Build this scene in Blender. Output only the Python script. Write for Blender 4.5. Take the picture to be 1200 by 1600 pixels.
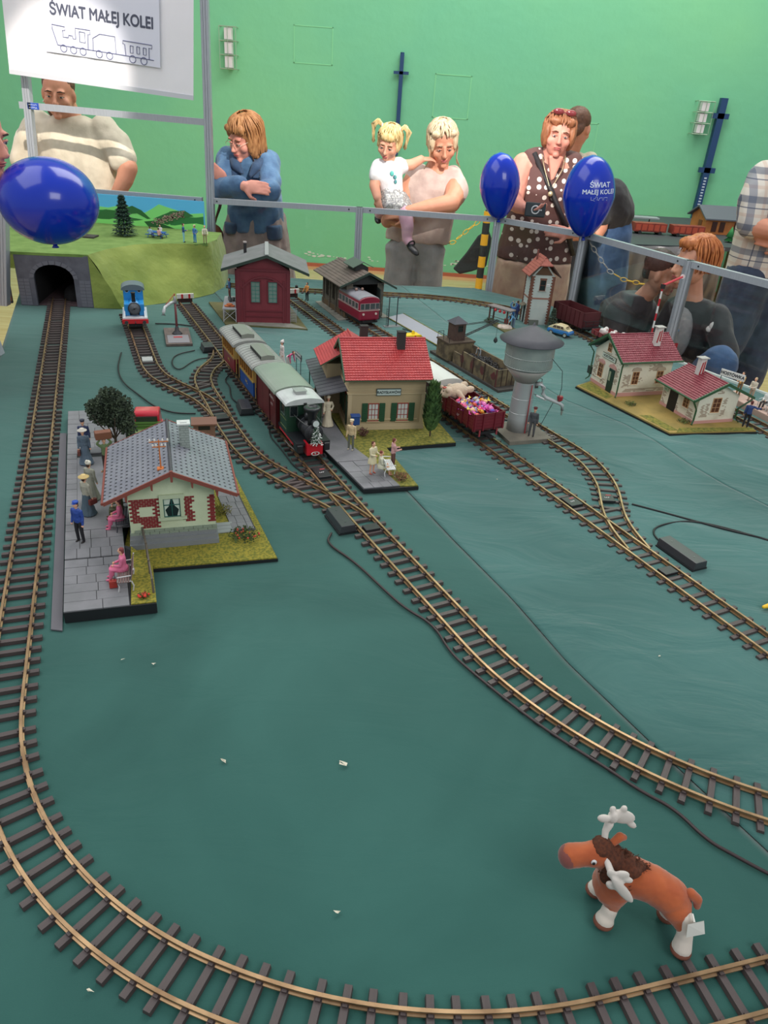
import bpy,bmesh,math,random
from mathutils import Matrix,Vector,noise,Euler
PI = math.pi
random.seed(7)
for _o in list(bpy.data.objects): bpy.data.objects.remove(_o)
SC = bpy.context.scene
COL = SC.collection
# ---------------------------------------------------------------- camera
CAM_H,F_PX,PITCH,ROLL = 0.7955,1159.43,0.5097118,-0.0731407
cam_d = bpy.data.cameras.new('camera'); cam = bpy.data.objects.new('camera',cam_d); COL.objects.link(cam)
cam_d.sensor_fit = 'VERTICAL'; cam_d.sensor_height = 36.0; cam_d.sensor_width = 27.0
cam_d.lens = F_PX / 1600 * 36; cam_d.clip_start = 0.02; cam_d.clip_end = 60
_f = Vector((0,math.cos(PITCH),-math.sin(PITCH))); _u0 = Vector((0,math.sin(PITCH),math.cos(PITCH))); _x0 = Vector((1,0,0))
_x = _x0 * math.cos(ROLL) - _u0 * math.sin(ROLL); _u = _u0 * math.cos(ROLL) + _x0 * math.sin(ROLL)
_m = Matrix((_x,_u,-_f)).transposed().to_4x4(); _m.translation = (0,0,CAM_H)
cam.matrix_world = _m; SC.camera = cam
# ---------------------------------------------------------------- world, lights, exposure
SC.view_settings.view_transform = 'Standard'; SC.view_settings.look = 'None'
SC.view_settings.gamma = 1.0; SC.view_settings.use_curve_mapping = False; SC.view_settings.exposure = 0.0
w = bpy.data.worlds.new('hall_light'); SC.world = w; w.use_nodes = True
w.node_tree.nodes['Background'].inputs[0].default_value = (0.86,0.93,1.0,1); w.node_tree.nodes['Background'].inputs[1].default_value = 0.54
def area(name,loc,tgt,sx,sy,power,col=(1,1,1)):
    l = bpy.data.lights.new(name,'AREA'); l.shape = 'RECTANGLE'; l.size = sx; l.size_y = sy; l.energy = power; l.color = col
    o = bpy.data.objects.new(name,l); COL.objects.link(o); o.location = loc
    o.rotation_euler = (Vector(tgt) - Vector(loc)).to_track_quat('-Z','Y').to_euler(); return o
def spot(name,loc,tgt,power,deg,col=(1,.93,.82),r=.03,blend=.5):
    l = bpy.data.lights.new(name,'SPOT'); l.energy = power; l.spot_size = math.radians(deg); l.spot_blend = blend; l.color = col; l.shadow_soft_size = r
    o = bpy.data.objects.new(name,l); COL.objects.link(o); o.location = loc
    o.rotation_euler = (Vector(tgt) - Vector(loc)).to_track_quat('-Z','Y').to_euler(); return o
area('hall_window_light',(-2.6,1.6,4.2),(0.2,2.4,0),4.5,3.0,95,(1,.98,.95))
area('back_fill_light',(1.5,5.6,4.6),(.5,6.6,.3),6,2.5,260,(1,.98,.93))  # added fill that brightens the back of the hall, not a known lamp
area('boys_fill_light',(2.2,-1.4,2.9),(1.0,3.2,.1),2.2,1.6,60,(1,.98,.94))  # added fill for the boys' faces, no actual window there
spot('sun_patch_denim',(1.3,.6,2.9),(-.72,4.0,.60),900,8)
spot('sun_patch_grandmother',(1.3,.6,2.9),(.06,4.15,.56),1000,10)
spot('sun_patch_dotted',(-.6,.3,2.9),(.70,4.05,.58),1300,7.5)
spot('sun_patch_banner',(-.2,.6,2.9),(-1.62,3.9,.56),900,9)
# ---------------------------------------------------------------- materials
def lin(c):
    return tuple(((v / 255) / 12.92 if v / 255 <= .04045 else ((v / 255 + .055) / 1.055) ** 2.4) for v in c)
MATS = {}
def mat(name,col,rough=.6,metal=0,col2=None,nscale=8,bump=0,bscale=60,coat=0,kind='noise',lo=.35,hi=.65,spec=.5,alpha=None,sheen=0,stretch=None):
    if name in MATS: return MATS[name]
    m = bpy.data.materials.new(name); m.use_nodes = True; nt = m.node_tree; b = nt.nodes['Principled BSDF']
    b.inputs['Base Color'].default_value = (*lin(col),1); b.inputs['Roughness'].default_value = rough; b.inputs['Metallic'].default_value = metal
    b.inputs['Specular IOR Level'].default_value = spec
    if coat: b.inputs['Coat Weight'].default_value = coat
    if sheen: b.inputs['Sheen Weight'].default_value = sheen
    tc = nt.nodes.new('ShaderNodeTexCoord'); vec = tc.outputs['Object']
    if stretch:
        mp = nt.nodes.new('ShaderNodeMapping'); mp.inputs['Scale'].default_value = stretch; nt.links.new(vec,mp.inputs[0]); vec = mp.outputs[0]
    if col2 is not None:
        if kind == 'wave':
            n = nt.nodes.new('ShaderNodeTexWave'); n.inputs['Scale'].default_value = nscale; n.inputs['Distortion'].default_value = 3; o = n.outputs['Fac']
        elif kind == 'voronoi':
            n = nt.nodes.new('ShaderNodeTexVoronoi'); n.inputs['Scale'].default_value = nscale; o = n.outputs['Distance']
        else:
            n = nt.nodes.new('ShaderNodeTexNoise'); n.inputs['Scale'].default_value = nscale; n.inputs['Detail'].default_value = 5; o = n.outputs['Fac']
        nt.links.new(vec,n.inputs['Vector'])
        r = nt.nodes.new('ShaderNodeValToRGB'); r.color_ramp.elements[0].position = lo; r.color_ramp.elements[1].position = hi
        r.color_ramp.elements[0].color = (*lin(col),1); r.color_ramp.elements[1].color = (*lin(col2),1)
        nt.links.new(o,r.inputs[0]); nt.links.new(r.outputs[0],b.inputs['Base Color'])
    if bump:
        n2 = nt.nodes.new('ShaderNodeTexNoise'); n2.inputs['Scale'].default_value = bscale; n2.inputs['Detail'].default_value = 4
        nt.links.new(vec,n2.inputs['Vector'])
        bp = nt.nodes.new('ShaderNodeBump'); bp.inputs['Strength'].default_value = bump; bp.inputs['Distance'].default_value = .3 / bscale
        nt.links.new(n2.outputs['Fac'],bp.inputs['Height']); nt.links.new(bp.outputs[0],b.inputs['Normal'])
    MATS[name] = m; return m
def flat(c,rough=.55,metal=0,**k): return mat('paint_%d_%d_%d_%d_%d' % (*c,int(rough * 100),int(metal * 100)),c,rough,metal,**k)
# ---------------------------------------------------------------- mesh builder
class MB:
    def __init__(s): s.v = []; s.f = []; s.M = Matrix()
    def at(s,x=0,y=0,z=0,rz=0,rx=0,ry=0,sc=1):
        s.M = Matrix.Translation((x,y,z)) @ Matrix.Rotation(rz,4,'Z') @ Matrix.Rotation(ry,4,'Y') @ Matrix.Rotation(rx,4,'X') @ Matrix.Scale(sc,4); return s
    def add(s,vs,fs):
        n = len(s.v); s.v += [tuple(s.M @ Vector(v)) for v in vs]; s.f += [tuple(i + n for i in f) for f in fs]; return s
    def box(s,x0,x1,y0,y1,z0,z1):
        return s.add([(x0,y0,z0),(x1,y0,z0),(x1,y1,z0),(x0,y1,z0),(x0,y0,z1),(x1,y0,z1),(x1,y1,z1),(x0,y1,z1)],
                     [(0,3,2,1),(4,5,6,7),(0,1,5,4),(1,2,6,5),(2,3,7,6),(3,0,4,7)])
    def cb(s,x,y,z,sx,sy,sz): return s.box(x - sx / 2,x + sx / 2,y - sy / 2,y + sy / 2,z,z + sz)
    def prism(s,pts,a,b,ax='z'):
        f = {'z': lambda p,t: (p[0],p[1],t),'y': lambda p,t: (p[0],t,p[1]),'x': lambda p,t: (t,p[0],p[1])}[ax]; n = len(pts)
        return s.add([f(p,a) for p in pts] + [f(p,b) for p in pts],[tuple(range(n))[::-1],tuple(range(n,2 * n))] + [(i,(i + 1) % n,n + (i + 1) % n,n + i) for i in range(n)])
    def cyl(s,p0,p1,r0,r1=None,n=12):
        p0 = Vector(p0); p1 = Vector(p1); r1 = r0 if r1 is None else r1; d = (p1 - p0)
        if d.length < 1e-9: return s
        q = d.to_track_quat('Z','Y').to_matrix(); a,b = q.col[0],q.col[1]
        R = [(math.cos(2 * PI * i / n),math.sin(2 * PI * i / n)) for i in range(n)]
        return s.add([p0 + (a * c + b * t) * r0 for c,t in R] + [p1 + (a * c + b * t) * r1 for c,t in R],
                     [tuple(range(n))[::-1],tuple(range(n,2 * n))] + [(i,(i + 1) % n,n + (i + 1) % n,n + i) for i in range(n)])
    def lathe(s,prof,n=24,x=0,y=0):
        vs = [(x + r * math.cos(2 * PI * i / n),y + r * math.sin(2 * PI * i / n),z) for r,z in prof for i in range(n)]; m = len(prof)
        fs = [(j * n + i,j * n + (i + 1) % n,(j + 1) * n + (i + 1) % n,(j + 1) * n + i) for j in range(m - 1) for i in range(n)]
        return s.add(vs,fs + [tuple(range(n))[::-1],tuple(range((m - 1) * n,m * n))])
    def ell(s,c,r,n=12,k=8,rot=None):
        c = Vector(c); r = (r,r,r) if isinstance(r,(int,float)) else r; R = rot or Matrix.Identity(3); vs = []; fs = []
        for j in range(1,k):
            t = PI * j / k
            for i in range(n):
                a = 2 * PI * i / n; vs.append(c + R @ Vector((r[0] * math.sin(t) * math.cos(a),r[1] * math.sin(t) * math.sin(a),r[2] * math.cos(t))))
        T = len(vs); vs += [c + R @ Vector((0,0,r[2])),c - R @ Vector((0,0,r[2]))]
        for j in range(k - 2):
            for i in range(n): fs.append((j * n + i,(j + 1) * n + i,(j + 1) * n + (i + 1) % n,j * n + (i + 1) % n))
        for i in range(n): fs.append((T,i,(i + 1) % n)); fs.append((T + 1,(k - 2) * n + (i + 1) % n,(k - 2) * n + i))
        return s.add(vs,fs)
    def limb(s,pts,rs,n=12):
        for i in range(len(pts)):
            s.ell(pts[i],rs[i],n,8)
            if i: s.cyl(pts[i - 1],pts[i],rs[i - 1],rs[i],n)
        return s
    def loft(s,secs,n=20):
        vs = []; fs = []
        for (c,rx,ry) in secs:
            c = Vector(c)
            for i in range(n):
                a = 2 * PI * i / n; ca,sa = math.cos(a),math.sin(a)
                vs.append(c + Vector((rx * math.copysign(abs(ca) ** .85,ca),ry * math.copysign(abs(sa) ** .85,sa),0)))
        m = len(secs)
        for j in range(m - 1):
            for i in range(n): fs.append((j * n + i,j * n + (i + 1) % n,(j + 1) * n + (i + 1) % n,(j + 1) * n + i))
        return s.add(vs,fs + [tuple(range(n))[::-1],tuple(range((m - 1) * n,m * n))])
    def tube(s,pts,r,n=6,closed=False):
        pts = [Vector(p) for p in pts]; N = len(pts); vs = []; fs = []; up = Vector((0,0,1))
        for i,p in enumerate(pts):
            d = (pts[min(i + 1,N - 1)] - pts[max(i - 1,0)])
            if d.length < 1e-9: d = Vector((1,0,0))
            d.normalize(); u = up if abs(d.z) < .95 else Vector((0,1,0)); a = d.cross(u).normalized(); b = a.cross(d)
            rr = r[i] if isinstance(r,(list,tuple)) else r
            vs += [p + (a * math.cos(2 * PI * k / n) + b * math.sin(2 * PI * k / n)) * rr for k in range(n)]
        for i in range(N - 1):
            for k in range(n): fs.append((i * n + k,i * n + (k + 1) % n,(i + 1) * n + (k + 1) % n,(i + 1) * n + k))
        return s.add(vs,fs + [tuple(range(n))[::-1],tuple(range((N - 1) * n,N * n))])
    def ring(s,c,R,r,ax='y',n=20,k=6,sx=1,sz=1):
        vs = []; fs = []; c = Vector(c)
        for i in range(n):
            a = 2 * PI * i / n
            for j in range(k):
                b = 2 * PI * j / k; q = R + r * math.cos(b); u,v,w_ = q * math.cos(a) * sx,q * math.sin(a) * sz,r * math.sin(b)
                vs.append(c + Vector({'y': (u,w_,v),'z': (u,v,w_),'x': (w_,u,v)}[ax]))
        for i in range(n):
            for j in range(k): fs.append((i * k + j,((i + 1) % n) * k + j,((i + 1) % n) * k + (j + 1) % k,i * k + (j + 1) % k))
        return s.add(vs,fs)
    def mesh(s,name,m=None,smooth=False):
        me = bpy.data.meshes.new(name); me.from_pydata(s.v,[],s.f)
        bm = bmesh.new(); bm.from_mesh(me); bmesh.ops.recalc_face_normals(bm,faces=bm.faces); bm.to_mesh(me); bm.free()
        if m: me.materials.append(m)
        if smooth: me.polygons.foreach_set('use_smooth',[True] * len(me.polygons))
        return me
    def build(s,name,m,parent=None,smooth=False,bevel=0,label=None,kind=None):
        o = bpy.data.objects.new(name,s.mesh(name,m,smooth)); COL.objects.link(o)
        if parent is not None: o.parent = parent
        if bevel:
            b = o.modifiers.new('bevel','BEVEL'); b.width = bevel; b.segments = 2; b.limit_method = 'ANGLE'; b.angle_limit = math.radians(35)
        if label: o['label'] = label
        if kind: o['kind'] = kind
        return o
TS = bpy.data.scenes.new('workshop')
def bake(t):
    TS.collection.objects.link(t)
    with bpy.context.temp_override(scene=TS,view_layer=TS.view_layers[0]):
        dg = bpy.context.evaluated_depsgraph_get(); dg.update(); me = bpy.data.meshes.new_from_object(t.evaluated_get(dg))
    bpy.data.objects.remove(t); return me
def blob(name,mb,voxel,m,parent=None,smooth=2,disp=0,dscale=.05,label=None,sc=1,stretch=(1,1,1)):
    """union of closed shapes fused into one continuous skin"""
    t = bpy.data.objects.new('tmp',mb.mesh('tmp'))
    r = t.modifiers.new('r','REMESH'); r.mode = 'VOXEL'; r.voxel_size = voxel; r.use_smooth_shade = True
    if smooth: q = t.modifiers.new('s','SMOOTH'); q.iterations = smooth; q.factor = .5
    me = bake(t)
    if disp:
        nv = len(me.vertices); co = [0.0] * (3 * nv); no = [0.0] * (3 * nv); me.vertices.foreach_get('co',co); me.vertices.foreach_get('normal',no); k0,k1,k2 = (q / dscale for q in stretch)
        for i in range(0,3 * nv,3):
            p = Vector((co[i] * k0,co[i + 1] * k1,co[i + 2] * k2)); d = disp * (noise.noise(p) + .5 * noise.noise(p * 2.3))
            co[i] += no[i] * d; co[i + 1] += no[i + 1] * d; co[i + 2] += no[i + 2] * d
        me.vertices.foreach_set('co',co); me.update()
    if sc != 1: me.transform(Matrix.Scale(sc,4))
    me.name = name; me.materials.clear(); me.materials.append(m)
    me.polygons.foreach_set('use_smooth',[True] * len(me.polygons))
    o = bpy.data.objects.new(name,me); COL.objects.link(o)
    if parent is not None: o.parent = parent
    if label: o['label'] = label
    return o
def tag(o,label,cat,group=None,kind=None):
    o['label'] = label; o['category'] = cat
    if group: o['group'] = group
    if kind: o['kind'] = kind
    return o
def thing(name,label,cat,loc=(0,0,0),rz=0,group=None):
    o = bpy.data.objects.new(name,None); COL.objects.link(o); o.location = loc; o.rotation_euler = (0,0,rz); o.empty_display_size = .02
    return tag(o,label,cat,group)
def dup(root,loc=None,rz=None,label=None,group=None):
    def cp(o,par):
        c = o.copy(); COL.objects.link(c); c.parent = par
        if par is not None: c.matrix_parent_inverse = o.matrix_parent_inverse.copy()
        for ch in KIDS.get(o,()): cp(ch,c)
        return c
    KIDS = {}
    for q in COL.objects:
        if q.parent: KIDS.setdefault(q.parent,[]).append(q)
    r = cp(root,None)
    if loc is not None: r.location = loc
    if rz is not None: r.rotation_euler = (0,0,rz)
    if label: r['label'] = label
    if group: r['group'] = group
    return r
def text(name,body,size,m,parent,loc,rot,depth=.0004,bold=.0,label=None,sx=1,fat=0):
    if body[0] == '~':  # marks too small to read in the photo: short uneven strokes
        rq = random.Random(len(body) + int(size * 1e4)); m0 = MB(); n = int(body[1:]); wd = size * .62
        for i in range(n):
            x = (i - (n - 1) / 2) * wd; h = size * rq.uniform(.55,.7); m0.box(x - wd * .38,x - wd * .38 + wd * .22,-h / 2,h / 2,0,depth * 2 + 1e-4)
            if rq.random() < .8: z = rq.choice((-h / 2,-h * .1,h / 2 - h * .25)); m0.box(x - wd * .3,x + wd * .32,z,z + h * .25,0,depth * 2 + 1e-4)
        o = m0.build('faint_marking',m,parent,kind='stuff'); o.location = loc; o.rotation_euler = rot; return o
    c = bpy.data.curves.new(name,'FONT'); c.body = body; c.size = size; c.align_x = 'CENTER'; c.align_y = 'CENTER'; c.extrude = depth; c.offset = bold
    t = bpy.data.objects.new('t',c); me = bake(t)
    if fat:
        m0 = MB(); V = [tuple(v.co) for v in me.vertices]; F = [tuple(p.vertices) for p in me.polygons]
        for i,(dx,dy) in enumerate(((0,0),(fat,0),(-fat,0),(0,fat),(0,-fat))): m0.add([(x + dx,y + dy,z + i * 2e-5) for x,y,z in V],F)
        me = m0.mesh(name)
    me.materials.clear(); me.materials.append(m)
    o = bpy.data.objects.new(name,me); COL.objects.link(o); o.parent = parent; o.location = loc; o.rotation_euler = rot; o.scale = (sx,1,1)
    if label: o['label'] = label
    return o
FT = (PI / 2,0,0)   # text standing upright, read from -y
def struct(o): o['kind'] = 'structure'; return o
R = math.radians
# ---------------------------------------------------------------- setting
FZ = -0.8
def wall_mat():
    m = mat('green_paint_light_tint',(122,196,144),.6,col2=(110,188,146),nscale=.6,bump=.15,bscale=9)  # green paint; the teal second tone puts the light's tint into the colour
    return m
b = MB(); b.box(-6,8,8.0,8.2,FZ - .05,5.2); WALL = struct(b.build('wall_back',wall_mat()))
b = MB(); b.box(-6,8,7.985,8.0,FZ,FZ + .035); struct(b.build('trim_1',flat((176,96,66),.6)))
fm = mat('sport_floor_wood',(222,186,132),.16,col2=(206,164,108),nscale=3,bump=.03,bscale=30,stretch=(1,12,1),coat=.6)
b = MB(); b.box(-6,8,-4,8.2,FZ - .1,FZ); struct(b.build('floor',fm))
b = MB(); b.box(2.2,7.5,5.45,5.5,FZ,FZ + .002); b.box(3.0,3.05,-2,7.9,FZ,FZ + .002); struct(b.build('trim_3',flat((232,226,216),.5)))
b = MB(); b.box(2.0,7.5,6.05,6.1,FZ,FZ + .002); struct(b.build('trim_4',flat((176,60,50),.5)))
# flaking paint low on the wall and old faded squares
b = MB(); rr = random.Random(3)
for (cx,cz,wd,n) in ((-.95,-.68,.1,6),(-.55,-.69,.35,12),(.05,-.68,.15,5),(.75,-.66,.25,14),(.95,-.66,.3,12),(.75,-.70,.4,7)):
    for i in range(n):
        x = cx + rr.uniform(-wd,wd); z = cz + rr.uniform(-.02,.02); s = rr.uniform(.006,.02); k = rr.randint(5,8)
        b.prism([(x + s * rr.uniform(.7,2.2) * math.cos(2 * PI * j / k),z + s * rr.uniform(.4,.8) * math.sin(2 * PI * j / k)) for j in range(k)],7.997,7.9995,'y')
b.build('flaked_paint_patch',flat((206,214,200),.7),WALL,kind='stuff')
for (x,z,s,h) in ((-.96,1.16,.36,.3),(.35,.83,.34,.36),(1.58,.55,.36,.3)):
    q = MB()
    for (x0,x1,z0,z1) in ((x - s / 2,x + s / 2,z + h / 2 - .008,z + h / 2),(x - s / 2,x + s / 2,z - h / 2,z - h / 2 + .008),(x - s / 2,x - s / 2 + .008,z - h / 2,z + h / 2),(x + s / 2 - .008,x + s / 2,z - h / 2,z + h / 2)):
        q.box(x0,x1,7.997,8.0,z0,z1)
    q.build('faded_outline',flat((132,205,152),.6),WALL)
# ---------------------------------------------------------------- table and green cloths
TP = [(-.43,.1),(1.5,.1),(1.5,2.05),(1.02,2.78),(.76,3.42),(.36,3.74),(-.95,3.64),(-1.8,3.68)]
wood = mat('table_wood',(150,116,80),.5,col2=(126,92,60),nscale=6,stretch=(1,8,1))
tb = thing('exhibition_table','long low wooden trestle table under the green cloths of the railway layout','table',(0,1.9,FZ))
b = MB(); b.prism([(x,y - 1.9) for x,y in TP],-.045 - FZ,-.006 - FZ); b.build('tabletop',wood,tb)
for x,y in ((-.45,.3),(1.35,.3),(1.3,1.9),(-1.1,2.1),(-1.5,3.45),(.2,3.5),(.4,1.9)):
    b = MB(); b.cb(x,y - 1.9,0,.06,.06,-.045 - FZ); b.build('leg',wood,tb)
def cloth_z(x,y,amp,z0):
    n = noise.noise(Vector((x * 3.1 + 9,y * 5.2,0))) + .6 * noise.noise(Vector((x * 5 + y * 3,y * 11 - x * 3,2)))
    r = 1 - abs(noise.noise(Vector((x * 2.2 - y * 1.1,y * 3.6 + x * 2.6,5)))) * 5
    return z0 + max(-.0015,amp * (n * .9 + max(0,r) * 1.2))
TRK = []  # sampled track centre lines, filled below
def resample(pts,n):
    pts = [Vector((p[0],p[1])) for p in pts]; L = [0]
    for i in range(1,len(pts)): L.append(L[-1] + (pts[i] - pts[i - 1]).length)
    out = []
    for k in range(n + 1):
        t = L[-1] * k / n; i = 1
        while i < len(L) - 1 and L[i] < t: i += 1
        f = (t - L[i - 1]) / max(1e-9,L[i] - L[i - 1]); out.append(pts[i - 1].lerp(pts[i],min(1,max(0,f))))
    return out
def clothm(name,c1,c2,scl,BD=.012):
    m = bpy.data.materials.new(name); m.use_nodes = True; nt = m.node_tree; b = nt.nodes['Principled BSDF']; L = nt.links.new
    b.inputs['Roughness'].default_value = .85; b.inputs['Specular IOR Level'].default_value = .25; b.inputs['Sheen Weight'].default_value = .25; b.inputs['Sheen Roughness'].default_value = .5
    tc = nt.nodes.new('ShaderNodeTexCoord')
    n = nt.nodes.new('ShaderNodeTexNoise'); n.inputs['Scale'].default_value = scl; n.inputs['Detail'].default_value = 7; n.inputs['Distortion'].default_value = .6; L(tc.outputs['Object'],n.inputs['Vector'])
    r = nt.nodes.new('ShaderNodeValToRGB'); r.color_ramp.elements[0].position = .33; r.color_ramp.elements[1].position = .7
    r.color_ramp.elements[0].color = (*lin(c1),1); r.color_ramp.elements[1].color = (*lin(c2),1); L(n.outputs['Fac'],r.inputs[0]); L(r.outputs[0],b.inputs['Base Color'])
    mp = nt.nodes.new('ShaderNodeMapping'); mp.inputs['Scale'].default_value = (2,4.5,2); mp.inputs['Rotation'].default_value = (0,0,.4); L(tc.outputs['Object'],mp.inputs[0])
    a = nt.nodes.new('ShaderNodeTexNoise'); a.inputs['Scale'].default_value = 1.9; a.inputs['Detail'].default_value = 4; a.inputs['Distortion'].default_value = 1.2; L(mp.outputs[0],a.inputs['Vector'])
    f = nt.nodes.new('ShaderNodeTexNoise'); f.inputs['Scale'].default_value = 700; L(tc.outputs['Object'],f.inputs['Vector'])
    b1 = nt.nodes.new('ShaderNodeBump'); b1.inputs['Strength'].default_value = 1; b1.inputs['Distance'].default_value = BD; L(a.outputs['Fac'],b1.inputs['Height'])
    b2 = nt.nodes.new('ShaderNodeBump'); b2.inputs['Strength'].default_value = .25; b2.inputs['Distance'].default_value = .0006; L(f.outputs['Fac'],b2.inputs['Height']); L(b1.outputs[0],b2.inputs['Normal']); L(b2.outputs[0],b.inputs['Normal'])
    return m
S1 = [(.75,.1),(.6,.45),(.512,.622),(.411,.795),(.32,.96),(.258,1.105),(.245,1.135),(.15,1.32),(.056,1.517),(-.1,1.85),(-.6,2.83),(-.98,3.635)]
S2 = [(1.495,.5),(1.2,1.02),(1.0,1.42),(.914,1.585),(.85,1.68),(.792,1.803),(.74,1.95),(.685,2.056),(.62,2.13),(.544,2.217),(.3,2.75),(.0,3.675)]
CL = [('near_cloth',[(-.43,.1),(-1.8,3.68)],S1,.0,.0011,(34,80,74),(54,102,95),'smooth dark green baize cloth under the nearest tracks and the grey roofed station'),
      ('middle_cloth',S1,S2,.0008,.0022,(52,94,90),(70,114,110),'wrinkled grey-green cloth strip lying under the water tower and centre tracks'),
      ('side_cloth',S2,[(1.5,.52),(1.5,2.05),(1.02,2.78),(.76,3.42),(.36,3.735)],.0016,.0028,(54,98,94),(74,120,116),'wrinkled green cloth under the two whitewashed cottages at the right')]
def build_cloths():
    from mathutils.kdtree import KDTree
    kd = KDTree(len(TRK))
    for i,q in enumerate(TRK): kd.insert((q.x,q.y,0),i)
    kd.balance()
    for name,A,B,z0,amp,c1,c2,lab in CL:
        NV,NU = 190,90; a = resample(A,NV); bb = resample(B,NV); vs = []; fs = []
        for j in range(NV + 1):
            for i in range(NU + 1):
                p = a[j].lerp(bb[j],i / NU); d = kd.find((p.x,p.y,0))[2]
                k = min(1,max(.15,(d - .05) / .08)); e = min(1,.3 + min(i,NU - i) / 4)
                vs.append((p.x,p.y,z0 + (cloth_z(p.x,p.y,amp,0)) * k * e))
        for j in range(NV):
            for i in range(NU): q = j * (NU + 1) + i; fs.append((q,q + 1,q + NU + 2,q + NU + 1))
        mb = MB(); mb.add(vs,fs); o = mb.build(name,clothm(name,c1,c2,2.2,.0026 if 'near' in name else .014),None,True)
        s = o.modifiers.new('thick','SOLIDIFY'); s.thickness = .0015; s.offset = -1
        tag(o,lab,'cloth')
# ---------------------------------------------------------------- tracks
GA,SL = .0475 / 2,.0835
sleeper_m = mat('sleeper_plastic',(70,60,60),.5,col2=(86,74,72),nscale=40,bump=.25,bscale=220,stretch=(.3,1,1))
brass = mat('brass_rail',(180,148,112),.36,.7,col2=(136,108,80),nscale=25)
def mk_sleeper(length=SL):
    b = MB(); h = length / 2
    b.prism([(-.0048,0),(.0048,0),(.0040,.0062),(-.0040,.0062)],-h,h,'x')
    for s in (-1,1):
        for t in (-1,1): b.cb(s * (GA + t * .0034),0,.0062,.003,.0052,.0026)
    me = b.mesh('sleeper',sleeper_m); return me
SLEEP = mk_sleeper()
SLEEP_PLAIN = None
def smooth_path(pts,step=.004,it=60):
    P = resample(pts,max(4,int(sum((Vector(pts[i][:2]) - Vector(pts[i - 1][:2])).length for i in range(1,len(pts))) / step)))
    for _ in range(it):
        Q = P[:]
        for i in range(1,len(P) - 1): Q[i] = (P[i - 1] + P[i] * 2 + P[i + 1]) / 4
        P = Q
    return P
def arc(cx,cy,r,a0,a1,n=24): return [(cx + r * math.cos(R(a0 + (a1 - a0) * i / n)),cy + r * math.sin(R(a0 + (a1 - a0) * i / n))) for i in range(n + 1)]
RAILP = [(-.0035,0),(.0035,0),(.0033,.0010),(.0009,.0017),(.0009,.0048),(.0020,.0056),(.0020,.0080),(-.0020,.0080),(-.0020,.0056),(-.0009,.0048),(-.0009,.0017),(-.0033,.0010)]
def normals(P):
    N = []
    for i in range(len(P)):
        d = (P[min(i + 1,len(P) - 1)] - P[max(i - 1,0)]).normalized(); N.append(Vector((d.y,-d.x)))
    return N
def rail_mesh(P,N,off,i0,i1,step=3):
    ids = list(range(i0,i1,step)) + [i1]; vs = []; fs = []; m = len(RAILP)
    for i in ids:
        c = P[i] + N[i] * off
        for (u,z) in RAILP: vs.append((c.x + N[i].x * u,c.y + N[i].y * u,.0046 + z))
    for k in range(len(ids) - 1):
        for j in range(m): fs.append((k * m + j,k * m + (j + 1) % m,(k + 1) * m + (j + 1) % m,(k + 1) * m + j))
    return vs,fs + [tuple(range(m)),tuple(range((len(ids) - 1) * m,len(ids) * m))[::-1]]
def track(name,label,pts,it=60,primary=(),secondary=(),spacing=.0292,joint=.30,vis=300,rails=(True,True),skip=()):
    P = smooth_path(pts,it=it); N = normals(P); o = thing(name,label,'track',(P[0].x,P[0].y,0)); loc = Vector((P[0].x,P[0].y,0))
    cum = [0]
    for i in range(1,len(P)): cum.append(cum[-1] + (P[i] - P[i - 1]).length)
    rr = random.Random(len(P)); TRK.extend(P[::8])
    # rails in lengths of one section each
    for sgn in (-1,1):
        i0 = 0; 
        while i0 < len(P) - 1:
            i1 = i0
            while i1 < len(P) - 1 and cum[i1] - cum[i0] < joint: i1 += 1
            if len(P) - 1 - i1 < 12: i1 = len(P) - 1
            q0 = i0
            vs,fs = rail_mesh(P,N,sgn * GA,q0,i1 if i1 == len(P) - 1 else max(q0 + 1,i1)); b = MB(); b.add([Vector(v) - loc for v in vs],fs); b.build('rail',brass,o)
            i0 = i1
    s = .008; k = 0
    while s < cum[-1] - .004:
        i = min(range(len(cum)),key=lambda j: abs(cum[j] - s)) if k == 0 else next(j for j in range(i,len(cum)) if cum[j] >= s)
        p = P[i]; n = N[i]; drop = False; lo,hi = -SL / 2,SL / 2
        for Q in primary:
            if min((q - p).length for q in Q) < .072: drop = True
        if not drop:
            for Q in secondary:
                q = min(Q,key=lambda q: abs((q - p).dot(Vector((-n.y,n.x)))) + .3 * (q - p).length); d = (q - p).dot(n)
                if abs((q - p).dot(Vector((-n.y,n.x)))) < .006 and abs(d) < .088: lo = min(lo,d - SL / 2); hi = max(hi,d + SL / 2)
            me = SLEEP
            if hi - lo > SL + .002:
                bb = MB(); bb.prism([(-.0048,0),(.0048,0),(.0040,.0062),(-.0040,.0062)],lo,hi,'x'); me = bb.mesh('sleeper',sleeper_m)
            so = bpy.data.objects.new('sleeper',me); COL.objects.link(so); so.parent = o; so.location = (p.x - loc.x,p.y - loc.y,.0004 + rr.uniform(0,.0003)); so.rotation_euler = (0,0,math.atan2(n.y,n.x) + rr.uniform(-.012,.012))
        s += spacing * (1 if (k % 10) else 1.14); k += 1
    return P
a1 = arc(.0268,.9645,.5795,201,250.3); a2 = arc(.073,1.093,.7155,250.3,286); e2 = a2[-1]
T1 = [(-1.36,2.968),(-1.158,2.442),(-.90,1.77),(-.689,1.218)] + a1 + a2[1:] + [(e2[0] + .3 * math.cos(R(16)),e2[1] + .3 * math.sin(R(16))),(e2[0] + .75 * math.cos(R(16)),e2[1] + .75 * math.sin(R(16)))]
MAIN = [(-.868,3.03),(-.172,1.61),(-.0435,1.368)] + arc(.742,1.306,.6555,208.7,264)
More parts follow.
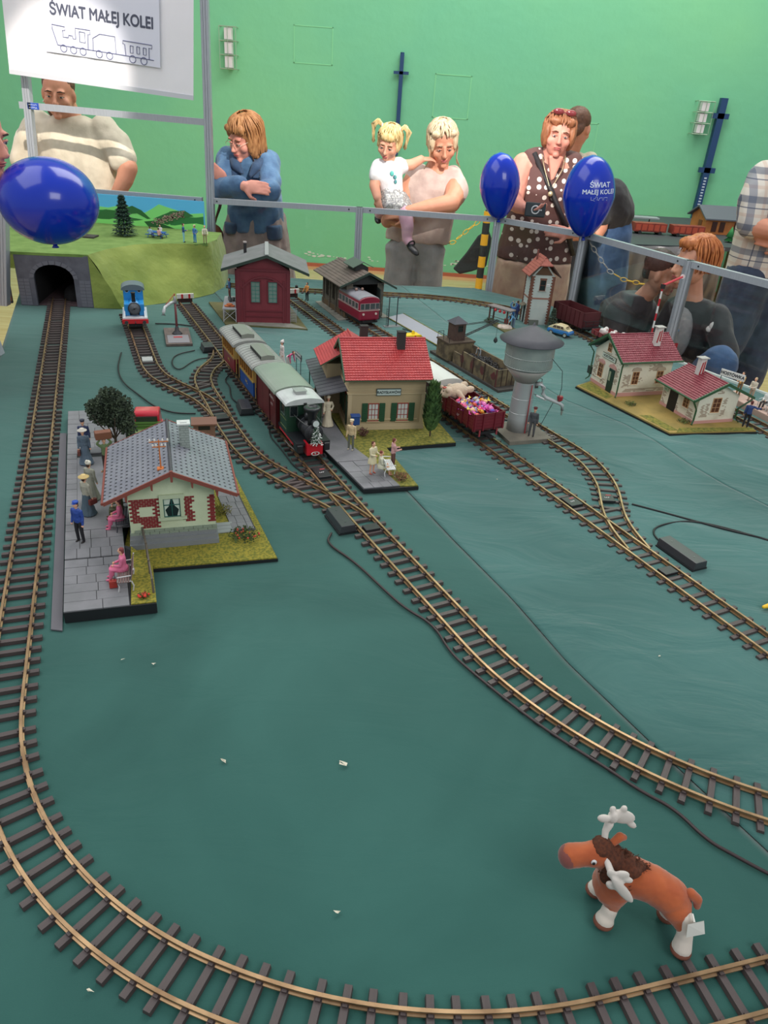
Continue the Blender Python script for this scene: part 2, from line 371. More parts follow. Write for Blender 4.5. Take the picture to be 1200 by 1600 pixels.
T3 = [(-1.03,2.83),(-.9115,2.565),(-.822,2.359),(-.765,2.230),(-.715,2.149),(-.6475,2.084),(-.591,2.04),(-.530,1.981),(-.4775,1.905),(-.423,1.796),(-.367,1.687),(-.312,1.607),(-.2235,1.527),(-.154,1.467),(-.096,1.42),(-.045,1.36)]
T4 = [(-.612,2.51),(-.588,2.43),(-.576,2.35),(-.592,2.246),(-.584,2.155),(-.548,2.064),(-.495,1.957),(-.452,1.856)]
T5 = [(-.462,3.24),(.165,2.02),(.69,1.02),(.80,.81)]
T6 = [(-.25,3.13),(.186,2.352),(.319,2.101),(.375,2.016),(.491,1.814),(.519,1.745),(.532,1.664),(.5335,1.60),(.524,1.537),(.516,1.471),(.519,1.404),(.534,1.327)]
T7 = [(-.78,3.40),(-.49,3.40),(-.368,3.41),(-.08,3.446),(.103,3.46),(.244,3.447),(.372,3.405),(.49,3.345),(.60,3.255),(.695,3.13),(.77,2.97),(.86,2.74),(.965,2.46),(1.07,2.19),(1.135,2.02),(1.24,1.72)]
sp = lambda t,it: smooth_path(t,it=it)
pM,p3,p4,p5,p6 = sp(MAIN,60),sp(T3,80),sp(T4,80),sp(T5,60),sp(T6,80)
track('model_track','curved brass-railed track sweeping from the tunnel mouth around the near left corner',T1)
track('model_track','track running from the water crane bumper under the green locomotive, curving off right',MAIN,secondary=(p3,p4))
track('model_track','winding track from the blue locomotive past the grey tiled station to the near junction',T3,80,primary=(pM,),secondary=(p4,))
track('model_track','short S-shaped link track behind the red boxcar between two junctions',T4,80,primary=(pM,p3))
track('model_track','straight track carrying the sweet-filled wagon, running off at the right edge',T5,secondary=(p6,))
track('model_track','track from the stone engine shed past the coal bunker that bends beside the water tower',T6,80,primary=(p5,))
track('model_track','track curving along the far edge of the table and behind the whitewashed cottages',T7,80)
build_cloths()
# ---------------------------------------------------------------- turnout fittings
blackp = mat('black_plastic',(34,34,37),.42,bump=.1,bscale=300)
frog_m = flat((40,40,52),.5)
def plate(x,y,rz,s,label,letter=True,dark=True):
    o = thing('contact_plate',label,'plate',(x,y,.0065),rz)
    b = MB(); b.cb(0,0,0,.033,s,.006); b.build('base',blackp if dark else flat((176,178,176),.4),o,bevel=.0008)
    if letter and dark: q = MB(); q.cb(.006,s * .28,.006,.012,.004,.0004); q.build('red_mark',flat((170,60,66),.5),o)
    if letter: text('marking','~3',.007,flat((230,230,230)),o,(0,-.002,.0062),(0,0,0),.0001)
    return o
plate(-.154,1.572,R(26),.05,'black contact plate between the rails just in front of the green locomotive')
plate(.43,1.518,R(27.5),.04,'black contact plate on the straight track before its junction')
plate(.517,1.55,R(3),.036,'black contact plate on the curved track beside the cable at the right')
plate(.571,1.25,R(27),.024,'small black contact plate with red mark beside the long switch motor at the right',False)
plate(-.024,1.335,R(27),.022,'small black contact plate with red mark right of the nearest switch motor',False)
plate(-.458,1.866,R(25),.03,'dark plate between rails where the S-shaped link meets the winding track',False)
plate(-.795,2.295,R(21),.04,'pale grey plate between the rails below the blue locomotive',False,False)
red_m = flat((208,40,44),.5)
def motor(x,y,rz,l,wd,label,openend=True):
    o = thing('switch_motor',label,'switch motor',(x,y,.002),rz)
    b = MB(); b.prism([(-wd / 2,.004),(wd / 2,.004),(wd / 2 - .003,.02),(-wd / 2 + .003,.02)],-l / 2,l / 2,'y'); b.build('housing',mat('charcoal_plastic',(58,58,62),.35,bump=.1,bscale=200),o,bevel=.001)
    b = MB(); b.cb(0,0,0,wd * 1.12,l * 1.0,.004); b.cb(wd * .62,0,.001,wd * .3,.006,.004); b.build('base',blackp,o)
    b = MB(); 
    for yy in (-l * .3,l * .3): b.cyl((0,yy,.0195),(0,yy,.0206),.0016,n=10)
    b.build('screw',flat((120,120,120),.3,1),o)
    return o
motor(-.09,1.353,R(27),.085,.036,'dark grey switch motor box beside the nearest junction, right of the grassy plot')
motor(-.64,2.46,R(25),.06,.04,'dark switch motor box beside the water crane base')
motor(-.41,1.945,R(20),.075,.036,'dark switch motor box between the winding track and the red boxcar')
motor(.62,1.32,R(27),.105,.036,'long dark switch motor box at the right junction with a black cable')
motor(-.565,2.565,R(25),.05,.03,'small dark switch motor box nearest the maroon and cream coach')
cab_m = mat('cable_black',(28,27,30),.45)
def cable(pts,r,label,m=None):
    P = [Vector((p[0],p[1])) for p in pts]
    for _ in range(3):
        Q = [P[0]]
        for i in range(len(P) - 1): Q += [P[i].lerp(P[i + 1],.25),P[i].lerp(P[i + 1],.75)]
        P = Q + [P[-1]]
    b = MB(); b.tube([(p.x,p.y,.0022 + r) for p in P],r,6); o = b.build('cable',m or cab_m,None,True); tag(o,label,'cable'); return o
cable([(-.105,1.31),(-.112,1.27),(-.05,1.21),(.011,1.122),(.05,1.07),(.1,1.03),(.125,.96),(.154,.92),(.216,.846),(.26,.80),(.298,.766),(.335,.735),(.371,.7),(.41,.675),(.436,.63),(.465,.61),(.497,.588),(.56,.55)],.0024,'thin black cable trailing along the curved track to the right edge',mat('cable_brown',(52,38,40),.45))
cable([(-.902,2.36),(-.86,2.2),(-.80,2.08),(-.72,1.99),(-.66,1.92),(-.60,1.885),(-.56,1.885),(-.535,1.89)],.0022,'dark cable bending around the outside of the winding track near the blue locomotive')
cable([(-.68,2.44),(-.73,2.38),(-.72,2.30),(-.69,2.24),(-.67,2.24),(-.66,2.32),(-.64,2.36),(-.60,2.38)],.002,'looped black cable on the cloth just right of the water crane base')
cable([(-.52,2.27),(-.515,2.22),(-.52,2.17),(-.49,2.12),(-.47,2.03),(-.44,1.99)],.002,'cable between the S-shaped link track and the coaches')
cable([(-.38,1.93),(-.33,1.88),(-.315,1.78),(-.28,1.72),(-.25,1.66),(-.22,1.60),(-.17,1.56)],.0018,'cable lying along the near side of the green locomotive')
cable([(-.90,2.72),(-.83,2.735),(-.75,2.72),(-.70,2.74)],.0025,'short dark cable stretched behind the water crane column')
cable([(.60,1.36),(.585,1.40),(.60,1.44),(.67,1.475),(.72,1.475),(.80,1.44),(.88,1.39),(1.0,1.33),(1.1,1.25)],.0022,'black cable leaving the long switch motor towards the right edge')
cable([(.575,1.54),(.64,1.51),(.70,1.48),(.76,1.45),(.84,1.42),(.92,1.37),(1.04,1.31),(1.12,1.28)],.0022,'black cable from the contact plate joining the other cable at the right')
cable([(.49,2.2),(.42,2.28),(.38,2.34)],.0018,'thin cable running from behind the water tower towards the cottages')
cable([(.02,2.9),(.1,2.83),(.17,2.72),(.22,2.66),(.27,2.62)],.0018,'thin dark cable between the grey ramp and the crane cabin')
# debris specks
dm = flat((214,206,186),.8)
for i,(x,y,s,lab) in enumerate(((-.031,.708,.006,'tiny scrap of beige paper left of the plush moose, mid cloth'),(-.19,.70,.004,'tiny pale chip on the cloth inside the near left curve'),(-.02,.50,.003,'tiny curled white thread near the bottom curve of the track'),(-.255,.40,.0035,'tiny white chip outside the bottom left curve'),(-.39,.885,.0025,'white crumb just below the grey platform of the nearest station'),(-.34,.88,.0025,'white crumb right of the one below the grey platform'),(.48,.99,.0025,'white crumb on the wrinkled cloth at the right'),(.27,1.62,.003,'white crumb left of the straight track below the water tower'))):
    q = MB(); rr = random.Random(i); q.add([(s * rr.uniform(-1,1) * 1.6,s * rr.uniform(-1,1),rr.uniform(0,s * .6)) for _ in range(6)],[(0,1,2),(0,2,3),(3,4,5),(1,4,2),(2,5,0)]); o = q.build('crumb',dm); o.location = (x,y,.0035); tag(o,lab,'crumb')
# ---------------------------------------------------------------- small painted figures
SKIN = (224,170,140)
def mini(label,loc,rz=0,h=.078,pose='stand',coat=(90,90,90),low=(40,40,44),skirt=None,hat=None,hair=(70,46,34),arms=('down','down'),bare=False,shoes=(36,32,32),group=None,extra=None):
    o = thing('figurine',label,'figurine',loc,rz,group); k = h / 1.75; V = .024
    sit = pose == 'sit'; hz = .50 if sit else .93
    lean = pose == 'bend'
    sh = Vector((0,.0,hz + .50)) if not lean else Vector((0,-.36,hz + .28))
    hp = Vector((0,0,hz)); up = (sh - hp).normalized()
    hd = sh + (Vector((0,-.02,.24)) if not lean else Vector((0,-.16,.12)))
    sk = flat(SKIN,.6); cm = flat(coat,.6); lm = flat(low,.6)
    # legs
    L = []
    for s in (-1,1):
        a = hp + Vector((s * .10,0,-.02))
        if sit: kn = a + Vector((s * .02,-.42,0)); ft = kn + Vector((0,-.06,-.42)); ft.z = .07
        elif pose == 'walk': kn = a + Vector((0,-.10 * s - .04,-.42)); ft = a + Vector((0,-.22 * s,-.86))
        else: kn = a + Vector((s * .02,-.02,-.43)); ft = a + Vector((s * .03,.01,-.84))
        L.append((a,kn,ft))
    ap = {'down': ((.04,.0,-.28),(.02,-.06,-.26)),'hip': ((.12,.08,-.24),(-.10,-.12,-.16)),'fwd': ((.03,-.08,-.27),(-.06,-.24,.02)),'lap': ((.03,-.06,-.28),(-.10,-.22,-.04)),'up': ((.10,-.06,.20),(-.12,-.10,.22)),'wide': ((.22,-.04,-.10),(.20,-.1,.05)),'carry': ((.14,-.06,.16),(-.16,-.06,.24)),'low': ((.05,-.14,-.24),(0,-.16,-.2))}
    H = []; B = MB(); C = MB()
    C.loft([(hp + up * -.04,.17,.12),(hp + up * .06,.17,.125),(hp + up * .25,.155,.12),(hp + up * .42,.19,.125),(hp + up * .52,.17,.10),(hp + up * .57,.07,.07)],14)
    for s,nm in zip((-1,1),arms):
        A = sh + Vector((s * .20,0,-.02)); e,f = ap[nm]; E_ = A + Vector((s * e[0],e[1],e[2])); F = E_ + Vector((s * f[0],f[1],f[2]))
        C.limb([A,E_,F],[.075,.06,.05],8); d = (F - E_).normalized()
        B.ell(F + d * .07,(.045,.045,.06),8,6); B.ell(F + d * .07 + Vector((-s * .03,-.03,.01)),.025,6,5); H.append(F + d * .08)
    B.ell(hd,(.085,.10,.125),12,10); B.ell(hd + Vector((0,-.03,-.07)),(.06,.06,.055),8,6); B.cyl(sh,hd,.055,.05,8); B.ell(hd + Vector((0,-.105,-.01)),(.018,.03,.03),6,5)
    for s in (-1,1): B.ell(hd + Vector((s * .085,.01,0)),(.015,.025,.035),6,5)
    if bare:
        for a,kn,ft in L: B.limb([kn + (a - kn) * .4,kn,ft],[.06,.055,.042],8)
        B.limb([hp,sh],[.08,.06],8)
    else: B.limb([hp,sh],[.08,.06],8)
    blob('body',B,V * .8,sk,o,1,sc=k)
    if skirt:
        if sit: C.loft([(hp + Vector((0,-.08,-.13)),.20,.26),(hp + Vector((0,-.08,.02)),.21,.28),(hp + Vector((0,0,.1)),.17,.14)],14); C.loft([(Vector((0,-.42,max(.08,.5 - skirt))),.17,.08),(Vector((0,-.40,.5)),.18,.12)],14)
        else: C2 = MB(); C2.loft([(hp + Vector((0,0,-skirt)),.25 + .1 * (skirt > .6),.22 + .1 * (skirt > .6)),(hp + Vector((0,0,-skirt * .5)),.23,.19),(hp + Vector((0,0,.05)),.165,.125)],14); blob('skirt',C2,V,lm,o,1,disp=.02,dscale=.12,sc=k,stretch=(1,1,.2))
    if not (skirt and skirt > .6) and not bare:
        T = MB()
        for a,kn,ft in L: T.limb([a,kn,ft],[.10,.075,.06],8)
        T.limb([hp + Vector((-.07,0,0)),hp + Vector((.07,0,0))],[.11,.11],8); blob('trousers',T,V,lm,o,1,sc=k)
    blob('coat',C,V,cm,o,1,disp=.012,dscale=.09,sc=k)
    S = MB()
    for a,kn,ft in L: S.ell(ft + Vector((0,-.06,-.035)),(.05,.13,.05),8,6)
    S.M = Matrix.Identity(4); q = blob('shoes',S,V,flat(shoes,.5),o,1,sc=k)
    Hh = MB(); Hh.ell(hd + Vector((0,.03,.04)),(.10,.105,.105),10,8); Hh.ell(hd + Vector((0,.07,-.04)),(.085,.06,.09),8,6)
    blob('hair',Hh,V,flat(hair,.7),o,1,sc=k)
    if hat:
        q = MB(); z = hd.z * k; hy = hd.y * k + .001
        kind,hc = hat
        if kind == 'cap': q.lathe([(.0046,z + .0030),(.0052,z + .0036),(.0058,z + .0062),(.005,z + .0072),(.001,z + .0074)],12,0,hy); q.at(0,hy - .0045,z + .0034); q.ell((0,0,0),(.0042,.0035,.0007),8,5); q.M = Matrix()
        elif kind == 'brim': q.lathe([(.0105,z + .0034),(.0108,z + .0042),(.0056,z + .0046),(.005,z + .0084),(.0015,z + .0092)],14,0,hy)
        elif kind == 'bun': q.ell((0,hy,z + .004),(.0062,.0062,.005),10,8); q.ell((0,hy + .003,z + .008),.0032,8,6)
        q.build('hat',flat(hc,.6),o,True)
    if extra: extra(o,H,k,hp,sh,hd)
    return o
def suitcase(col,side=0):
    def f(o,H,k,hp,sh,hd):
        p = H[side] * k; b = MB(); b.cb(p.x,p.y,p.z - .012,.006,.017,.011); b.ring((p.x,p.y,p.z - .001),.003,.0006,'x',10,4); b.build('suitcase',flat(col,.5),o,bevel=.0006)
    return f
def bench(label,loc,rz,col,frame=(200,200,204),w=.075,group=None):
    o = thing('station_bench',label,'bench',loc,rz,group); m = flat(col,.5); fm_ = flat(frame,.4)
    for i in range(5):
        b = MB(); b.cb(0,-.004 - i * .0042,.0195,w,.0032,.0012); b.build('slat',m,o)
    for i in range(4):
        b = MB(); b.at(0,.0005 + i * .0014,.024 + i * .0052,0,R(-15)); b.cb(0,0,0,w,.0012,.0036); b.build('slat',m,o)
    for s in (-1,1):
        b = MB(); x = s * w * .44
        b.tube([(x,-.022,0),(x,-.02,.010),(x,-.022,.019),(x,-.001,.0195),(x,.006,.044)],.0012,6); b.tube([(x,.001,.0195),(x,.004,.010),(x,.002,0)],.0012,6); b.tube([(x,-.022,.019),(x,-.022,.029),(x,.001,.031)],.001,6)
        b.build('leg',fm_,o)
    return o
def bush(name,label,cat,loc,r,h,col,n=260,leaf=.004,group=None,col2=None,seed=1,flowers=None):
    """low leafy plant of many single leaves"""
    o = thing(name,label,cat,loc,0,group); rr = random.Random(seed); b = MB()
    st = MB()
    for i in range(7): a = rr.uniform(0,2 * PI); st.tube([(0,0,0),(r * .4 * math.cos(a),r * .4 * math.sin(a),h * .5),(r * .7 * math.cos(a),r * .7 * math.sin(a),h * .85)],[.0008,.0006,.0003],5)
    st.build('stem',flat((70,56,40)),o)
    for i in range(n):
        t = rr.random() ** .5; a = rr.uniform(0,2 * PI); z = rr.random(); q = r * t * math.sqrt(max(.05,1 - (z * 2 - 1) ** 2 * .8)); p = Vector((q * math.cos(a),q * math.sin(a),.15 * h + z * h * .85))
        d = Vector((rr.uniform(-1,1),rr.uniform(-1,1),rr.uniform(-.3,1))).normalized(); e = d.orthogonal().normalized(); s = leaf * rr.uniform(.6,1.2)
        b.add([p,p + d * s * .5 + e * s * .35,p + d * s,p + d * s * .5 - e * s * .35],[(0,1,2,3)])
    b.build('leaf',mat('leaf_%d_%d_%d' % col,col,.7,col2=col2 or tuple(int(c * .6) for c in col),nscale=120),o,kind='stuff')
    if flowers:
        f = MB()
        for i in range(14): a = rr.uniform(0,2 * PI); q = r * rr.uniform(.2,.9); f.ell((q * math.cos(a),q * math.sin(a),h * rr.uniform(.7,1.05)),.0022,6,4)
        f.build('blossom',flat(flowers,.6),o,kind='stuff')
    return o
# ---------------------------------------------------------------- nearest station with the grey tiled roof
A0 = Vector((-.513,.964,0)); AR = R(18)
def Aw(x,y,z=0): return (A0.x + x * math.cos(AR) - y * math.sin(AR),A0.y + x * math.sin(AR) + y * math.cos(AR),z)
grass = mat('olive_static_grass',(148,136,46),.9,col2=(98,102,34),nscale=220,bump=1,bscale=420,lo=.4,hi=.62)
black_edge = flat((22,24,28),.6)
slabm = mat('grey_paving',(128,128,132),.7,col2=(114,115,118),nscale=22,bump=.2,bscale=160)
ZP = .024
o = thing('station_diorama','grey paved platform and yellow-green lawn base carrying the grey tiled station','base',Aw(0,0),AR)
b = MB(); b.prism([(0,0),(.147,0),(.142,.128),(.085,.2),(.09,.9),(-.059,.898)],.002,ZP - .002); b.build('platform_body',black_edge,o)
b = MB(); b.prism([(.1421,.126),(.372,.121),(.314,.62),(.13,.64),(.085,.2)],.002,.008); b.build('board',black_edge,o)
b = MB(); b.prism([(.1425,.1285),(.3705,.1225),(.3135,.618),(.13,.638),(.09,.2)],.008,.0105); b.build('lawn',grass,o)
b = MB(); b.prism([(.106,.003),(.147,.003),(.142,.1255),(.104,.19)],ZP - .002,ZP); b.build('lawn',grass,o)
rr = random.Random(11)
def slabs(x0,x1,y0,y1,z,cols,rows,parent,m,jit=.25,skew=lambda y: 0,th=.0022):
    ys = [y0 + (y1 - y0) * j / rows for j in range(rows + 1)]
    for j in range(rows):
        n = max(1,cols + rr.choice((0,0,1,-1)) * (cols > 1)); xs = [x0] + sorted(x0 + (x1 - x0) * (i + rr.uniform(-jit,jit)) / n for i in range(1,n)) + [x1]
        for i in range(n):
            g = .0005; b = MB(); h = z + rr.uniform(-.0002,.0003); a0,a1 = skew(ys[j] + g),skew(ys[j + 1] - g)
            b.prism([(xs[i] + g + a0,ys[j] + g),(xs[i + 1] - g + a0,ys[j] + g),(xs[i + 1] - g + a1,ys[j + 1] - g),(xs[i] + g + a1,ys[j + 1] - g)],z - th,h); b.build('paving_slab',m,parent)
skew = lambda y: -.0657 * y
b = MB(); b.prism([(.0,.001),(.106,.001),(.104,.19),(.09,.2),(.06,.897),(-.0585,.897)],ZP - .0045,ZP - .0022); b.build('bedding',flat((52,54,56),.8),o)
slabs(0,.104,.001,.16,ZP,3,6,o,slabm,skew=skew); slabs(0,.105,.162,.262,ZP + .001,4,3,o,slabm,skew=skew)
slabs(0,.022,.264,.62,ZP,1,14,o,slabm,skew=skew)
b = MB(); b.prism([(.022 + skew(.265),.265),(.115,.265),(.10,.60),(.022 + skew(.6),.6)],ZP - .002,ZP + .0002); b.build('smooth_paving',slabm,o)
slabs(0,.135,.622,.895,ZP,4,9,o,slabm,skew=skew)
slabs(.298,.342,.235,.50,.0125,3,9,o,slabm,skew=lambda y: -.11 * (y - .235))
slabs(.266,.30,.23,.27,.0125,1,3,o,mat('pale_steps',(150,156,156),.7),jit=.1)
b = MB(); b.prism([(.298,.232),(.345,.232),(.316,.505),(.27,.505)],.0095,.0108); b.build('bedding',flat((60,62,62),.8),o)
# long grey strip beside the track
b = MB(); b.prism([(-.0205,-.014),(-.0025,-.021),(-.0575,.796),(-.0735,.798)],0,.0022); s = b.build('edging_strip',mat('grey_strip',(98,96,102),.55),None); s.location = Aw(0,0,.0015); s.rotation_euler = (0,0,AR); tag(s,'long narrow grey strip lying between the straight track and the grey platform','strip')
# building
HX0,HX1,HY0,HY1 = .106,.264,.207,.400
st = thing('model_station','cream model station with red brick patches under a grey tiled roof','model house',Aw(0,0),AR)
cream = mat('cream_render',(204,214,184),.8,col2=(190,200,168),nscale=14,bump=.3,bscale=120)
b = MB(); b.box(HX0 - .004,HX1 + .004,HY0 - .012,HY1,ZP - .014,ZP - .003); b.box(HX0 - .003,HX1 + .002,HY0 - .008,HY1,ZP - .003,ZP + .006); b.box(HX0 - .002,HX1,HY0 - .004,HY1,ZP + .006,ZP + .013); b.build('plinth_step',mat('plinth_grey',(128,132,134),.7,bump=.2,bscale=90),st)
zW = .121; zR = .176; xm = (HX0 + HX1) / 2
b = MB(); b.prism([(HX0,ZP + .013),(HX1,ZP + .013),(HX1,zW),(xm + .004,zR - .003),(HX0,zW)],HY0,HY1,'y'); b.build('wall',cream,st)
pl = mat('plinth_block_green',(136,148,132),.8,bump=.3,bscale=80)
for r_ in range(2):
    n = 9
    for i in range(n):
        w_ = (HX1 - HX0 + .004) / n; x = HX0 - .002 + i * w_ + (w_ / 2 if r_ else 0)
        b = MB(); b.box(x + .0004,min(x + w_ - .0004,HX1 + .002),HY0 - .003,HY0,ZP + .013 + r_ * .0052,ZP + .0178 + r_ * .0052); b.build('plinth_block',pl,st)
brick = mat('brick_crimson',(142,44,46),.75,col2=(120,38,42),nscale=60,bump=.3,bscale=300)
mort = flat((196,176,160),.9)
PATCH = [lambda x,z: .002 < x < .056 and .052 < z < .111 and not (.019 < x < .046 and .076 < z < .096 and (x + z) % .02 > -.1) and not (z < .064 and x < .022),
         lambda x,z: .098 < x < .120 and .060 < z < .114 and not (x > .114 and .082 < z < .102),lambda x,z: .146 < x < .158 and .054 < z < .112]
me = None; nb = 0; bw,bh = .0092,.0042
for row in range(16):
    z = .050 + row * bh
    for i in range(-1,18):
        x = i * bw + (bw / 2 if row % 2 else 0) + .001
        if any(f(x + bw / 2,z + bh / 2) for f in PATCH):
            b = MB(); b.box(-bw / 2 + .0004,bw / 2 - .0004,-.0012,0,-bh / 2 + .00035,bh / 2 - .00035)
            if me is None: me = b.mesh('brick',brick)
            q = bpy.data.objects.new('brick',me); COL.objects.link(q); q.parent = st; q.location = (min(max(HX0 + x + bw / 2,HX0 + bw / 2),HX1 - bw / 2 + .001),HY0 + rr.uniform(0,.0004),z + bh / 2); nb += 1
# side wall bricks near the corner are one joined part
# window with crossing bars and curtains
wx0,wx1,wz0,wz1 = HX0 + .063,HX0 + .094,.075,.112
trimg = mat('window_surround',(186,198,168),.7)
wn = MB(); 
for (x0,x1,z0,z1) in ((wx0 - .007,wx0,wz0 - .004,wz1 + .008),(wx1,wx1 + .007,wz0 - .004,wz1 + .008),(wx0,wx1,wz1,wz1 + .008),(wx0 - .011,wx1 + .011,wz0 - .009,wz0 - .003)): wn.box(x0,x1,HY0 - .005,HY0 + .001,z0,z1)
wo = wn.build('window',trimg,st)
b = MB(); b.box(wx0,wx1,HY0 - .0012,HY0 - .0004,wz0 - .003,wz1); b.build('pane',mat('dark_glass',(26,34,36),.15,coat=.3),wo)
b = MB()
for x in (wx0,(wx0 + wx1) / 2 - .0008,wx1 - .0016): b.box(x,x + .0016,HY0 - .0026,HY0 - .0012,wz0 - .003,wz1)
for z in (wz0 - .003,wz0 + .022,wz1 - .0016): b.box(wx0,wx1,HY0 - .0026,HY0 - .0012,z,z + .0016)
b.build('glazing_bar',flat((34,88,82),.5),wo)
b = MB()
for s,x in ((1,wx0 + .001),(-1,wx1 - .001)): b.prism([(x,wz1 - .001),(x + s * .013,wz1 - .001),(x + s * .009,wz0 + .02),(x + s * .002,wz0 + .012),(x + s * .006,wz0 - .002),(x,wz0 - .002)],HY0 - .0014,HY0 - .00125,'y')
b.build('curtain',flat((190,204,190),.8),wo)
# roof: two slopes of individually raised interlocking tiles, plus boards
rd = flat((132,68,58),.6); rx0,rx1,ry0,ry1 = .066,.305,.182,.428; EZ = .1225; xr = .188
tile_m = mat('slate_grey_tile',(132,134,142),.4,col2=(118,120,130),nscale=20,bump=.15,bscale=200)
b = MB()
for s,xe in ((-1,rx0),(1,rx1)):
    b.prism([(xr,zR + .001),(xe,EZ),(xe,EZ - .003),(xr,zR - .003)],ry0,ry1,'y')
b.build('roof_board',flat((92,92,100),.6),st)
b = MB(); T = MB()
for s,xe in ((-1,rx0),(1,rx1)):
    L_ = math.hypot(xr - xe,zR - EZ); ux,uz = (xe - xr) / L_,(EZ - zR) / L_; nx,nz = (-uz,ux) if s > 0 else (uz,-ux)
    if nz < 0: nx,nz = -nx,-nz
    nc = 12; nr = 17; tw = (L_ - .002) / nc; th = (ry1 - ry0) / nr
    for i in range(nc):
        for j in range(nr):
            d0 = .001 + i * tw; y0 = ry0 + j * th
            P = lambda d,y,h: (xr + ux * d + nx * h,y,zR + .001 + uz * d + nz * h)
            a,c,e,f = d0,d0 + tw * 1.0,y0,y0 + th
            # tile body, lower edge lifted, with a notch at its corner
            v = [P(a,e,.0004),P(c,e,.0016),P(c,f - th * .22,.0016),P(c - tw * .30,f - th * .22,.0012),P(c - tw * .30,f,.0012),P(a,f,.0004),
                 P(c,e,.0001),P(c,f - th * .22,.0001),P(c - tw * .30,f - th * .22,.0001),P(c - tw * .30,f,.0001)]
            T.add(v,[(0,1,2,3,4,5),(1,6,7,2),(2,7,8,3),(3,8,9,4)])
            q = [P(c - tw * .42,f - th * .26,.0017),P(c + tw * .02,f - th * .26,.0019),P(c + tw * .02,f - .0002,.0019),P(c - tw * .10,f - .0002,.0017)]
            b.add(q,[(0,1,2,3)])
T.build('roof_tile',tile_m,st,kind='stuff'); b.build('tile_joint',flat((30,30,34),.8),st,kind='stuff')
b = MB()
for j in range(26):
    y = ry0 + .004 + j * (ry1 - ry0 - .01) / 25; b.at(xr,y,zR + .0006,0,0,0); b.cyl((0,0,0),(0,.0085,.0012),.0028,.0036,8); b.M = Matrix()
b.build('ridge_tile',flat((52,54,60),.5),st,kind='stuff')
for s,xe in ((-1,rx0),(1,rx1)):
    for y in (ry0 - .002,ry1):
        b = MB(); b.prism([(xr,zR + .003),(xe,EZ + .002),(xe,EZ - .005),(xr,zR - .006)],y,y + .003,'y'); b.build('bargeboard',rd,st)
    b = MB(); b.cyl((xe + s * .002,ry0,EZ - .001),(xe + s * .002,ry1,EZ - .001),.0028,n=8); b.build('gutter',rd,st)
    for t in (.3,.68):
        x = xr + (xe - xr) * t; z = zR + (EZ - zR) * t; b = MB(); b.prism([(x - .002,z - .004),(x + .003,z - .005),(x + .002,z - .019),(x - .001,z - .017)],ry0,ry0 + .02,'y'); b.build('roof_bracket',rd,st)
b = MB(); b.prism([(xr - .003,zR + .004),(xr + .003,zR + .004),(xr + .002,zR - .018),(xr - .002,zR - .018)],ry0 - .003,ry0 + .002,'y'); b.build('gable_post',rd,st)
b = MB(); b.cb(.219,.324,.150,.019,.016,.062); ch = b.build('chimney',mat('chimney_grey',(138,148,142),.8,col2=(120,130,126),nscale=120,bump=.4,bscale=200),st)
b = MB(); b.cb(.219,.324,.212,.025,.022,.003); b.cb(.219,.324,.215,.012,.010,.002); b.build('cap',flat((206,210,206),.7),ch)
for r_ in range(11):
    for i in range(2):
        b = MB(); x0 = .2096 + i * .0096 + (r_ % 2) * .003; b.box(x0,min(x0 + .0088,.2284),.3156,.316,.154 + r_ * .0052,.158 + r_ * .0052); b.build('brick',flat((150,160,154),.8),ch)
b = MB(); b.box(.066,.069,.30,.345,.112,.118); b.build('name_board',flat((198,200,196),.5),st)
# telegraph pole toy on the roof
o = thing('telegraph_pole','orange toy telegraph pole with pale insulators on the grey tiled roof','pole',Aw(.171,.214,.1705),AR)
om = flat((196,110,50),.6)
b = MB(); b.cyl((0,0,0),(0,0,.058),.0014,.001,8); b.build('pole',om,o); b = MB(); b.cb(0,0,-.002,.014,.012,.004); b.build('foot',om,o,bevel=.001)
for z,w_ in ((.053,.034),(.043,.024)):
    b = MB(); b.cb(0,0,z,w_,.0014,.002); a = b.build('crossarm',om,o)
    for s in (-1,-.45,.45,1): b = MB(); b.lathe([(.0012,z + .002),(.0018,z + .0035),(.0014,z + .006),(.0005,z + .007)],8,s * w_ * .46,0); b.build('insulator',flat((226,222,214),.3),a)
# wooden fence on the lawn edge
o = thing('rustic_fence','weathered wooden post and rail fence between the grey platform and the lawn','fence',Aw(0,0),AR)
fw = mat('weathered_wood',(104,96,84),.8,bump=.5,bscale=200)
FP = [(.113,.262),(.128,.205),(.134,.15),(.138,.09),(.143,.03)]
for i,(x,y) in enumerate(FP):
    b = MB(); b.cyl((x,y,ZP - .012),(x - .001,y,ZP + .030),.0022,.0018,8); b.build('post',fw,o)
    if i:
        for z in (.012,.025): b = MB(); b.tube([(FP[i - 1][0],FP[i - 1][1],ZP + z + .001),((x + FP[i - 1][0]) / 2,(y + FP[i - 1][1]) / 2,ZP + z - .001),(x,y,ZP + z)],.0014,6); b.build('rail',fw,o)
bush('flower_clump','green tuft with red blossoms on the lawn beside the grey steps of the brick-patched station','plant',Aw(.318,.205,.0105),.034,.014,(78,98,44),300,.005,flowers=(196,80,58),seed=4)
bush('flower_clump','small red blossoms on the grass at the bottom of the wooden fence','plant',Aw(.126,.02,ZP),.011,.006,(96,100,40),60,.004,flowers=(206,60,44),seed=5)
bush('shrub_mound','rounded olive shrub mound against the right wall of the brick-patched station','shrub',Aw(.284,.31,.0105),.022,.016,(134,128,36),420,.003,seed=6)
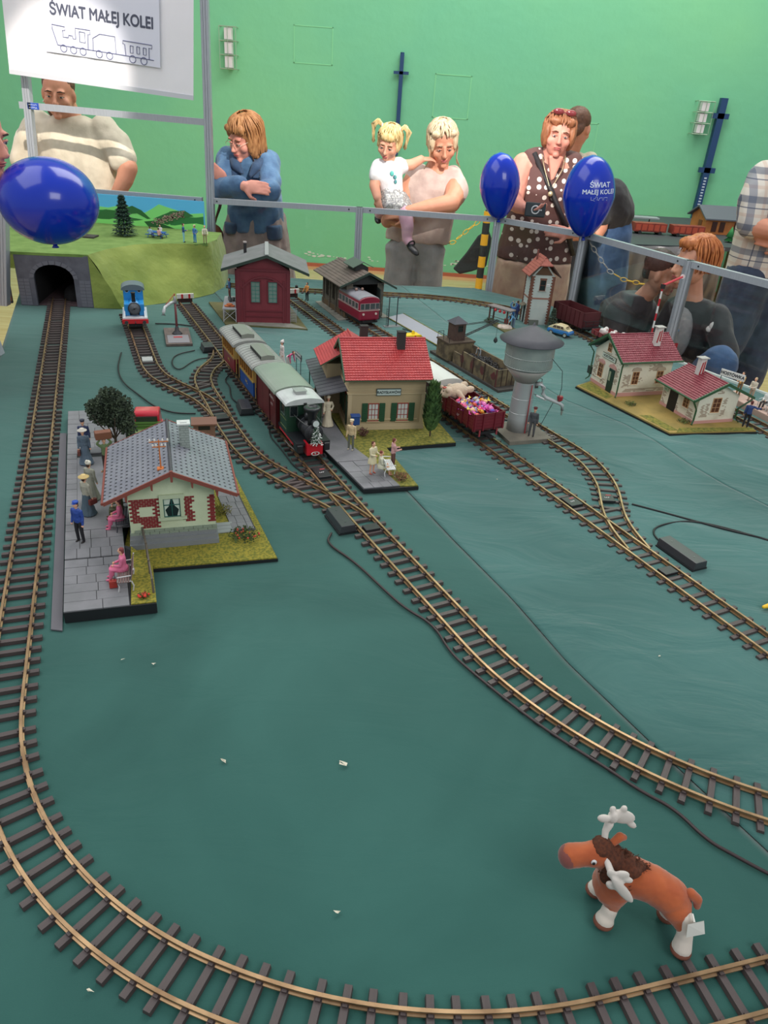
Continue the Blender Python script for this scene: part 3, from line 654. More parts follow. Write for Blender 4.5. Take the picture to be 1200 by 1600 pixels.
# figures on this platform
mini('policeman figurine in a blue tunic and cap alone on the grey platform',(-.568,1.18,ZP),R(-20),.084,'stand',(38,70,150),(28,28,34),hat=('cap',(34,74,168)))
b = None
mini('lady figurine with straw hat, long blue-grey skirt and brown suitcase',(-.593,1.283,ZP),R(150),.084,'stand',(168,166,150),(74,92,104),skirt=.9,hat=('brim',(214,186,124)),extra=suitcase((112,50,44),0))
mini('grey-coated lady figurine with white bonnet behind the straw-hatted one',(-.608,1.345,ZP),R(160),.084,'stand',(150,150,136),(150,150,136),skirt=.9,hat=('bun',(214,210,196)))
mini('small boy figurine in dark green striding beside the white-bonneted lady',(-.583,1.392,ZP),R(60),.07,'walk',(66,82,44),(60,74,44),arms=('wide','down'))
def trunk(o,H,k,hp,sh,hd):
    p = hd * k; b = MB(); b.cb(p.x,p.y,p.z + .006,.034,.018,.017); b.build('trunk',mat('brown_case',(122,76,56),.6),o,bevel=.0015)
mini('porter figurine in green carrying a brown trunk above his head',(-.625,1.475,ZP),R(30),.078,'walk',(104,124,84),(60,48,44),arms=('carry','carry'),extra=trunk)
mini('lady figurine in long blue-grey dress and white hat with brown bag',(-.683,1.504,ZP),R(20),.082,'stand',(88,104,120),(88,104,120),skirt=.9,hat=('brim',(206,200,188)),extra=suitcase((104,56,48),0))
mini('officer figurine in dark blue tunic and cap furthest back beside the bushy tree',(-.705,1.56,ZP),R(10),.08,'stand',(40,50,86),(30,32,40),hat=('cap',(40,44,60)))
bench('dark metal bench against the track-side wall of the brick-patched station',(-.503,1.257,ZP),R(-72),(52,60,66),(46,52,58))
mini('seated olive-green male figurine beside the pink lady under the station eaves',(-.524,1.277,ZP + .001),R(-72),.08,'sit',(104,106,76),(92,92,64),arms=('lap','lap'),hair=(60,50,40),shoes=(110,70,50))
mini('seated pink-coated lady figurine on the dark bench under the station eaves',(-.512,1.240,ZP + .001),R(-72),.08,'sit',(214,108,142),(214,108,142),skirt=.3,arms=('lap','lap'),hair=(104,48,50),shoes=(222,110,140))
bench('slatted brown bench with silver frame beside the wooden fence',(-.432,1.062,ZP),R(-72),(112,92,88),(196,196,196),w=.058)
mini('pink-coated lady figurine sitting alone on the slatted bench',(-.448,1.070,ZP + .001),R(-78),.082,'sit',(214,112,146),(214,112,146),skirt=.3,arms=('lap','lap'),hair=(122,56,58),shoes=(226,112,146))
o = thing('travel_bag','small red bag on the paving beneath the lone pink lady','bag',(-.458,1.043,ZP + .0005),R(20)); b = MB(); b.cb(0,0,0,.013,.008,.014); b.build('body',flat((160,50,40),.5),o,bevel=.001); b = MB(); b.ring((0,0,.015),.003,.0006,'y',10,4); b.build('handle',flat((120,36,32)),o)
# bushy tree
def crown(name,label,loc,stems,blobs,col,col2,n,leaf,seed=1,cat='tree'):
    o = thing(name,label,cat,loc); rr = random.Random(seed); s = MB()
    for st_ in stems: s.tube(st_[0],st_[1],6)
    s.build('trunk',mat('bark_brown',(74,62,50),.9,bump=.5,bscale=300),o)
    b = MB(); tot = sum(r[1][0] * r[1][1] * r[1][2] for r in blobs)
    for c,r in blobs:
        for i in range(int(n * r[0] * r[1] * r[2] / tot)):
            d = Vector((rr.gauss(0,1),rr.gauss(0,1),rr.gauss(0,1))).normalized(); t = rr.random() ** .4; p = Vector(c) + Vector((d.x * r[0],d.y * r[1],d.z * r[2])) * t
            e = (d + Vector((rr.uniform(-1,1),rr.uniform(-1,1),rr.uniform(-1,1)))).normalized(); f = e.orthogonal().normalized(); q = leaf * rr.uniform(.6,1.3)
            b.add([p,p + e * q * .5 + f * q * .4,p + e * q,p + e * q * .5 - f * q * .4],[(0,1,2,3)])
    b.build('foliage',mat('foliage_%d_%d_%d' % col,col,.8,col2=col2,nscale=90),o,kind='stuff'); return o
rr = random.Random(5)
crown('bushy_tree','bushy dark green broad-crowned tree behind the grey tiled station',Aw(.066,.652,ZP),[([(0,0,-.002),(.002,0,.03),(-.004,0,.06)],[.004,.003,.002])] + [([(0,0,.02),(.03 * math.cos(a),.03 * math.sin(a),.06),(.045 * math.cos(a),.045 * math.sin(a),.09)],[.002,.0014,.0008]) for a in (0,1.3,2.6,3.9,5.2)],
      [((0,0,.095),(.040,.036,.042)),((-.028,0,.088),(.028,.03,.03)),((.028,-.004,.08),(.024,.03,.034)),((-.002,0,.125),(.026,.026,.022)),((-.046,.01,.093),(.018,.02,.018)),((.03,0,.11),(.02,.02,.018)),((.036,0,.05),(.016,.02,.02))],(70,84,62),(40,52,42),7500,.0058,2)
# truck and outhouse behind the station
o = thing('toy_truck','toy pickup truck with red cab and green slatted bed behind the grey tiled roof','toy truck',Aw(.136,.70,.002),AR - R(4))
rt = mat('truck_red',(196,34,54),.3,coat=.5); gt = mat('truck_green',(88,124,62),.45)
b = MB(); b.prism([(.045,.014),(.13,.014),(.13,.032),(.118,.036),(.104,.062),(.062,.066),(.055,.06),(.05,.034)],-.031,.031,'x'); c = b.build('cab',rt,o,bevel=.004)
b = MB(); b.box(-.026,.026,.046,.051,.038,.056); b.build('rear_window',mat('dark_glass',(26,34,36),.15,coat=.3),c)
b = MB(); b.box(-.036,.036,-.06,.046,.020,.024); b.build('bed_floor',mat('bed_green_pale',(132,156,104),.6),o)
for (x0,x1,y0,y1) in ((-.038,-.035,-.06,.046),(.035,.038,-.06,.046),(-.038,.038,.044,.047),(-.038,.038,-.062,-.059)):
    for z in (.024,.031,.038): b = MB(); b.box(x0,x1,y0,y1,z,z + .0052); b.build('side_plank',gt,o)
b = MB(); b.box(-.034,.034,-.055,.12,.010,.020); b.build('chassis',rt,o)
for x in (-.033,.033):
    for y in (-.035,.095): b = MB(); b.cyl((x - .005,y,.011),(x + .005,y,.011),.011,n=18); b.build('wheel',flat((30,30,32),.7),o)
o = thing('outhouse','small brown plank hut with a dark slot behind the grey chimney','hut',Aw(.275,.665,.002),AR - R(3))
bm_ = mat('hut_brown',(128,96,80),.7,col2=(110,82,70),nscale=30)
for i in range(8): b = MB(); b.box(-.026 + i * .0065,-.0197 + i * .0065,-.018,-.016,.012,.068 if not 1 < i < 6 else .056); b.build('plank',bm_,o)
b = MB(); b.box(-.0255,.0255,-.016,.02,0,.068); b.build('body',bm_,o); b = MB(); b.box(-.014,.014,-.0185,-.0158,.0555,.0655); b.build('slot',flat((24,20,20)),o)
b = MB(); b.box(-.031,.031,-.023,.026,.068,.072); b.build('roof',flat((118,80,66),.6),o)
# ---------------------------------------------------------------- tiled roof helper
def tiled_roof(st,x0,x1,y0,yr,y1,ze,zr,m,under,pitch=.006,waves=True,name='roof_tile',ax='x'):
    """two slopes, ridge along local x, courses of small rolled tiles as real relief"""
    def P(x,y,z): return (x,y,z) if ax == 'x' else (y,x,z)
    b = MB()
    for ys in (y0,y1): b.add([P(x0,yr,zr),P(x1,yr,zr),P(x1,ys,ze),P(x0,ys,ze),P(x0,yr,zr - .004),P(x1,yr,zr - .004),P(x1,ys,ze - .003),P(x0,ys,ze - .003)],[(0,1,2,3),(4,7,6,5),(0,4,5,1),(2,6,7,3),(1,5,6,2),(0,3,7,4)])
    b.build('roof_board',under,st)
    b = MB()
    for ys in (y0,y1):
        L_ = math.hypot(ys - yr,zr - ze); uy,uz = (ys - yr) / L_,(ze - zr) / L_; ny,nz = abs(uz) * (1 if ys > yr else -1),abs(uy)
        nr = max(2,round(L_ / pitch)); nx = max(2,round((x1 - x0) / (pitch * .9))); h = L_ / nr
        for j in range(nr):
            xs = []
            for i in range(nx):
                w_ = (x1 - x0) / nx; xa = x0 + i * w_
                prof = ((0,.0004),(.3,.0016),(.6,.0016),(1,.0004))
                top = [P(xa + w_ * t,yr + uy * j * h + ny * (e * .3),zr + uz * j * h + nz * (e * .3)) for t,e in prof]
                bot = [P(xa + w_ * t,yr + uy * (j + 1) * h + ny * (e + .0007),zr + uz * (j + 1) * h + nz * (e + .0007)) for t,e in prof]
                low = [P(xa + w_ * t,yr + uy * (j + 1) * h,zr + uz * (j + 1) * h) for t,e in prof]
                b.add(top + bot + low,[(k,k + 1,k + 5,k + 4) for k in range(3)] + [(k + 4,k + 5,k + 9,k + 8) for k in range(3)])
    b.build(name,m,st,kind='stuff')
    b = MB(); a,c = P(x0,yr,zr + .001),P(x1,yr,zr + .001); b.cyl(a,c,.0028,n=8); b.build('ridge',m,st)
def window(st,x0,x1,z0,z1,y,frame,glass,nx=2,nz=3,curtain=None,sill=None,fr=.0018,ax='x',sgn=-1):
    """window set in a wall plane y (facing sgn*y); ax='y' puts it in a plane of constant x"""
    def B(b,a0,a1,d0,d1,c0,c1):
        lo,hi = sorted((y + sgn * d0,y + sgn * d1))
        b.box(a0,a1,lo,hi,c0,c1) if ax == 'x' else b.box(lo,hi,a0,a1,c0,c1)
    b = MB()
    B(b,x0 - fr,x0,0,.0022,z0 - fr,z1 + fr); B(b,x1,x1 + fr,0,.0022,z0 - fr,z1 + fr); B(b,x0,x1,0,.0022,z1,z1 + fr); B(b,x0,x1,0,.0022,z0 - fr,z0)
    for i in range(1,nx): x = x0 + (x1 - x0) * i / nx; B(b,x - .0006,x + .0006,.0003,.0014,z0,z1)
    for i in range(1,nz): z = z0 + (z1 - z0) * i / nz; B(b,x0,x1,.0003,.0014,z - .0006,z + .0006)
    wo = b.build('window',frame,st)
    b = MB(); B(b,x0,x1,.0001,.0004,z0,z1); b.build('pane',glass,wo)
    if curtain: b = MB(); B(b,x0 + .0006,x0 + (x1 - x0) * .44,.0004,.0006,z0,z1); B(b,x1 - (x1 - x0) * .44,x1 - .0006,.0004,.0006,z0,z1); b.build('curtain',curtain,wo)
    if sill: b = MB(); B(b,x0 - .006,x1 + .006,0,.004,z0 - fr - .0022,z0 - fr); b.build('sill',sill,wo)
    return wo
dglass = mat('dark_glass',(26,34,36),.15,coat=.3)
# ---------------------------------------------------------------- tan station, red roof, green shutters
BO = (-.050,1.497); BR = R(19)
def Bw(x,y,z=0): return (BO[0] + x * math.cos(BR) - y * math.sin(BR),BO[1] + x * math.sin(BR) + y * math.cos(BR),z)
o = thing('station_diorama','dark-edged base with grey platform and mossy lawn under the tan station','base',Bw(0,0),BR)
b = MB(); b.prism([(0,0),(.131,-.006),(.12,.21),(.313,.215),(.318,.42),(.03,.46),(-.03,.80),(-.095,.80),(-.04,.22)],.003,.012); b.build('board',black_edge,o)
b = MB(); b.prism([(.088,.001),(.130,-.0045),(.119,.212),(.312,.217),(.316,.418),(.03,.458),(.03,.25)],.012,.0145); b.build('lawn',mat('mossy_grass',(140,132,56),.95,col2=(88,96,40),nscale=130,bump=1,bscale=420,lo=.38,hi=.64),o)
b = MB(); b.prism([(-.005,.40),(.02,.40),(-.035,.798),(-.06,.798)],.012,.0145); b.build('lawn',MATS['mossy_grass'],o)
b = MB(); b.prism([(0,.001),(.088,.001),(.03,.25),(.02,.45),(-.045,.798),(-.094,.798),(-.04,.22)],.012,.0135); b.build('bedding',flat((60,62,66),.8),o)
sk2 = lambda y: -.19 * y
slabs(.001,.088,.001,.145,.0155,3,5,o,slabm,skew=lambda y: -.17 * y)
b = MB(); b.prism([(-.026,.147),(.058,.147),(.03,.25),(.022,.45),(-.045,.797),(-.093,.797),(-.042,.23)],.0135,.0154); b.build('smooth_paving',slabm,o)
HB = (-.1148,1.829); HR = R(14)
st = thing('model_station','tan model station with red tiled roof, green shutters and name board','model house',(HB[0],HB[1],.0145),HR); st.scale = (1,1,1.1)
tan = mat('tan_wall',(176,158,124),.75,col2=(166,148,116),nscale=14,bump=.1,bscale=150)
b = MB(); b.prism([(0,0),(.20,0),(.20,.13),(.10,.198),(0,.13)],0,.207,'x')
b = MB(); b.prism([(0,0),(.19,0),(.19,.135),(.095,.197),(0,.135)],0,.207,'x'); b.build('wall',tan,st)
b = MB(); b.box(-.04,.0,.12,.235,0,.13); b.box(0,.11,.188,.235,0,.13); b.build('side_wing',tan,st)
b = MB(); b.box(-.003,.210,-.003,.0,0,.010); b.box(-.002,.209,-.002,0,.010,.016)
b.box(-.002,.209,-.0025,0,.0905,.0935); b.box(-.002,.209,-.002,0,.129,.134)
for x in (0,.197): b.box(x,x + .010,-.002,0,.016,.09)
for z in (.100,.107,.114,.121): b.box(0,.207,-.0008,0,z,z + .0004)
b.box(.03,.19,-.003,0,.0255,.028); b.build('plaster_band',mat('tan_trim',(186,168,134),.7),st)
b = MB(); b.box(-.003,0,0,.12,.092,.096); b.box(-.003,0,0,.19,0,.01); b.box(-.002,0,.0,.19,.1,.104); b.build('plaster_band',MATS['tan_trim'],st)
rf = mat('roof_red',(184,62,62),.5,col2=(170,52,56),nscale=40)
tiled_roof(st,-.014,.221,-.02,.095,.21,.131,.20,rf,flat((70,84,60),.7),.0078)
tiled_roof(st,.10,.245,-.06,.035,.13,.132,.182,rf,flat((70,84,60),.7),.0078,ax='y')
gs = mat('shutter_green',(34,76,50),.5)
b = MB()
for (x0,x1) in ((.055,.082),(.1345,.163)): pass
for k,(x0,x1) in enumerate(((.0565,.0815),(.1355,.162))):
    window(st,x0,x1,.024,.066,0,flat((150,52,46),.5),flat((196,200,196),.3),3,3,sill=MATS['tan_trim'])
    for xs in (x0 - .0185,x1 + .0035):
        s = MB(); s.box(xs,xs + .015,-.0032,0,.0215,.068)
        for i in range(9): s.box(xs + .002,xs + .013,-.004,-.003,.025 + i * .0047,.0275 + i * .0047)
        s.build('shutter',gs,st)
b = MB(); b.box(.074,.140,-.0045,-.001,.088,.105); sgn = b.build('name_board',flat((66,84,84),.5),st)
b = MB(); b.box(.0755,.1385,-.005,-.0044,.0895,.1035); b.build('panel',flat((186,200,196),.5),sgn)
text('lettering','RADYSŁAWÓW',.0088,flat((44,54,54)),sgn,(.107,-.0052,.0962),FT,.0002,0,fat=.0003)
for y in (.03,.075,.12):
    s = MB(); s.box(-.003,0,y - .016,y - .005,.03,.085); s.box(-.003,0,y + .005,y + .016,.03,.085); s.build('shutter',gs,st)
    window(st,y - .005,y + .005,.03,.085,0,flat((150,52,46),.5),dglass,2,4,ax='y')
s = MB(); s.box(-.0025,0,.006,.022,0,.07); s.build('door',mat('door_dark_green',(30,54,42),.5),st)
for y in (.06,.085,.108,.13): s = MB(); s.box(-.003,0,y - .006,y + .006,.118 if y < .1 else .12,.15 if .08 < y < .12 else .142); s.build('shutter',gs,st)
for s_ in (-1,1):
    b = MB(); ys = -.02 if s_ < 0 else .21; b.prism([(.095,.202),(ys,.133),(ys,.126),(.095,.194)],-.016,-.013,'x'); b.build('bargeboard',gs,st)
for i,y in enumerate((.03,.062,.095,.128,.16)):
    z = .2 - abs(y - .095) * .6; b = MB(); b.prism([(y - .002,z),(y + .002,z),(y + .002,z - .014 - .01 * (i % 2)),(y - .002,z - .014)],-.0125,-.0105,'x'); b.build('gable_fretwork',gs,st)
b = MB(); b.prism([(-.076,.086),(0,.101),(0,.0985),(-.076,.0835)],.006,.30,'y'); cn = b.build('canopy',mat('canopy_grey',(88,88,94),.5,col2=(78,78,84),nscale=30),st)
b = MB(); 
for i in range(13): y = .008 + i * .0243; b.prism([(-.076,.0868),(0,.1018),(0,.101),(-.076,.086)],y,y + .001,'y')
b.build('seam',flat((74,74,80),.5),cn)
for y in (.03,.15,.28): b = MB(); b.cyl((-.066,y,0),(-.066,y,.086),.0016,n=8); b.build('post',gs,cn)
for (x,y,z0) in ((.148,.07,.165),(.07,.185,.15)): b = MB(); b.cb(x,y,z0,.021,.018,.058); c = b.build('chimney',flat((52,48,46),.8),st); b = MB(); b.cb(x,y,z0 + .057,.023,.02,.002); b.build('cap',flat((38,34,34),.8),c)
bench('white metal park bench at the end of the tan station platform',(-.008,1.588,.0155),R(105),(222,224,222),(214,216,216),w=.056)
mini('standing lady figurine in cream dress facing the white bench',(-.036,1.578,.0155),R(50),.08,'stand',(214,204,168),(214,204,168),skirt=.34,arms=('fwd','fwd'),hair=(90,44,34),bare=True,shoes=(170,90,80))
mini('lady figurine in pale dress sitting on the white park bench',(-.016,1.577,.0155),R(100),.078,'sit',(222,220,196),(222,220,196),skirt=.25,arms=('lap','down'),hair=(116,56,46),bare=True,shoes=(190,130,110))
mini('figurine in reddish top leaning behind the white park bench',(.012,1.615,.0155),R(110),.076,'stand',(196,150,150),(96,60,54),arms=('fwd','fwd'),hair=(110,50,44))
mini('old man figurine in beige jacket and cap near the blue letterbox',(-.095,1.704,.0155),R(-20),.078,'stand',(206,184,144),(104,108,96),hat=('cap',(210,196,164)),shoes=(190,178,160))
o = thing('letterbox','bright blue letterbox with rounded lid by the corner of the tan station','letterbox',(-.092,1.80,.0145),HR); bl = mat('letterbox_blue',(34,74,138),.4)
b = MB(); b.box(-.011,.011,-.008,.008,.030,.054); b.build('body',bl,o,bevel=.002); b = MB(); b.box(-.0125,.0125,-.0095,.0095,.052,.057); b.build('lid',bl,o,bevel=.0015); b = MB(); b.cyl((0,0,0),(0,0,.031),.0025,n=8); b.build('post',flat((60,60,64)),o)
bush('red_leaved_bush','low red-brown leafy bush beside the blue letterbox','bush',(-.070,1.792,.0145),.015,.024,(104,60,56),220,.004,seed=8)
bush('red_leaved_bush','spreading russet bush on the lawn behind the white park bench','bush',(.034,1.556,.0145),.019,.017,(134,76,58),300,.004,col2=(90,84,44),seed=9)
mini('lady figurine in long cream robe standing by the tan station door',(-.168,1.845,.0155),R(20),.082,'stand',(214,204,178),(214,204,178),skirt=.9,arms=('down','hip'),hat=('bun',(220,208,186)))
mini('grey-dressed lady figurine in the group under the grey canopy',(-.195,1.915,.0155),R(60),.08,'stand',(146,136,132),(146,136,132),skirt=.9,hair=(60,40,36))
mini('white-bloused figurine seated in the group under the grey canopy',(-.215,1.965,.0155),R(-90),.078,'sit',(214,206,196),(130,80,70),arms=('lap','lap'),hair=(54,40,38))
mini('brown-jacketed figurine at the back of the group under the canopy',(-.205,2.02,.0155),R(-60),.078,'stand',(150,110,96),(70,60,58),hair=(40,32,30))
mini('figurine in white dress and white hat behind the red boxcar roof',(-.362,2.31,.0155),R(-60),.08,'stand',(228,220,216),(228,220,216),skirt=.9,hat=('bun',(232,224,220)))
mini('figurine in pink top leaning towards the one in the white dress',(-.340,2.29,.0155),R(60),.074,'bend',(218,96,140),(226,220,216),hair=(90,40,40))
o = thing('station_name_sign','white name board with blurred lettering on two posts beside the boxcar','sign',(-.296,2.208,.0155),R(116))
for x in (-.021,.021): b = MB(); b.cyl((x,0,0),(x,0,.075),.0013,n=8); b.build('post',flat((92,104,108),.5),o)
b = MB(); b.box(-.027,.027,-.0018,.0018,.060,.080); s = b.build('board',flat((90,98,100),.5),o); b = MB(); b.box(-.0255,.0255,-.0022,.0022,.0615,.0785); b.build('panel',flat((206,212,210),.5),s)
text('lettering','RADYSŁAWÓW',.0075,flat((60,66,70)),s,(0,-.0023,.070),FT,.0002,.0002); text('lettering','RADYSŁAWÓW',.0075,flat((60,66,70)),s,(0,.0023,.070),(PI / 2,0,PI),.0002,.0002)
o = bush('flower_border','narrow border of orange and white flowers beside the name board','plant',(-.305,2.12,.0145),.014,.010,(150,120,60),140,.004,flowers=(214,130,84),seed=12)
# poplar
def poplar(name,label,loc,h,r,col,col2,n=1800,seed=3,cat='tree',conical=False,leaf=.006,snow=None):
    o = thing(name,label,cat,loc); rr = random.Random(seed); b = MB(); b.cyl((0,0,-.001),(0,0,h * .9),r * .10,r * .03,8); b.build('trunk',MATS['bark_brown'],o)
    b = MB(); s = MB()
    for i in range(n):
        t = rr.random(); z = h * (.12 + .88 * t) if not conical else h * (.06 + .94 * t)
        rad = r * (1 - t) ** .9 if conical else r * min(1,.45 + t * 2.2) * (1 - t) ** .45
        if conical: rad *= .75 + .25 * math.cos(t * 60)
        a = rr.uniform(0,2 * PI); q = rad * rr.random() ** .35; p = Vector((q * math.cos(a),q * math.sin(a),z))
        d = Vector((math.cos(a),math.sin(a),-.25 if conical else 2.2)).normalized(); e = Vector((-math.sin(a),math.cos(a),rr.uniform(-.4,.4))); L_ = leaf * rr.uniform(.6,1.3)
        (s if snow and rr.random() < .45 else b).add([p,p + d * L_ * .5 + e * L_ * .22,p + d * L_,p + d * L_ * .5 - e * L_ * .22],[(0,1,2,3)])
    b.build('foliage',mat('foliage_%d_%d_%d' % col,col,.8,col2=col2,nscale=90),o,kind='stuff')
    if snow: s.build('snow',flat(snow,.7),o,kind='stuff')
    return o
poplar('poplar_tree','tall narrow bright green poplar at the right end of the tan station',(.107,1.83,.0145),.138,.023,(92,124,66),(46,76,38),1300,3,leaf=.020)
# ---------------------------------------------------------------- dark red goods shed
GO = (-.610,2.810); GR = R(10)
st = thing('goods_shed','dark red model goods shed with wide grey roof and loading dock','model house',(GO[0],GO[1],.001),GR)
b = MB(); b.prism([(-.044,-.03),(.262,-.072),(.20,.30),(-.128,.30)],0,.006); b.build('base',mat('base_mossy_brown',(104,98,62),.9,col2=(84,84,50),nscale=30),st)
b = MB(); b.prism([(.0,-.03),(.258,-.066),(.20,.0),(.0,.0)],.006,.0075); b.build('paving',mat('pale_stone',(148,146,136),.8,col2=(130,130,120),nscale=40),st)
dr = mat('oxblood_wall',(126,46,56),.6,col2=(116,40,50),nscale=20); dr2 = mat('oxblood_trim',(110,38,48),.6)
W0,W1,D1,ZE,ZR = 0,.196,.20,.215,.262
b = MB(); b.prism([(W0,.006),(W1,.006),(W1,ZE - .012),(.11,ZR - .008),(W0,ZE - .012)],0,D1,'y'); b.build('wall',dr,st)
b = MB()
b.box(-.002,.012,-.003,0,.006,.20); b.box(.184,.198,-.003,0,.006,.20); b.box(.001,.197,-.004,0,.198,.207)
for z in (.030,.050): b.box(.028,.170,-.0035,0,z,z + .005)
b.box(.022,.028,-.0035,0,.006,.165); b.box(.170,.176,-.0035,0,.006,.165)
for i in range(12):
    a0,a1 = PI * (.82 - .64 * i / 12),PI * (.82 - .64 * (i + 1) / 12); cx,cz,r_ = .099,.085,.09
    b.prism([(cx + r_ * math.cos(a),cz + r_ * math.sin(a)) for a in (a0,a1)] + [(cx + (r_ + .007) * math.cos(a),cz + (r_ + .007) * math.sin(a)) for a in (a1,a0)],-.005,0,'y')
b.build('pilaster_band',dr2,st)
for (x0,x1) in ((.054,.083),(.118,.147)): window(st,x0,x1,.086,.158,0,flat((44,128,116),.5),mat('greenish_glass',(120,140,132),.12,coat=.4),2,5,sill=dr2,fr=.0015); b = MB(); b.box(x0 - .005,x0 - .0015,-.004,0,.082,.164); b.box(x1 + .0015,x1 + .005,-.004,0,.082,.164); b.box(x0 - .005,x1 + .005,-.004,0,.1605,.166); b.build('window_surround',dr2,st)
gd = mat('shed_door_green',(30,74,58),.55)
b = MB(); b.box(-.003,0,.03,.17,.045,.15); b.build('sliding_door',gd,st)
for y in (.03,.058,.086,.114,.142,.168): b = MB(); b.box(-.005,-.003,y,y + .003,.045,.15); b.build('door_rib',gd,st)
for y in (.0,.178): b = MB(); b.box(-.006,.0,y,y + .02,.006,.20); b.build('pilaster',dr2,st)
rfm = mat('felt_roof',(116,116,118),.7,col2=(104,106,106),nscale=20,bump=.2,bscale=150)
for s,xe in ((-1,-.055),(1,.268)):
    ze = .208 if s < 0 else .20
    b = MB(); b.prism([(.112,ZR),(xe,ze),(xe,ze - .006),(.112,ZR - .007)],-.028,.235,'y'); b.build('roof',rfm,st)
    b = MB(); b.prism([(.112,ZR + .001),(xe,ze + .001),(xe,ze - .009),(.112,ZR - .010)],-.031,-.028,'y'); b.build('bargeboard',mat('dark_green_board',(44,60,52),.6),st)
b = MB(); b.box(.105,.119,-.03,.236,ZR - .001,ZR + .003); b.build('ridge_cap',flat((150,152,152),.5),st)
b = MB(); b.cyl((.03,.15,.225),(.03,.15,.272),.006,n=12); ch = b.build('chimney',flat((36,34,38),.6),st); b = MB(); b.cyl((.03,.15,.272),(.03,.15,.277),.0068,n=12); b.build('cap',flat((170,160,158)),ch)
b = MB(); b.at(.045,.12,.2275,0,0,R(-17)); b.cb(0,0,0,.034,.010,.004); b.build('snow_guard',flat((164,166,168),.4),st)
dk = mat('dock_grey',(168,168,172),.6)
b = MB(); b.box(-.056,-.004,-.004,.19,.054,.058); b.build('dock_deck',dk,st)
for y in (-.002,.06,.12,.186):
    for x in (-.054,-.008): b = MB(); b.box(x,x + .003,y,y + .003,.006,.054); b.build('dock_post',dk,st)
for y in (-.001,.061): 
    for (xa,xb) in ((-.054,-.006),(-.006,-.054)): b = MB(); b.tube([(xa,y,.010),(xb,y,.052)],.0011,6); b.build('dock_brace',dk,st)
for j in range(3):
    for (ya,yb) in ((0,.06),(.06,0)): b = MB(); b.tube([(-.053,ya + j * .062,.010),(-.053,yb + j * .062,.052)],.0011,6); b.build('dock_brace',dk,st)
for i in range(8): b = MB(); b.box(.198,.222,.012 + i * .0,.016,.012 + i * .006,.0135 + i * .006); b.build('ladder_rung',dk,st)
for x in (.198,.221): b = MB(); b.box(x,x + .002,.012,.016,.006,.062); b.build('ladder_rail',dk,st)
def Gw(x,y,z=0): return (GO[0] + x * math.cos(GR) - y * math.sin(GR),GO[1] + x * math.sin(GR) + y * math.cos(GR),z)
o = thing('goods_pallet','orange stack of sacks on the dock of the dark red shed','pallet',Gw(-.03,.022,.0592),GR)
for i,(x,y,z) in enumerate(((-.009,0,0),(.009,.001,0),(0,.008,0),(0,0,.006))): b = MB(); b.ell((x,y,z + .004),(.012,.009,.004),10,6); b.build('sack',mat('orange_sack',(196,112,68),.8),o,True)
for i,(x,y) in enumerate(((-.03,.10),(-.018,.112),(-.034,.125))):
    o = thing('oil_drum',['dark grey drum nearest on the loading dock','dark grey drum beside the green shed door','dark grey drum furthest back on the dock'][i],'drum',Gw(x,y,.0592)); b = MB(); b.lathe([(.0055,0),(.006,.001),(.006,.006),(.0064,.0065),(.006,.007),(.006,.013),(.0055,.014)],14); b.build('body',flat((84,86,88),.5),o,True); b = MB(); b.cyl((0,0,.014),(0,0,.0144),.0048,n=12); b.build('lid',flat((60,60,62)),o)
mini('worker figurine in blue shirt on the dock of the dark red shed',Gw(-.035,.165,.0592),R(-60),.074,'stand',(58,92,140),(110,66,60),arms=('hip','down'))
# ---------------------------------------------------------------- stone engine shed
SO = (-.208,2.993); SR = R(26)
st = thing('engine_shed','grey stone model engine shed with brown roof and vent lantern','model house',(SO[0],SO[1],.001),SR)
stone = mat('shed_stone',(118,110,98),.85,col2=(92,88,80),nscale=60,bump=.5,bscale=200)
b = MB(); b.prism([(-.045,-.02),(.03,-.02),(.03,.28),(-.035,.28)],0,.005); b.prism([(.147,-.02),(.18,-.02),(.18,.28),(.147,.28)],0,.005); b.build('footing',MATS['pale_stone'],st)
wing = [(0,.04),(.105,.16),(.20,.27)]
b = MB(); b.box(-.004,.004,0,.27,.005,.14); b.box(.146,.154,0,.27,.005,.14); b.box(.004,.146,.262,.27,.005,.14); b.build('wall',mat('shed_inner',(70,66,62),.9),st)
st_m = None; rr = random.Random(21); S = MB()
for r_ in range(16):
    z = .007 + r_ * .0083; y = 0
    while y < .268:
        l = rr.uniform(.008,.016); y1 = min(y + l,.27); inwin = any(c - .013 < (y + y1) / 2 < c + .013 for c in (.06,.135,.21)) and .045 < z < .115
        if not inwin:
            for x0,x1 in ((-.0065,-.004),(.154,.1565)): S.box(x0,x1,y + .0004,y1 - .0004,z,z + .0077)
        y = y1
    for (xa,xb) in ((-.006,.022),(.128,.156)): 
        x = xa
        while x < xb - .001: l = rr.uniform(.006,.012); x1 = min(x + l,xb); S.box(x + .0003,x1 - .0003,-.0025,.001,z,z + .0077); x = x1
S.build('stone',stone,st,kind='stuff')
b = MB(); b.box(-.009,-.006,-.002,.272,.005,.026); b.build('plinth',mat('brown_plinth',(106,88,66),.8),st)
b = MB(); b.box(-.004,.022,-.001,.003,.026,.139); b.box(.128,.154,-.001,.003,.005,.139); b.build('front_wall',MATS['shed_inner'],st)
b = MB(); b.prism([(0,.135),(.15,.135),(.078,.178)],-.001,.004,'y'); b.build('gable',mat('gable_board',(48,50,50),.7),st)
for c in (.06,.135,.21): window(st,c - .009,c + .009,.052,.112,-.0065,flat((60,50,44),.6),flat((40,34,32),.3),2,3,ax='y',fr=.003)
for y in (.022,.098,.172,.247): b = MB(); b.box(-.011,-.006,y,y + .010,.005,.132); b.build('buttress',stone,st)
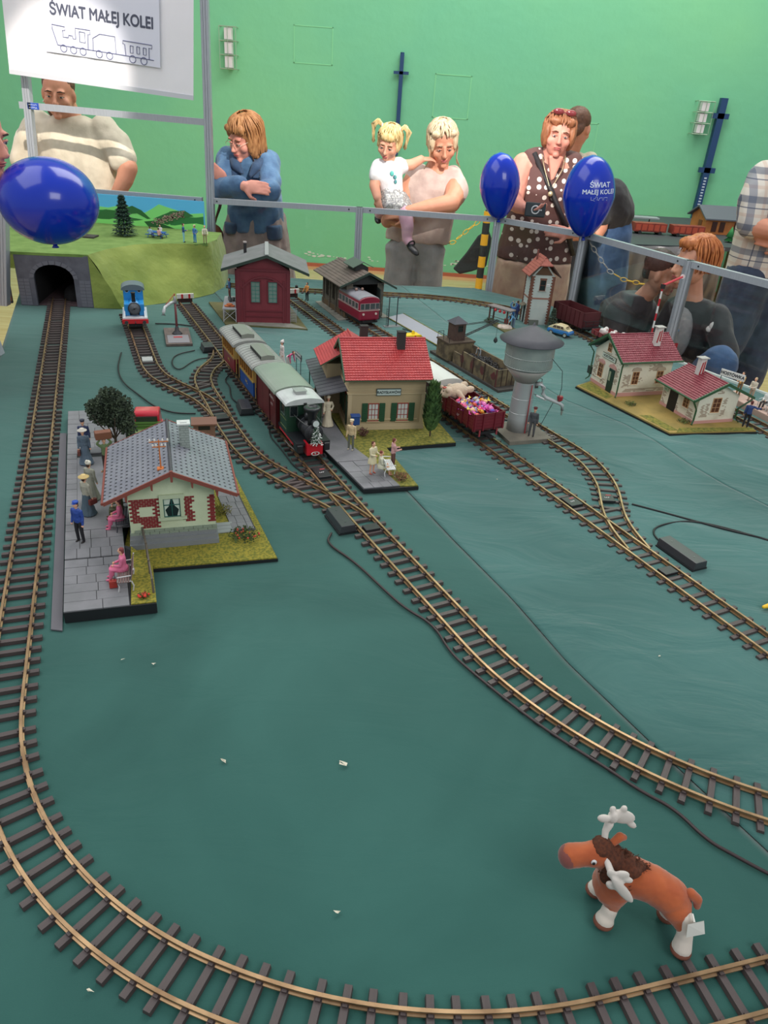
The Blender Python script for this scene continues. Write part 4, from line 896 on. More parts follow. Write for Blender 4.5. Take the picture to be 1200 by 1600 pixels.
b = MB(); b.at(.022,-.002,.005,R(95)); b.box(-.042,0,-.002,.002,0,.118); b.build('door',mat('shed_door',(56,66,62),.6),st)
b = MB(); b.at(.128,-.002,.005,R(-95)); b.box(0,.042,-.002,.002,0,.118); b.build('door',MATS['shed_door'],st)
b = MB(); b.box(.012,.020,-.045,-.044,.075,.09); b.build('notice',flat((196,196,190)),st)
br = mat('brown_roof',(104,92,84),.75,col2=(88,78,72),nscale=24,bump=.3,bscale=160)
for s,xe in ((-1,-.045),(1,.20)):
    ze = .136 if s < 0 else .124
    for k in range(9):
        t0,t1 = k / 9,(k + 1) / 9; X = lambda t: .078 + (xe - .078) * t; Z_ = lambda t: .186 + (ze - .186) * t
        b = MB(); b.prism([(X(t0),Z_(t0) - .0005),(X(t1),Z_(t1) + .0010),(X(t1),Z_(t1) - .003),(X(t0),Z_(t0) - .004)],-.03,.285,'y'); b.build('roof_board',br,st)
    b = MB(); b.prism([(.078,.188),(xe,ze + .002),(xe,ze - .006),(.078,.179)],-.034,-.030,'y'); b.build('bargeboard',MATS['dark_green_board'],st)
b = MB(); b.prism([(.05,.165),(.106,.165),(.106,.19),(.078,.205),(.05,.19)],.05,.13,'y'); l = b.build('roof_lantern',mat('gable_board',(48,50,50),.7),st)
for s,xe in ((-1,.034),(1,.122)): b = MB(); b.prism([(.078,.214),(xe,.194),(xe,.191),(.078,.211)],.035,.145,'y'); b.build('lantern_roof',mat('lantern_green',(78,92,82),.6),l)
o = thing('gauge_gantry','thin dark metal posts with a ladder right of the stone shed','gantry',(-.022,2.93,.001),SR)
gm = flat((58,62,66),.5)
b = MB(); b.cb(0,.0,0,.07,.03,.003); b.build('base',flat((120,124,124),.8),o)
for x in (-.018,.018): b = MB(); b.cyl((x,0,0),(x,0,.118),.0022,n=8); b.build('post',gm,o)
b = MB(); b.cyl((-.022,0,.117),(.022,0,.117),.0022,n=8); b.build('crossbar',gm,o)
for x in (-.028,-.021): b = MB(); b.cyl((x,-.003,.003),(x,-.003,.075),.001,n=6); b.build('ladder_rail',gm,o)
for i in range(9): b = MB(); b.cyl((-.028,-.003,.008 + i * .0078),(-.021,-.003,.008 + i * .0078),.0008,n=6); b.build('ladder_rung',gm,o)
o = thing('road_strip','long pale grey road strip with mossy edges running to the coal crane','road',(.06,2.95,.003),0)
b = MB(); b.prism([(p[0] - .06,p[1] - 2.95) for p in ((-.045,3.05),(.176,2.66),(.195,2.80),(.02,3.13))],0,.003); b.build('surface',flat((152,154,164),.6),o)
b = MB(); b.tube([(-.105,.10,.003),(.115,-.29,.003)],.0022,5); b.tube([(-.04,.18,.003),(.136,-.15,.003)],.0022,5); b.build('mossy_edge',mat('mossy_grass',(122,118,46),.95),o)
# ---------------------------------------------------------------- water tower
o = thing('water_tower','silver grey model water tower with riveted tank, conical roof and spout pipe','water tower',(.353,1.928,.001),R(20))
tm = mat('tank_green_grey',(146,156,150),.42,.2,col2=(134,144,140),nscale=30,bump=.05,bscale=100); sm_ = mat('silver_paint',(180,184,184),.36,.25)
b = MB(); b.box(-.062,.066,-.078,.055,0,.012); b.build('plinth',mat('plinth_taupe',(122,116,104),.8,col2=(108,102,92),nscale=30),o)
def col_prof(): return [(.031,.012),(.0305,.05),(.0275,.15),(.030,.155)]
b = MB(); b.lathe(col_prof(),32); b.build('column',sm_,o,True)
for z in (.065,.106): b = MB(); b.ring((0,0,z),.030 - (z - .06) * .03,.0009,'z',32,5); b.build('column_seam',sm_,o)
b = MB(); b.lathe([(.027,.150),(.040,.168),(.0625,.195)],36); b.build('tank_cone',mat('cone_metal',(166,160,154),.38,.3),o,True)
b = MB(); b.lathe([(.0628,.194),(.0635,.20),(.0645,.262),(.063,.268)],40); b.build('tank',tm,o,True)
for z in (.198,.226,.262): b = MB(); b.ring((0,0,z),.0645,.0009,'z',40,5); b.build('tank_band',flat((164,172,168),.4,.3),o)
b = MB()
for i in range(60):
    a = 2 * PI * i / 60
    for z in (.2015,.2235): b.ell((.0645 * math.cos(a),.0645 * math.sin(a),z),.0009,5,4)
for a in (R(-75),R(15),R(105),R(195)):
    for k in range(14): b.ell((.0645 * math.cos(a),.0645 * math.sin(a),.2 + k * .0045),.0009,5,4)
b.build('rivet',flat((170,178,174),.4,.3),o,kind='stuff')
b = MB(); b.lathe([(.083,.262),(.084,.264),(.06,.278),(.03,.291),(.008,.301),(.003,.303),(.002,.309)],40); b.build('roof',mat('roof_dark_grey',(82,82,88),.6,col2=(74,74,80),nscale=30),o,True)
b = MB(); b.tube([(.006,-.032,.012),(.006,-.031,.15)],.0014,6); b.build('red_rod',flat((176,60,64),.5),o)
sp_m = mat('spout_silver',(196,200,200),.28,.35)
b = MB(); b.tube([(.022,-.022,.150),(.031,-.034,.154),(.036,-.040,.145),(.036,-.040,.128),(.045,-.044,.118),(.086,-.052,.102),(.095,-.053,.096),(.097,-.053,.082)],[.006,.006,.0065,.005,.005,.0048,.005,.0045],10); b.build('spout_pipe',sp_m,o,True)
b = MB(); b.tube([(.028,-.030,.118),(.045,-.044,.112),(.02,-.035,.122)],.003,8); b.build('pipe_bracket',sp_m,o)
b = MB(); b.tube([(.038,-.054,.228),(.072,-.058,.195),(.078,-.06,.15),(.078,-.055,.112)],.0009,6); b.build('chain',flat((52,56,58)),o)
b = MB(); b.tube([(.066,-.05,.104),(.044,-.04,.03)],.0009,6); b.build('chain',flat((52,56,58)),o)
b = MB(); b.lathe([(.003,.108),(.0075,.112),(.0085,.122),(.006,.124)],8,.084,-.052); b.build('red_lantern',flat((150,44,50),.4),o)
b = MB(); b.lathe([(.0018,.068),(.003,.074),(.003,.08)],8,.097,-.053); b.build('drip_chain',flat((200,200,190),.3,.8),o)
mini('railwayman figurine in dark grey suit and cap beside the water tower column',(.385,1.885,.013),R(-20),.08,'stand',(72,74,78),(78,78,80),hat=('cap',(104,44,48)))
b = MB()
for i in range(3): b.at(.003 * i,.012 * i,0); b.box(-.028,.028,-.005,.005,0,.0065)
b.M = Matrix(); o = thing('sleeper_pile','small pile of dark sleepers with metal bars beside the water tower plinth','pile',(.432,1.905,.0015),R(-40))
for i in range(4): q = MB(); q.box(-.024,.024,-.022 + i * .011,-.0135 + i * .011,0,.006); q.build('sleeper_block',sleeper_m,o)
for i in range(3): q = MB(); q.cyl((-.018 + .01 * i,-.02,.0072),(-.01 + .012 * i,.018,.0072),.0012,n=6); q.build('metal_bar',flat((150,140,136),.4,.6),o)
# ---------------------------------------------------------------- coal bunker with crane
KO = (.3236,2.270); KR = R(29)
def Kw(x,y,z=0): return (KO[0] + x * math.cos(KR) - y * math.sin(KR),KO[1] + x * math.sin(KR) + y * math.cos(KR),z)
o = thing('coal_bunker','weathered plank-walled coal bunker with patches of dark red paint','bunker',(KO[0],KO[1],.001),KR)
con = mat('weathered_concrete',(122,108,82),.9,col2=(82,72,58),nscale=34,bump=.6,bscale=160,lo=.4,hi=.6); rust = mat('rust_red',(100,46,48),.8,col2=(88,60,52),nscale=30)
b = MB(); b.box(-.008,.15,-.03,.40,0,.010); b.build('base',mat('base_dark',(70,66,62),.9),o)
b = MB(); b.box(0,.005,0,.20,.010,.065); b.box(0,.005,.20,.26,.010,.05); b.box(.075,.08,0,.26,.010,.065); b.box(.005,.075,0,.005,.010,.064); b.build('wall',con,o)
rr = random.Random(2)
for i in range(4):
    y = .004 + i * .062; k = 7; r_ = .014; b = MB(); b.prism([(y + .014 + r_ * rr.uniform(.6,1.1) * math.cos(2 * PI * j / k),.040 + 1.2 * r_ * rr.uniform(.6,1.1) * math.sin(2 * PI * j / k)) for j in range(k)],-.0005,.0002,'x'); b.build('paint_patch',rust,o)
for y in (.0,.066,.132,.2): b = MB(); b.box(-.002,0,y,y + .003,.010,.066); b.build('batten',flat((70,52,46),.8),o)
b = MB(); b.box(-.003,.0,-.004,0,.01,.068); b.box(.078,.082,-.004,0,.01,.068); b.build('corner_post',rust,o)
for x in (.02,.04,.06): b = MB(); b.box(x,x + .002,-.002,0,.01,.064); b.build('batten',flat((70,52,46),.8),o)
b = MB(); rr = random.Random(9)
for i in range(420): x,y = rr.uniform(.008,.072),rr.uniform(.008,.25); z = .036 + .016 * math.exp(-((y - .14) / .05) ** 2) + rr.uniform(0,.004); b.ell((x,y,z),(rr.uniform(.002,.004),rr.uniform(.002,.004),.003),5,4)
b.box(.005,.075,.005,.255,.012,.036); b.build('coal',mat('coal_black',(44,42,42),.6),o,kind='stuff')
mini('pale grey worker figurine shovelling on the coal heap',Kw(.045,.17,.048),R(-30),.05,'bend',(150,158,162),(120,128,132))
o = thing('coal_crane','brown wooden crane cabin with black lattice jib on a stained stone block','crane',Kw(0,.262,.0115),KR)
b = MB(); b.box(-.012,.09,.01,.09,0,.060); b.build('stone_block',con,o); b = MB(); b.box(-.015,.093,.007,.093,.058,.063); b.build('deck',mat('deck_brown',(84,70,58),.9),o)
cw = mat('cabin_brown',(88,68,60),.7,col2=(76,58,52),nscale=40)
b = MB(); b.box(.016,.062,.03,.072,.063,.122); c = b.build('cabin',cw,o)
for i in range(7):
    for yy in (.0288,): b = MB(); b.box(.0165 + i * .0065,.0222 + i * .0065,yy,.03,.064,.121 if not 1 < i < 5 else .092); b.build('plank',cw,c)
for (x0,x1) in ((.03,.048),): window(c,x0,x1,.094,.114,.03,flat((60,46,42)),dglass,2,2,fr=.0014)
window(c,.04,.06,.094,.114,.062,flat((60,46,42)),dglass,2,2,ax='y',sgn=1,fr=.0014)
b = MB(); b.add([(.010,.024,.121),(.068,.024,.121),(.068,.078,.121),(.010,.078,.121),(.039,.051,.143)],[(0,1,4),(1,2,4),(2,3,4),(3,0,4),(3,2,1,0)]); b.build('roof',flat((70,70,78),.6),o)
j = flat((38,38,42),.5)
for dy in (-.005,.005):
    b = MB(); b.tube([(.06,.045 + dy,.070),(.205,.045 + dy,.118)],.0018,6); b.build('jib_beam',j,o); b = MB(); b.tube([(.06,.045 + dy,.112),(.205,.045 + dy,.120)],.0011,6); b.build('jib_stay',j,o)
for i in range(9): t = i / 9; b = MB(); b.tube([(.06 + .145 * t,.04,.070 + .048 * t),(.06 + .145 * (t + .08),.05,.070 + .048 * (t + .08))],.001,5); b.build('jib_lattice',j,o)
b = MB(); b.tube([(.205,.045,.118),(.205,.045,.055)],.0006,5); b.build('rope',j,o)
b = MB(); b.lathe([(.002,.058),(.006,.052),(.008,.044),(.001,.036)],8,.205,.045); b.build('grab',j,o)
for (x,y) in ((-.012,.012),(-.012,.05),(-.012,.088),(.012,.09)): b = MB(); b.cyl((x,y,.063),(x,y,.083),.0009,n=6); b.build('handrail_post',j,o)
b = MB(); b.tube([(-.012,.012,.083),(-.012,.088,.083),(.012,.09,.083)],.0009,6); b.build('handrail',j,o)
o = thing('iron_stair_rail','black iron stair railing between the coal bunker and the water tower','railing',Kw(.088,-.028,.012),KR - R(8))
for i in range(4): b = MB(); b.cyl((i * .02,-i * .004,0),(i * .02,-i * .004,.045 - i * .006),.0011,n=6); b.build('post',j,o)
b = MB(); b.tube([(0,0,.045),(.06,-.012,.027)],.0011,6); b.tube([(0,0,.024),(.06,-.012,.012)],.0009,6); b.build('handrail',j,o)
# ---------------------------------------------------------------- rolling stock
maroon = mat('wagon_maroon',(98,30,34),.42,col2=(88,26,30),nscale=30); maroon2 = mat('wagon_maroon_dark',(74,24,28),.5)
roofg = mat('coach_roof_grey',(158,158,154),.42,0,col2=(146,148,144),nscale=20)
iron = flat((34,32,34),.5); wheelm = flat((120,112,104),.35,.8)
def T_(x,y): return (-.172 + x * math.cos(R(26.1)) - y * math.sin(R(26.1)),1.61 + x * math.sin(R(26.1)) + y * math.cos(R(26.1)))
RT = .0127
def wheels(o,ys,r=.0105,z0=0,parent=None):
    for y in ys:
        b = MB()
        for s in (-1,1): b.cyl((s * .021,y,r),(s * .0245,y,r),r,n=18); b.cyl((s * .0195,y,r),(s * .021,y,r),r + .0018,n=18)
        b.cyl((-.02,y,r),(.02,y,r),.002,n=8); b.build('wheelset',wheelm,o,True)
def frame_(o,L,w=.026,z=.016,boxes=()):
    b = MB(); b.box(-w,-w + .004,0,L,z,z + .008); b.box(w - .004,w,0,L,z,z + .008); b.box(-w,w,0,.004,z,z + .008); b.box(-w,w,L - .004,L,z,z + .008); b.build('underframe',iron,o)
    for y in boxes:
        for s in (-1,1): b = MB(); b.prism([(y - .009,z + .002),(y + .009,z + .002),(y + .004,.004),(y - .004,.004)],s * .027 - .002,s * .027 + .002,'x'); b.build('axle_guard',iron,o)
def arc_roof(w,z0,h,n=12): return [(w * math.cos(PI * (1 - i / n)),z0 + h * math.sin(PI * i / n)) for i in range(n + 1)]
def coach(label,y0,L,lower,trimc):
    x,y = T_(.004,y0); o = thing('passenger_coach',label,'train coach',(x,y,RT),R(26.1)); W = .044
    cm = mat('coach_cream',(206,168,96),.5,col2=(196,156,86),nscale=20); lm = flat(lower,.4)
    b = MB(); b.box(-W,W,.018,L - .018,.024,.066); b.build('lower_side',lm,o)
    b = MB(); b.box(-W,W,.018,L - .018,.066,.115); b.build('upper_side',cm,o)
    n = 6; wd = (L - .044) / n
    for s in (-1,1):
        for i in range(n):
            ya = .022 + i * wd; window(o,ya + .004,ya + wd - .004,.074,.106,s * W,mat('coach_window_frame',(176,120,48),.5),flat((58,48,40),.25),1,1,ax='y',sgn=s,fr=.0016)
        for i in range(n + 1): b = MB(); yy = .0215 + i * wd; b.box(min(s * W,s * (W + .0012)),max(s * W,s * (W + .0012)),yy,yy + .0014,.066,.112); b.build('pillar_strip',cm,o)
        b = MB(); b.box(min(s * W,s * (W + .0016)),max(s * W,s * (W + .0016)),.018,L - .018,.064,.068); b.build('waist_band',flat(trimc,.4),o)
        text('lettering','~3',.014,flat((196,170,100)),o,(s * (W + .0006),L / 2,.046),(PI / 2,0,s * PI / 2),.0001)
    for ya in (0,L - .018):
        b = MB(); b.box(-W,W,ya,ya + .018,.022,.026); b.build('end_platform',iron,o)
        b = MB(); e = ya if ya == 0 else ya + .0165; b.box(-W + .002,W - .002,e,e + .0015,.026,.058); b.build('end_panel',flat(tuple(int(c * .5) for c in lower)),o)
        for s in (-1,1): b = MB(); b.box(s * (W - .002) - .0015,s * (W - .002) + .0015,e,e + .002,.026,.113); b.build('end_post',cm,o)
    b = MB(); b.prism(arc_roof(.052,.111,.017) + [(.052,.109),(-.052,.109)],-.003,L + .003,'y'); b.build('roof',roofg,o)
    for i in range(10):
        q = arc_roof(.0522,.1113,.0173); b = MB(); yy = .004 + i * (L - .01) / 9; b.prism(q + [(x * .97,z - .001) for x,z in q[::-1]],yy,yy + .0014,'y'); b.build('roof_seam',flat((120,124,118),.4),o)
    b = MB(); b.prism([(-.019,.124),(.019,.124),(.019,.138),(0,.141),(-.019,.138)],L * .12,L * .76,'y'); c = b.build('clerestory',mat('clerestory_grey',(128,132,122),.4),o)
    for s in (-1,1):
        for i in range(7): b = MB(); yy = L * .14 + i * L * .088; b.box(s * .0195 - .0006,s * .0195 + .0006,yy,yy + L * .055,.129,.1365); b.build('vent',flat((26,24,26)),c)
    frame_(o,L,boxes=(.035,L - .035)); wheels(o,(.035,L - .035)); return o
coach('coach with cream windows and maroon lower sides, last in the train',.604,.172,(122,30,44),(150,130,80))
coach('coach with cream windows and bright blue lower sides, behind the red boxcar',.392,.180,(28,70,140),(160,140,80))
x,y = T_(.004,.184); o = thing('boxcar','dark red boxcar with curved pale green-grey roof behind the green locomotive','train wagon',(x,y,RT),R(26.1)); L = .18
b = MB(); b.box(-.045,.045,0,L,.022,.119); b.build('body',maroon,o)
for s in (-1,1):
    for i in range(16): b = MB(); yy = .0005 + i * L / 16; b.box(min(s * .045,s * .0457),max(s * .045,s * .0457),yy,yy + L / 16 - .0006,.023,.118); b.build('plank',maroon,o)
    b = MB(); b.box(min(s * .0457,s * .048),max(s * .0457,s * .048),.06,.115,.026,.114); d = b.build('sliding_door',maroon,o)
    b = MB(); b.box(min(s * .0457,s * .05),max(s * .0457,s * .05),.03,.15,.114,.1165); b.build('door_rail',maroon2,d)
    for yy in (.0,.058,.116,.176): b = MB(); b.box(min(s * .0457,s * .0478),max(s * .0457,s * .0478),yy,yy + .003,.022,.119); b.build('side_rib',maroon2,o)
    text('lettering','~5',.0125,flat((196,176,172)),o,(s * .0485,.032,.096),(PI / 2,0,s * PI / 2),.0001); text('lettering','~4',.009,flat((196,176,172)),o,(s * .0485,.032,.078),(PI / 2,0,s * PI / 2),.0001)
b = MB(); b.prism(arc_roof(.053,.119,.016) + [(.053,.1165),(-.053,.1165)],-.004,L + .004,'y'); b.build('roof',mat('boxcar_roof',(142,154,140),.42,0,col2=(130,144,130),nscale=10),o)
frame_(o,L,boxes=(.035,L - .035)); wheels(o,(.035,L - .035))
# green tank locomotive
x,y = T_(.004,.028); o = thing('steam_locomotive','small green and black steam locomotive with a silver cab roof and red frame','locomotive',(x,y,RT),R(26.1))
gr = mat('loco_green',(34,68,50),.4,col2=(28,60,44),nscale=20); lr = flat((190,24,40),.4); bk = flat((32,34,38),.38)
b = MB(); b.box(-.043,.043,.08,.135,.044,.078); b.box(-.043,-.039,.08,.135,.078,.118); b.box(.039,.043,.08,.135,.078,.118); b.build('cab_side',gr,o)
b = MB(); b.box(-.043,.043,.078,.082,.044,.119); b.box(-.043,.043,.132,.136,.044,.119); b.build('cab_wall',gr,o)
for s in (-1,1):
    b = MB(); b.cyl((s * .026,.0778,.1),(s * .026,.0765,.1),.001,n=4); window(o,s * .026 - .009,s * .026 + .009,.086,.110,.078,flat((110,120,116),.4,.4),dglass,1,1,fr=.0014)
    window(o,.092,.122,.084,.112,s * .043,flat((70,90,80),.5),dglass,1,1,ax='y',sgn=s,fr=.0014)
    b = MB(); b.box(min(s * .043,s * .0436),max(s * .043,s * .0436),.084,.130,.05,.0512); b.box(min(s * .043,s * .0436),max(s * .043,s * .0436),.084,.130,.073,.0742); b.build('lining',flat((120,130,80),.5),o)
b = MB(); b.prism(arc_roof(.050,.118,.014) + [(.050,.1165),(-.050,.1165)],.068,.148,'y'); rfo = b.build('cab_roof',mat('silver_roof',(208,212,210),.4,.1,col2=(190,194,192),nscale=30),o)
b = MB(); b.box(-.013,.013,.098,.124,.131,.139); b.box(-.015,.015,.096,.126,.139,.1405); b.build('roof_hatch',flat((160,164,160),.4,.2),rfo)
b = MB(); b.cyl((0,.004,.068),(0,.078,.068),.0205,n=24); b.build('boiler',bk,o,True)
b = MB(); b.cyl((0,-.001,.068),(0,.006,.068),.0225,n=24); b.cyl((0,-.003,.068),(0,-.001,.068),.016,n=24); b.build('smokebox_door',flat((46,46,50),.45),o,True)
for yy in (.03,.055): b = MB(); b.ring((0,yy,.068),.0208,.0008,'y',24,4); b.build('boiler_band',flat((80,80,84),.4,.5),o)
b = MB(); b.lathe([(.011,.084),(.0105,.10),(.0112,.112),(.019,.124),(.0205,.1285),(.018,.1305),(.012,.1315),(.011,.1285)],24,0,.016); b.build('funnel',bk,o,True)
b = MB(); b.lathe([(.009,.086),(.0092,.098),(.006,.104),(.002,.105)],16,0,.045); b.build('steam_dome',bk,o,True)
b = MB(); b.cyl((0,.066,.084),(0,.066,.121),.004,n=10); b.build('generator_pipe',flat((26,30,28),.5),o)
b = MB(); b.cyl((.0,-.012,.098),(.0,-.002,.098),.009,n=20); l = b.build('headlamp',bk,o,True); b = MB(); b.cyl((0,-.0128,.098),(0,-.012,.098),.0078,n=20); b.build('lens',flat((206,214,210),.15),l)
b = MB(); b.box(-.043,.043,.004,.150,.036,.044); b.build('running_board',bk,o)
b = MB(); b.box(-.043,-.036,.03,.14,.030,.0365); b.box(.036,.043,.03,.14,.030,.0365); b.box(-.036,.036,.10,.14,.026,.036); b.build('side_frame',lr,o)
b = MB(); b.prism([(-.020,.016),(.020,.016),(.020,.045),(-.020,.045)],-.008,-.004,'y'); b.box(-.020,-.016,-.004,.02,.016,.046); b.box(.016,.020,-.004,.02,.016,.046); b.build('front_apron',lr,o)
b = MB(); b.box(-.019,.019,-.004,.03,.016,.04); b.build('front_tank',bk,o)
b = MB(); b.ring((0,-.012,.021),.0075,.0014,'y',20,6,1.25,.6); b.cyl((0,-.004,.021),(0,-.012,.021),.002,n=8); b.build('coupler_loop',flat((214,214,210),.3,.3),o)
for s in (-1,1):
    b = MB(); b.box(s * .034 - .008,s * .034 + .008,-.0,.030,.020,.040); b.build('cylinder_box',bk,o,bevel=.002)
    b = MB(); b.cyl((s * .030,-.004,.005),(s * .030,.012,.005),.0035,n=8); b.build('rail_guard',flat((60,60,64),.4),o)
    b = MB(); b.tube([(s * .037,.03,.016),(s * .038,.075,.010),(s * .038,.105,.010)],.0016,6); b.build('connecting_rod',flat((170,170,168),.3,.8),o)
    b = MB(); b.tube([(s * .02,.002,.092),(s * .024,.04,.09),(s * .026,.076,.09)],.0009,6); b.build('handrail',flat((150,150,150),.3,.8),o)
for yy in (.045,.075,.105):
    b = MB()
    for s in (-1,1):
        b.ring((s * .0235,yy,.0125),.0115,.0018,'x',24,6)
        for k in range(8): a = k * PI / 4; b.cyl((s * .0235,yy,.0125),(s * .0235,yy + .011 * math.cos(a),.0125 + .011 * math.sin(a)),.0009,n=5)
    b.cyl((-.024,yy,.0125),(.024,yy,.0125),.002,n=8); b.build('driving_wheel',wheelm,o,True)
poplar('snowy_mini_tree','tiny snow-dusted fir tree fixed to the front of the green locomotive',(*T_(.006,.0175),RT + .0455),.045,.0145,(48,84,58),(36,64,46),900,8,'tree',True,.0055,(236,240,236))
# blue tank engine (plain front, no face)
o = thing('blue_tank_engine','bright blue toy tank engine with red front beam beside the green hill','locomotive',(-.930,2.60,RT),R(19)); bl_ = mat('engine_blue',(40,140,206),.35,coat=.3); rd_ = flat((204,40,48),.4)
b = MB(); b.box(-.034,.034,.075,.13,.046,.125); b.build('cab',bl_,o,bevel=.003)
for s in (-1,1): b = MB(); b.ring((s * .021,.0745,.128 - .008),.0062,.0012,'y',18,5); b.build('window_ring',flat((150,170,190),.4),o); b = MB(); b.cyl((s * .021,.0745,.120),(s * .021,.0755,.120),.0058,n=18); b.build('window_pane',dglass,o)
b = MB(); b.prism(arc_roof(.040,.124,.018) + [(.040,.122),(-.040,.122)],.068,.138,'y'); b.build('cab_roof',flat((96,110,116),.5),o)
b = MB(); b.box(-.034,-.016,.012,.075,.046,.088); b.box(.016,.034,.012,.075,.046,.088); b.build('side_tank',bl_,o,bevel=.003)
b = MB(); b.cyl((0,.006,.074),(0,.076,.074),.021,n=24); b.build('boiler',bl_,o,True)
b = MB(); b.cyl((0,.0,.074),(0,.006,.074),.0215,n=28); d = b.build('smokebox',flat((56,58,62),.5),o,True); b = MB(); b.cyl((0,-.002,.074),(0,0,.074),.0175,n=28); b.build('smokebox_door',flat((92,96,102),.45),d,True); b = MB(); b.cyl((0,-.004,.074),(0,-.002,.074),.003,n=10); b.tube([(-.008,-.003,.070),(.008,-.003,.078)],.0009,6); b.build('door_handle',flat((60,60,64),.3,.5),d)
b = MB(); b.lathe([(.0075,.09),(.0065,.10),(.0065,.122),(.0078,.124),(.0078,.128)],18,0,.018); b.build('funnel',flat((30,32,38),.4),o,True)
b = MB(); b.lathe([(.009,.09),(.009,.099),(.005,.105),(.001,.106)],18,0,.048); b.build('dome',bl_,o,True)
b = MB(); b.box(-.042,.042,-.014,.134,.040,.046); b.build('running_plate',flat((206,210,214),.45),o)
for x in (-.034,.034): b = MB(); b.prism([(-.012,.046),(.014,.046),(.014,.064),(.004,.058)],x - .002,x + .002,'x'); b.build('front_step',flat((206,210,214),.45),o)
b = MB(); b.box(-.044,.044,-.018,-.013,.026,.041); b.build('buffer_beam',rd_,o)
for x in (-.03,.03): b = MB(); b.cyl((x,-.026,.033),(x,-.018,.033),.003,n=10); b.cyl((x,-.028,.033),(x,-.026,.033),.0062,n=14); b.build('buffer',flat((60,60,64),.4),o)
b = MB(); b.tube([(0,-.018,.034),(0,-.024,.03),(0,-.024,.02)],.0016,6); b.build('coupling_hook',bk,o)
b = MB(); b.box(-.022,.022,-.01,.13,.014,.030); b.build('frame',bk,o); wheels(o,(.02,.06,.10),.0125)
# railbus in the stone shed
o = thing('railbus','crimson railbus with grey roof coming out of the stone engine shed','railbus',(-.112,2.882,RT),R(29.5)); cr = mat('crimson_gloss',(140,22,52),.3,coat=.4)
b = MB(); b.box(-.044,.044,.0,.20,.018,.098); b.build('body',cr,o,bevel=.007)
b = MB(); b.box(-.0445,.0445,-.0006,.20,.056,.0585); b.build('cream_line',flat((206,190,180),.4),o)
for (x0,x1) in ((-.040,-.024),(-.022,-.001),(.001,.022),(.024,.040)): window(o,x0,x1,.062,.084,0,flat((186,170,170),.4),mat('grey_glass',(70,76,78),.15,coat=.3),1,1,fr=.0008)
for s in (-1,1):
    for i in range(6): window(o,.012 + i * .03,.036 + i * .03,.062,.084,s * .044,flat((186,170,170),.4),MATS['grey_glass'],1,1,ax='y',sgn=s,fr=.0008)
b = MB(); b.prism(arc_roof(.0435,.096,.015) + [(.0435,.094),(-.0435,.094)],.006,.195,'y'); b.build('roof',mat('railbus_roof',(150,150,156),.4,col2=(138,138,146),nscale=20),o,bevel=.003)
b = MB(); b.prism(arc_roof(.044,.092,.016) + [(.044,.09),(-.044,.09)],.0,.02,'y'); b.build('roof_front',cr,o,bevel=.004)
for x in (-.027,.027): b = MB(); b.cyl((x,-.003,.044),(x,.001,.044),.0045,n=14); b.build('headlamp',flat((220,200,190),.2),o); b = MB(); b.cyl((x,-.009,.016),(x,.0,.016),.0045,n=12); b.build('buffer',iron,o)
b = MB(); b.box(-.036,.036,.004,.196,.008,.018); b.build('skirt',iron,o); wheels(o,(.04,.16))
for x,lab in ((-.012,'left'),(.014,'right')): b = MB(); b.ell((x,.10,.116),.006,8,6); b.build('roof_vent',flat((150,120,110),.6),o,True)
# wagon with sweets and teddy
def W_(x,y): return (.165 + x * math.cos(R(27.6)) - y * math.sin(R(27.6)),2.02 + x * math.sin(R(27.6)) + y * math.cos(R(27.6)))
x,y = W_(0,-.205); o = thing('open_wagon','dark red open wagon loaded with sweets and a teddy, white lettering','train wagon',(x,y,RT),R(27.6)); L = .215
wm = mat('open_wagon_red',(118,34,46),.42,col2=(106,28,40),nscale=30)
b = MB(); b.box(-.045,.045,0,L,.028,.033); b.build('floor',maroon2,o)
for s in (-1,1):
    for k in range(5): b = MB(); x0,x1 = sorted((s * .0435,s * .046)); b.box(x0,x1,0,L,.0332 + k * .0085,.0412 + k * .0085); b.build('side_plank',wm,o)
    for i in range(8): b = MB(); x0,x1 = sorted((s * .046,s * .0485)); yy = i * (L - .004) / 7; b.box(x0,x1,yy,yy + .004,.028,.076); b.build('stanchion',wm,o)
    text('lettering','~3',.017,flat((214,190,192)),o,(s * .0468,L - .035,.054),(PI / 2,0,s * PI / 2),.0001); text('lettering','~3',.010,flat((214,190,192)),o,(s * .0468,.085,.045),(PI / 2,0,s * PI / 2),.0001)
for yy in (0,L - .0025):
    for k in range(5): b = MB(); b.box(-.0435,.0435,yy,yy + .0025,.0332 + k * .0085,.0412 + k * .0085); b.build('end_plank',wm,o)
for x in (-.044,-.018,.018,.044): b = MB(); b.box(x - .002,x + .002,-.003,0,.028,.076); b.build('end_stanchion',wm,o)
for x in (-.027,.027): b = MB(); b.box(x - .002,x + .002,-.003,.001,.012,.03); b.build('step_iron',flat((150,60,66),.5),o)
frame_(o,L,boxes=(.04,L - .04)); wheels(o,(.04,L - .04)); b = MB(); b.box(-.008,.008,-.02,0,.012,.016); b.build('coupler',iron,o)
SW = [(214,60,140),(238,190,60),(226,90,170),(70,90,190),(240,130,60),(196,70,190),(240,220,90),(226,70,90),(110,170,220),(230,130,190)]
rr = random.Random(17); nm = ['pink','yellow','rose','blue','orange','violet','lemon','red','sky blue','pale pink']
proto = {}
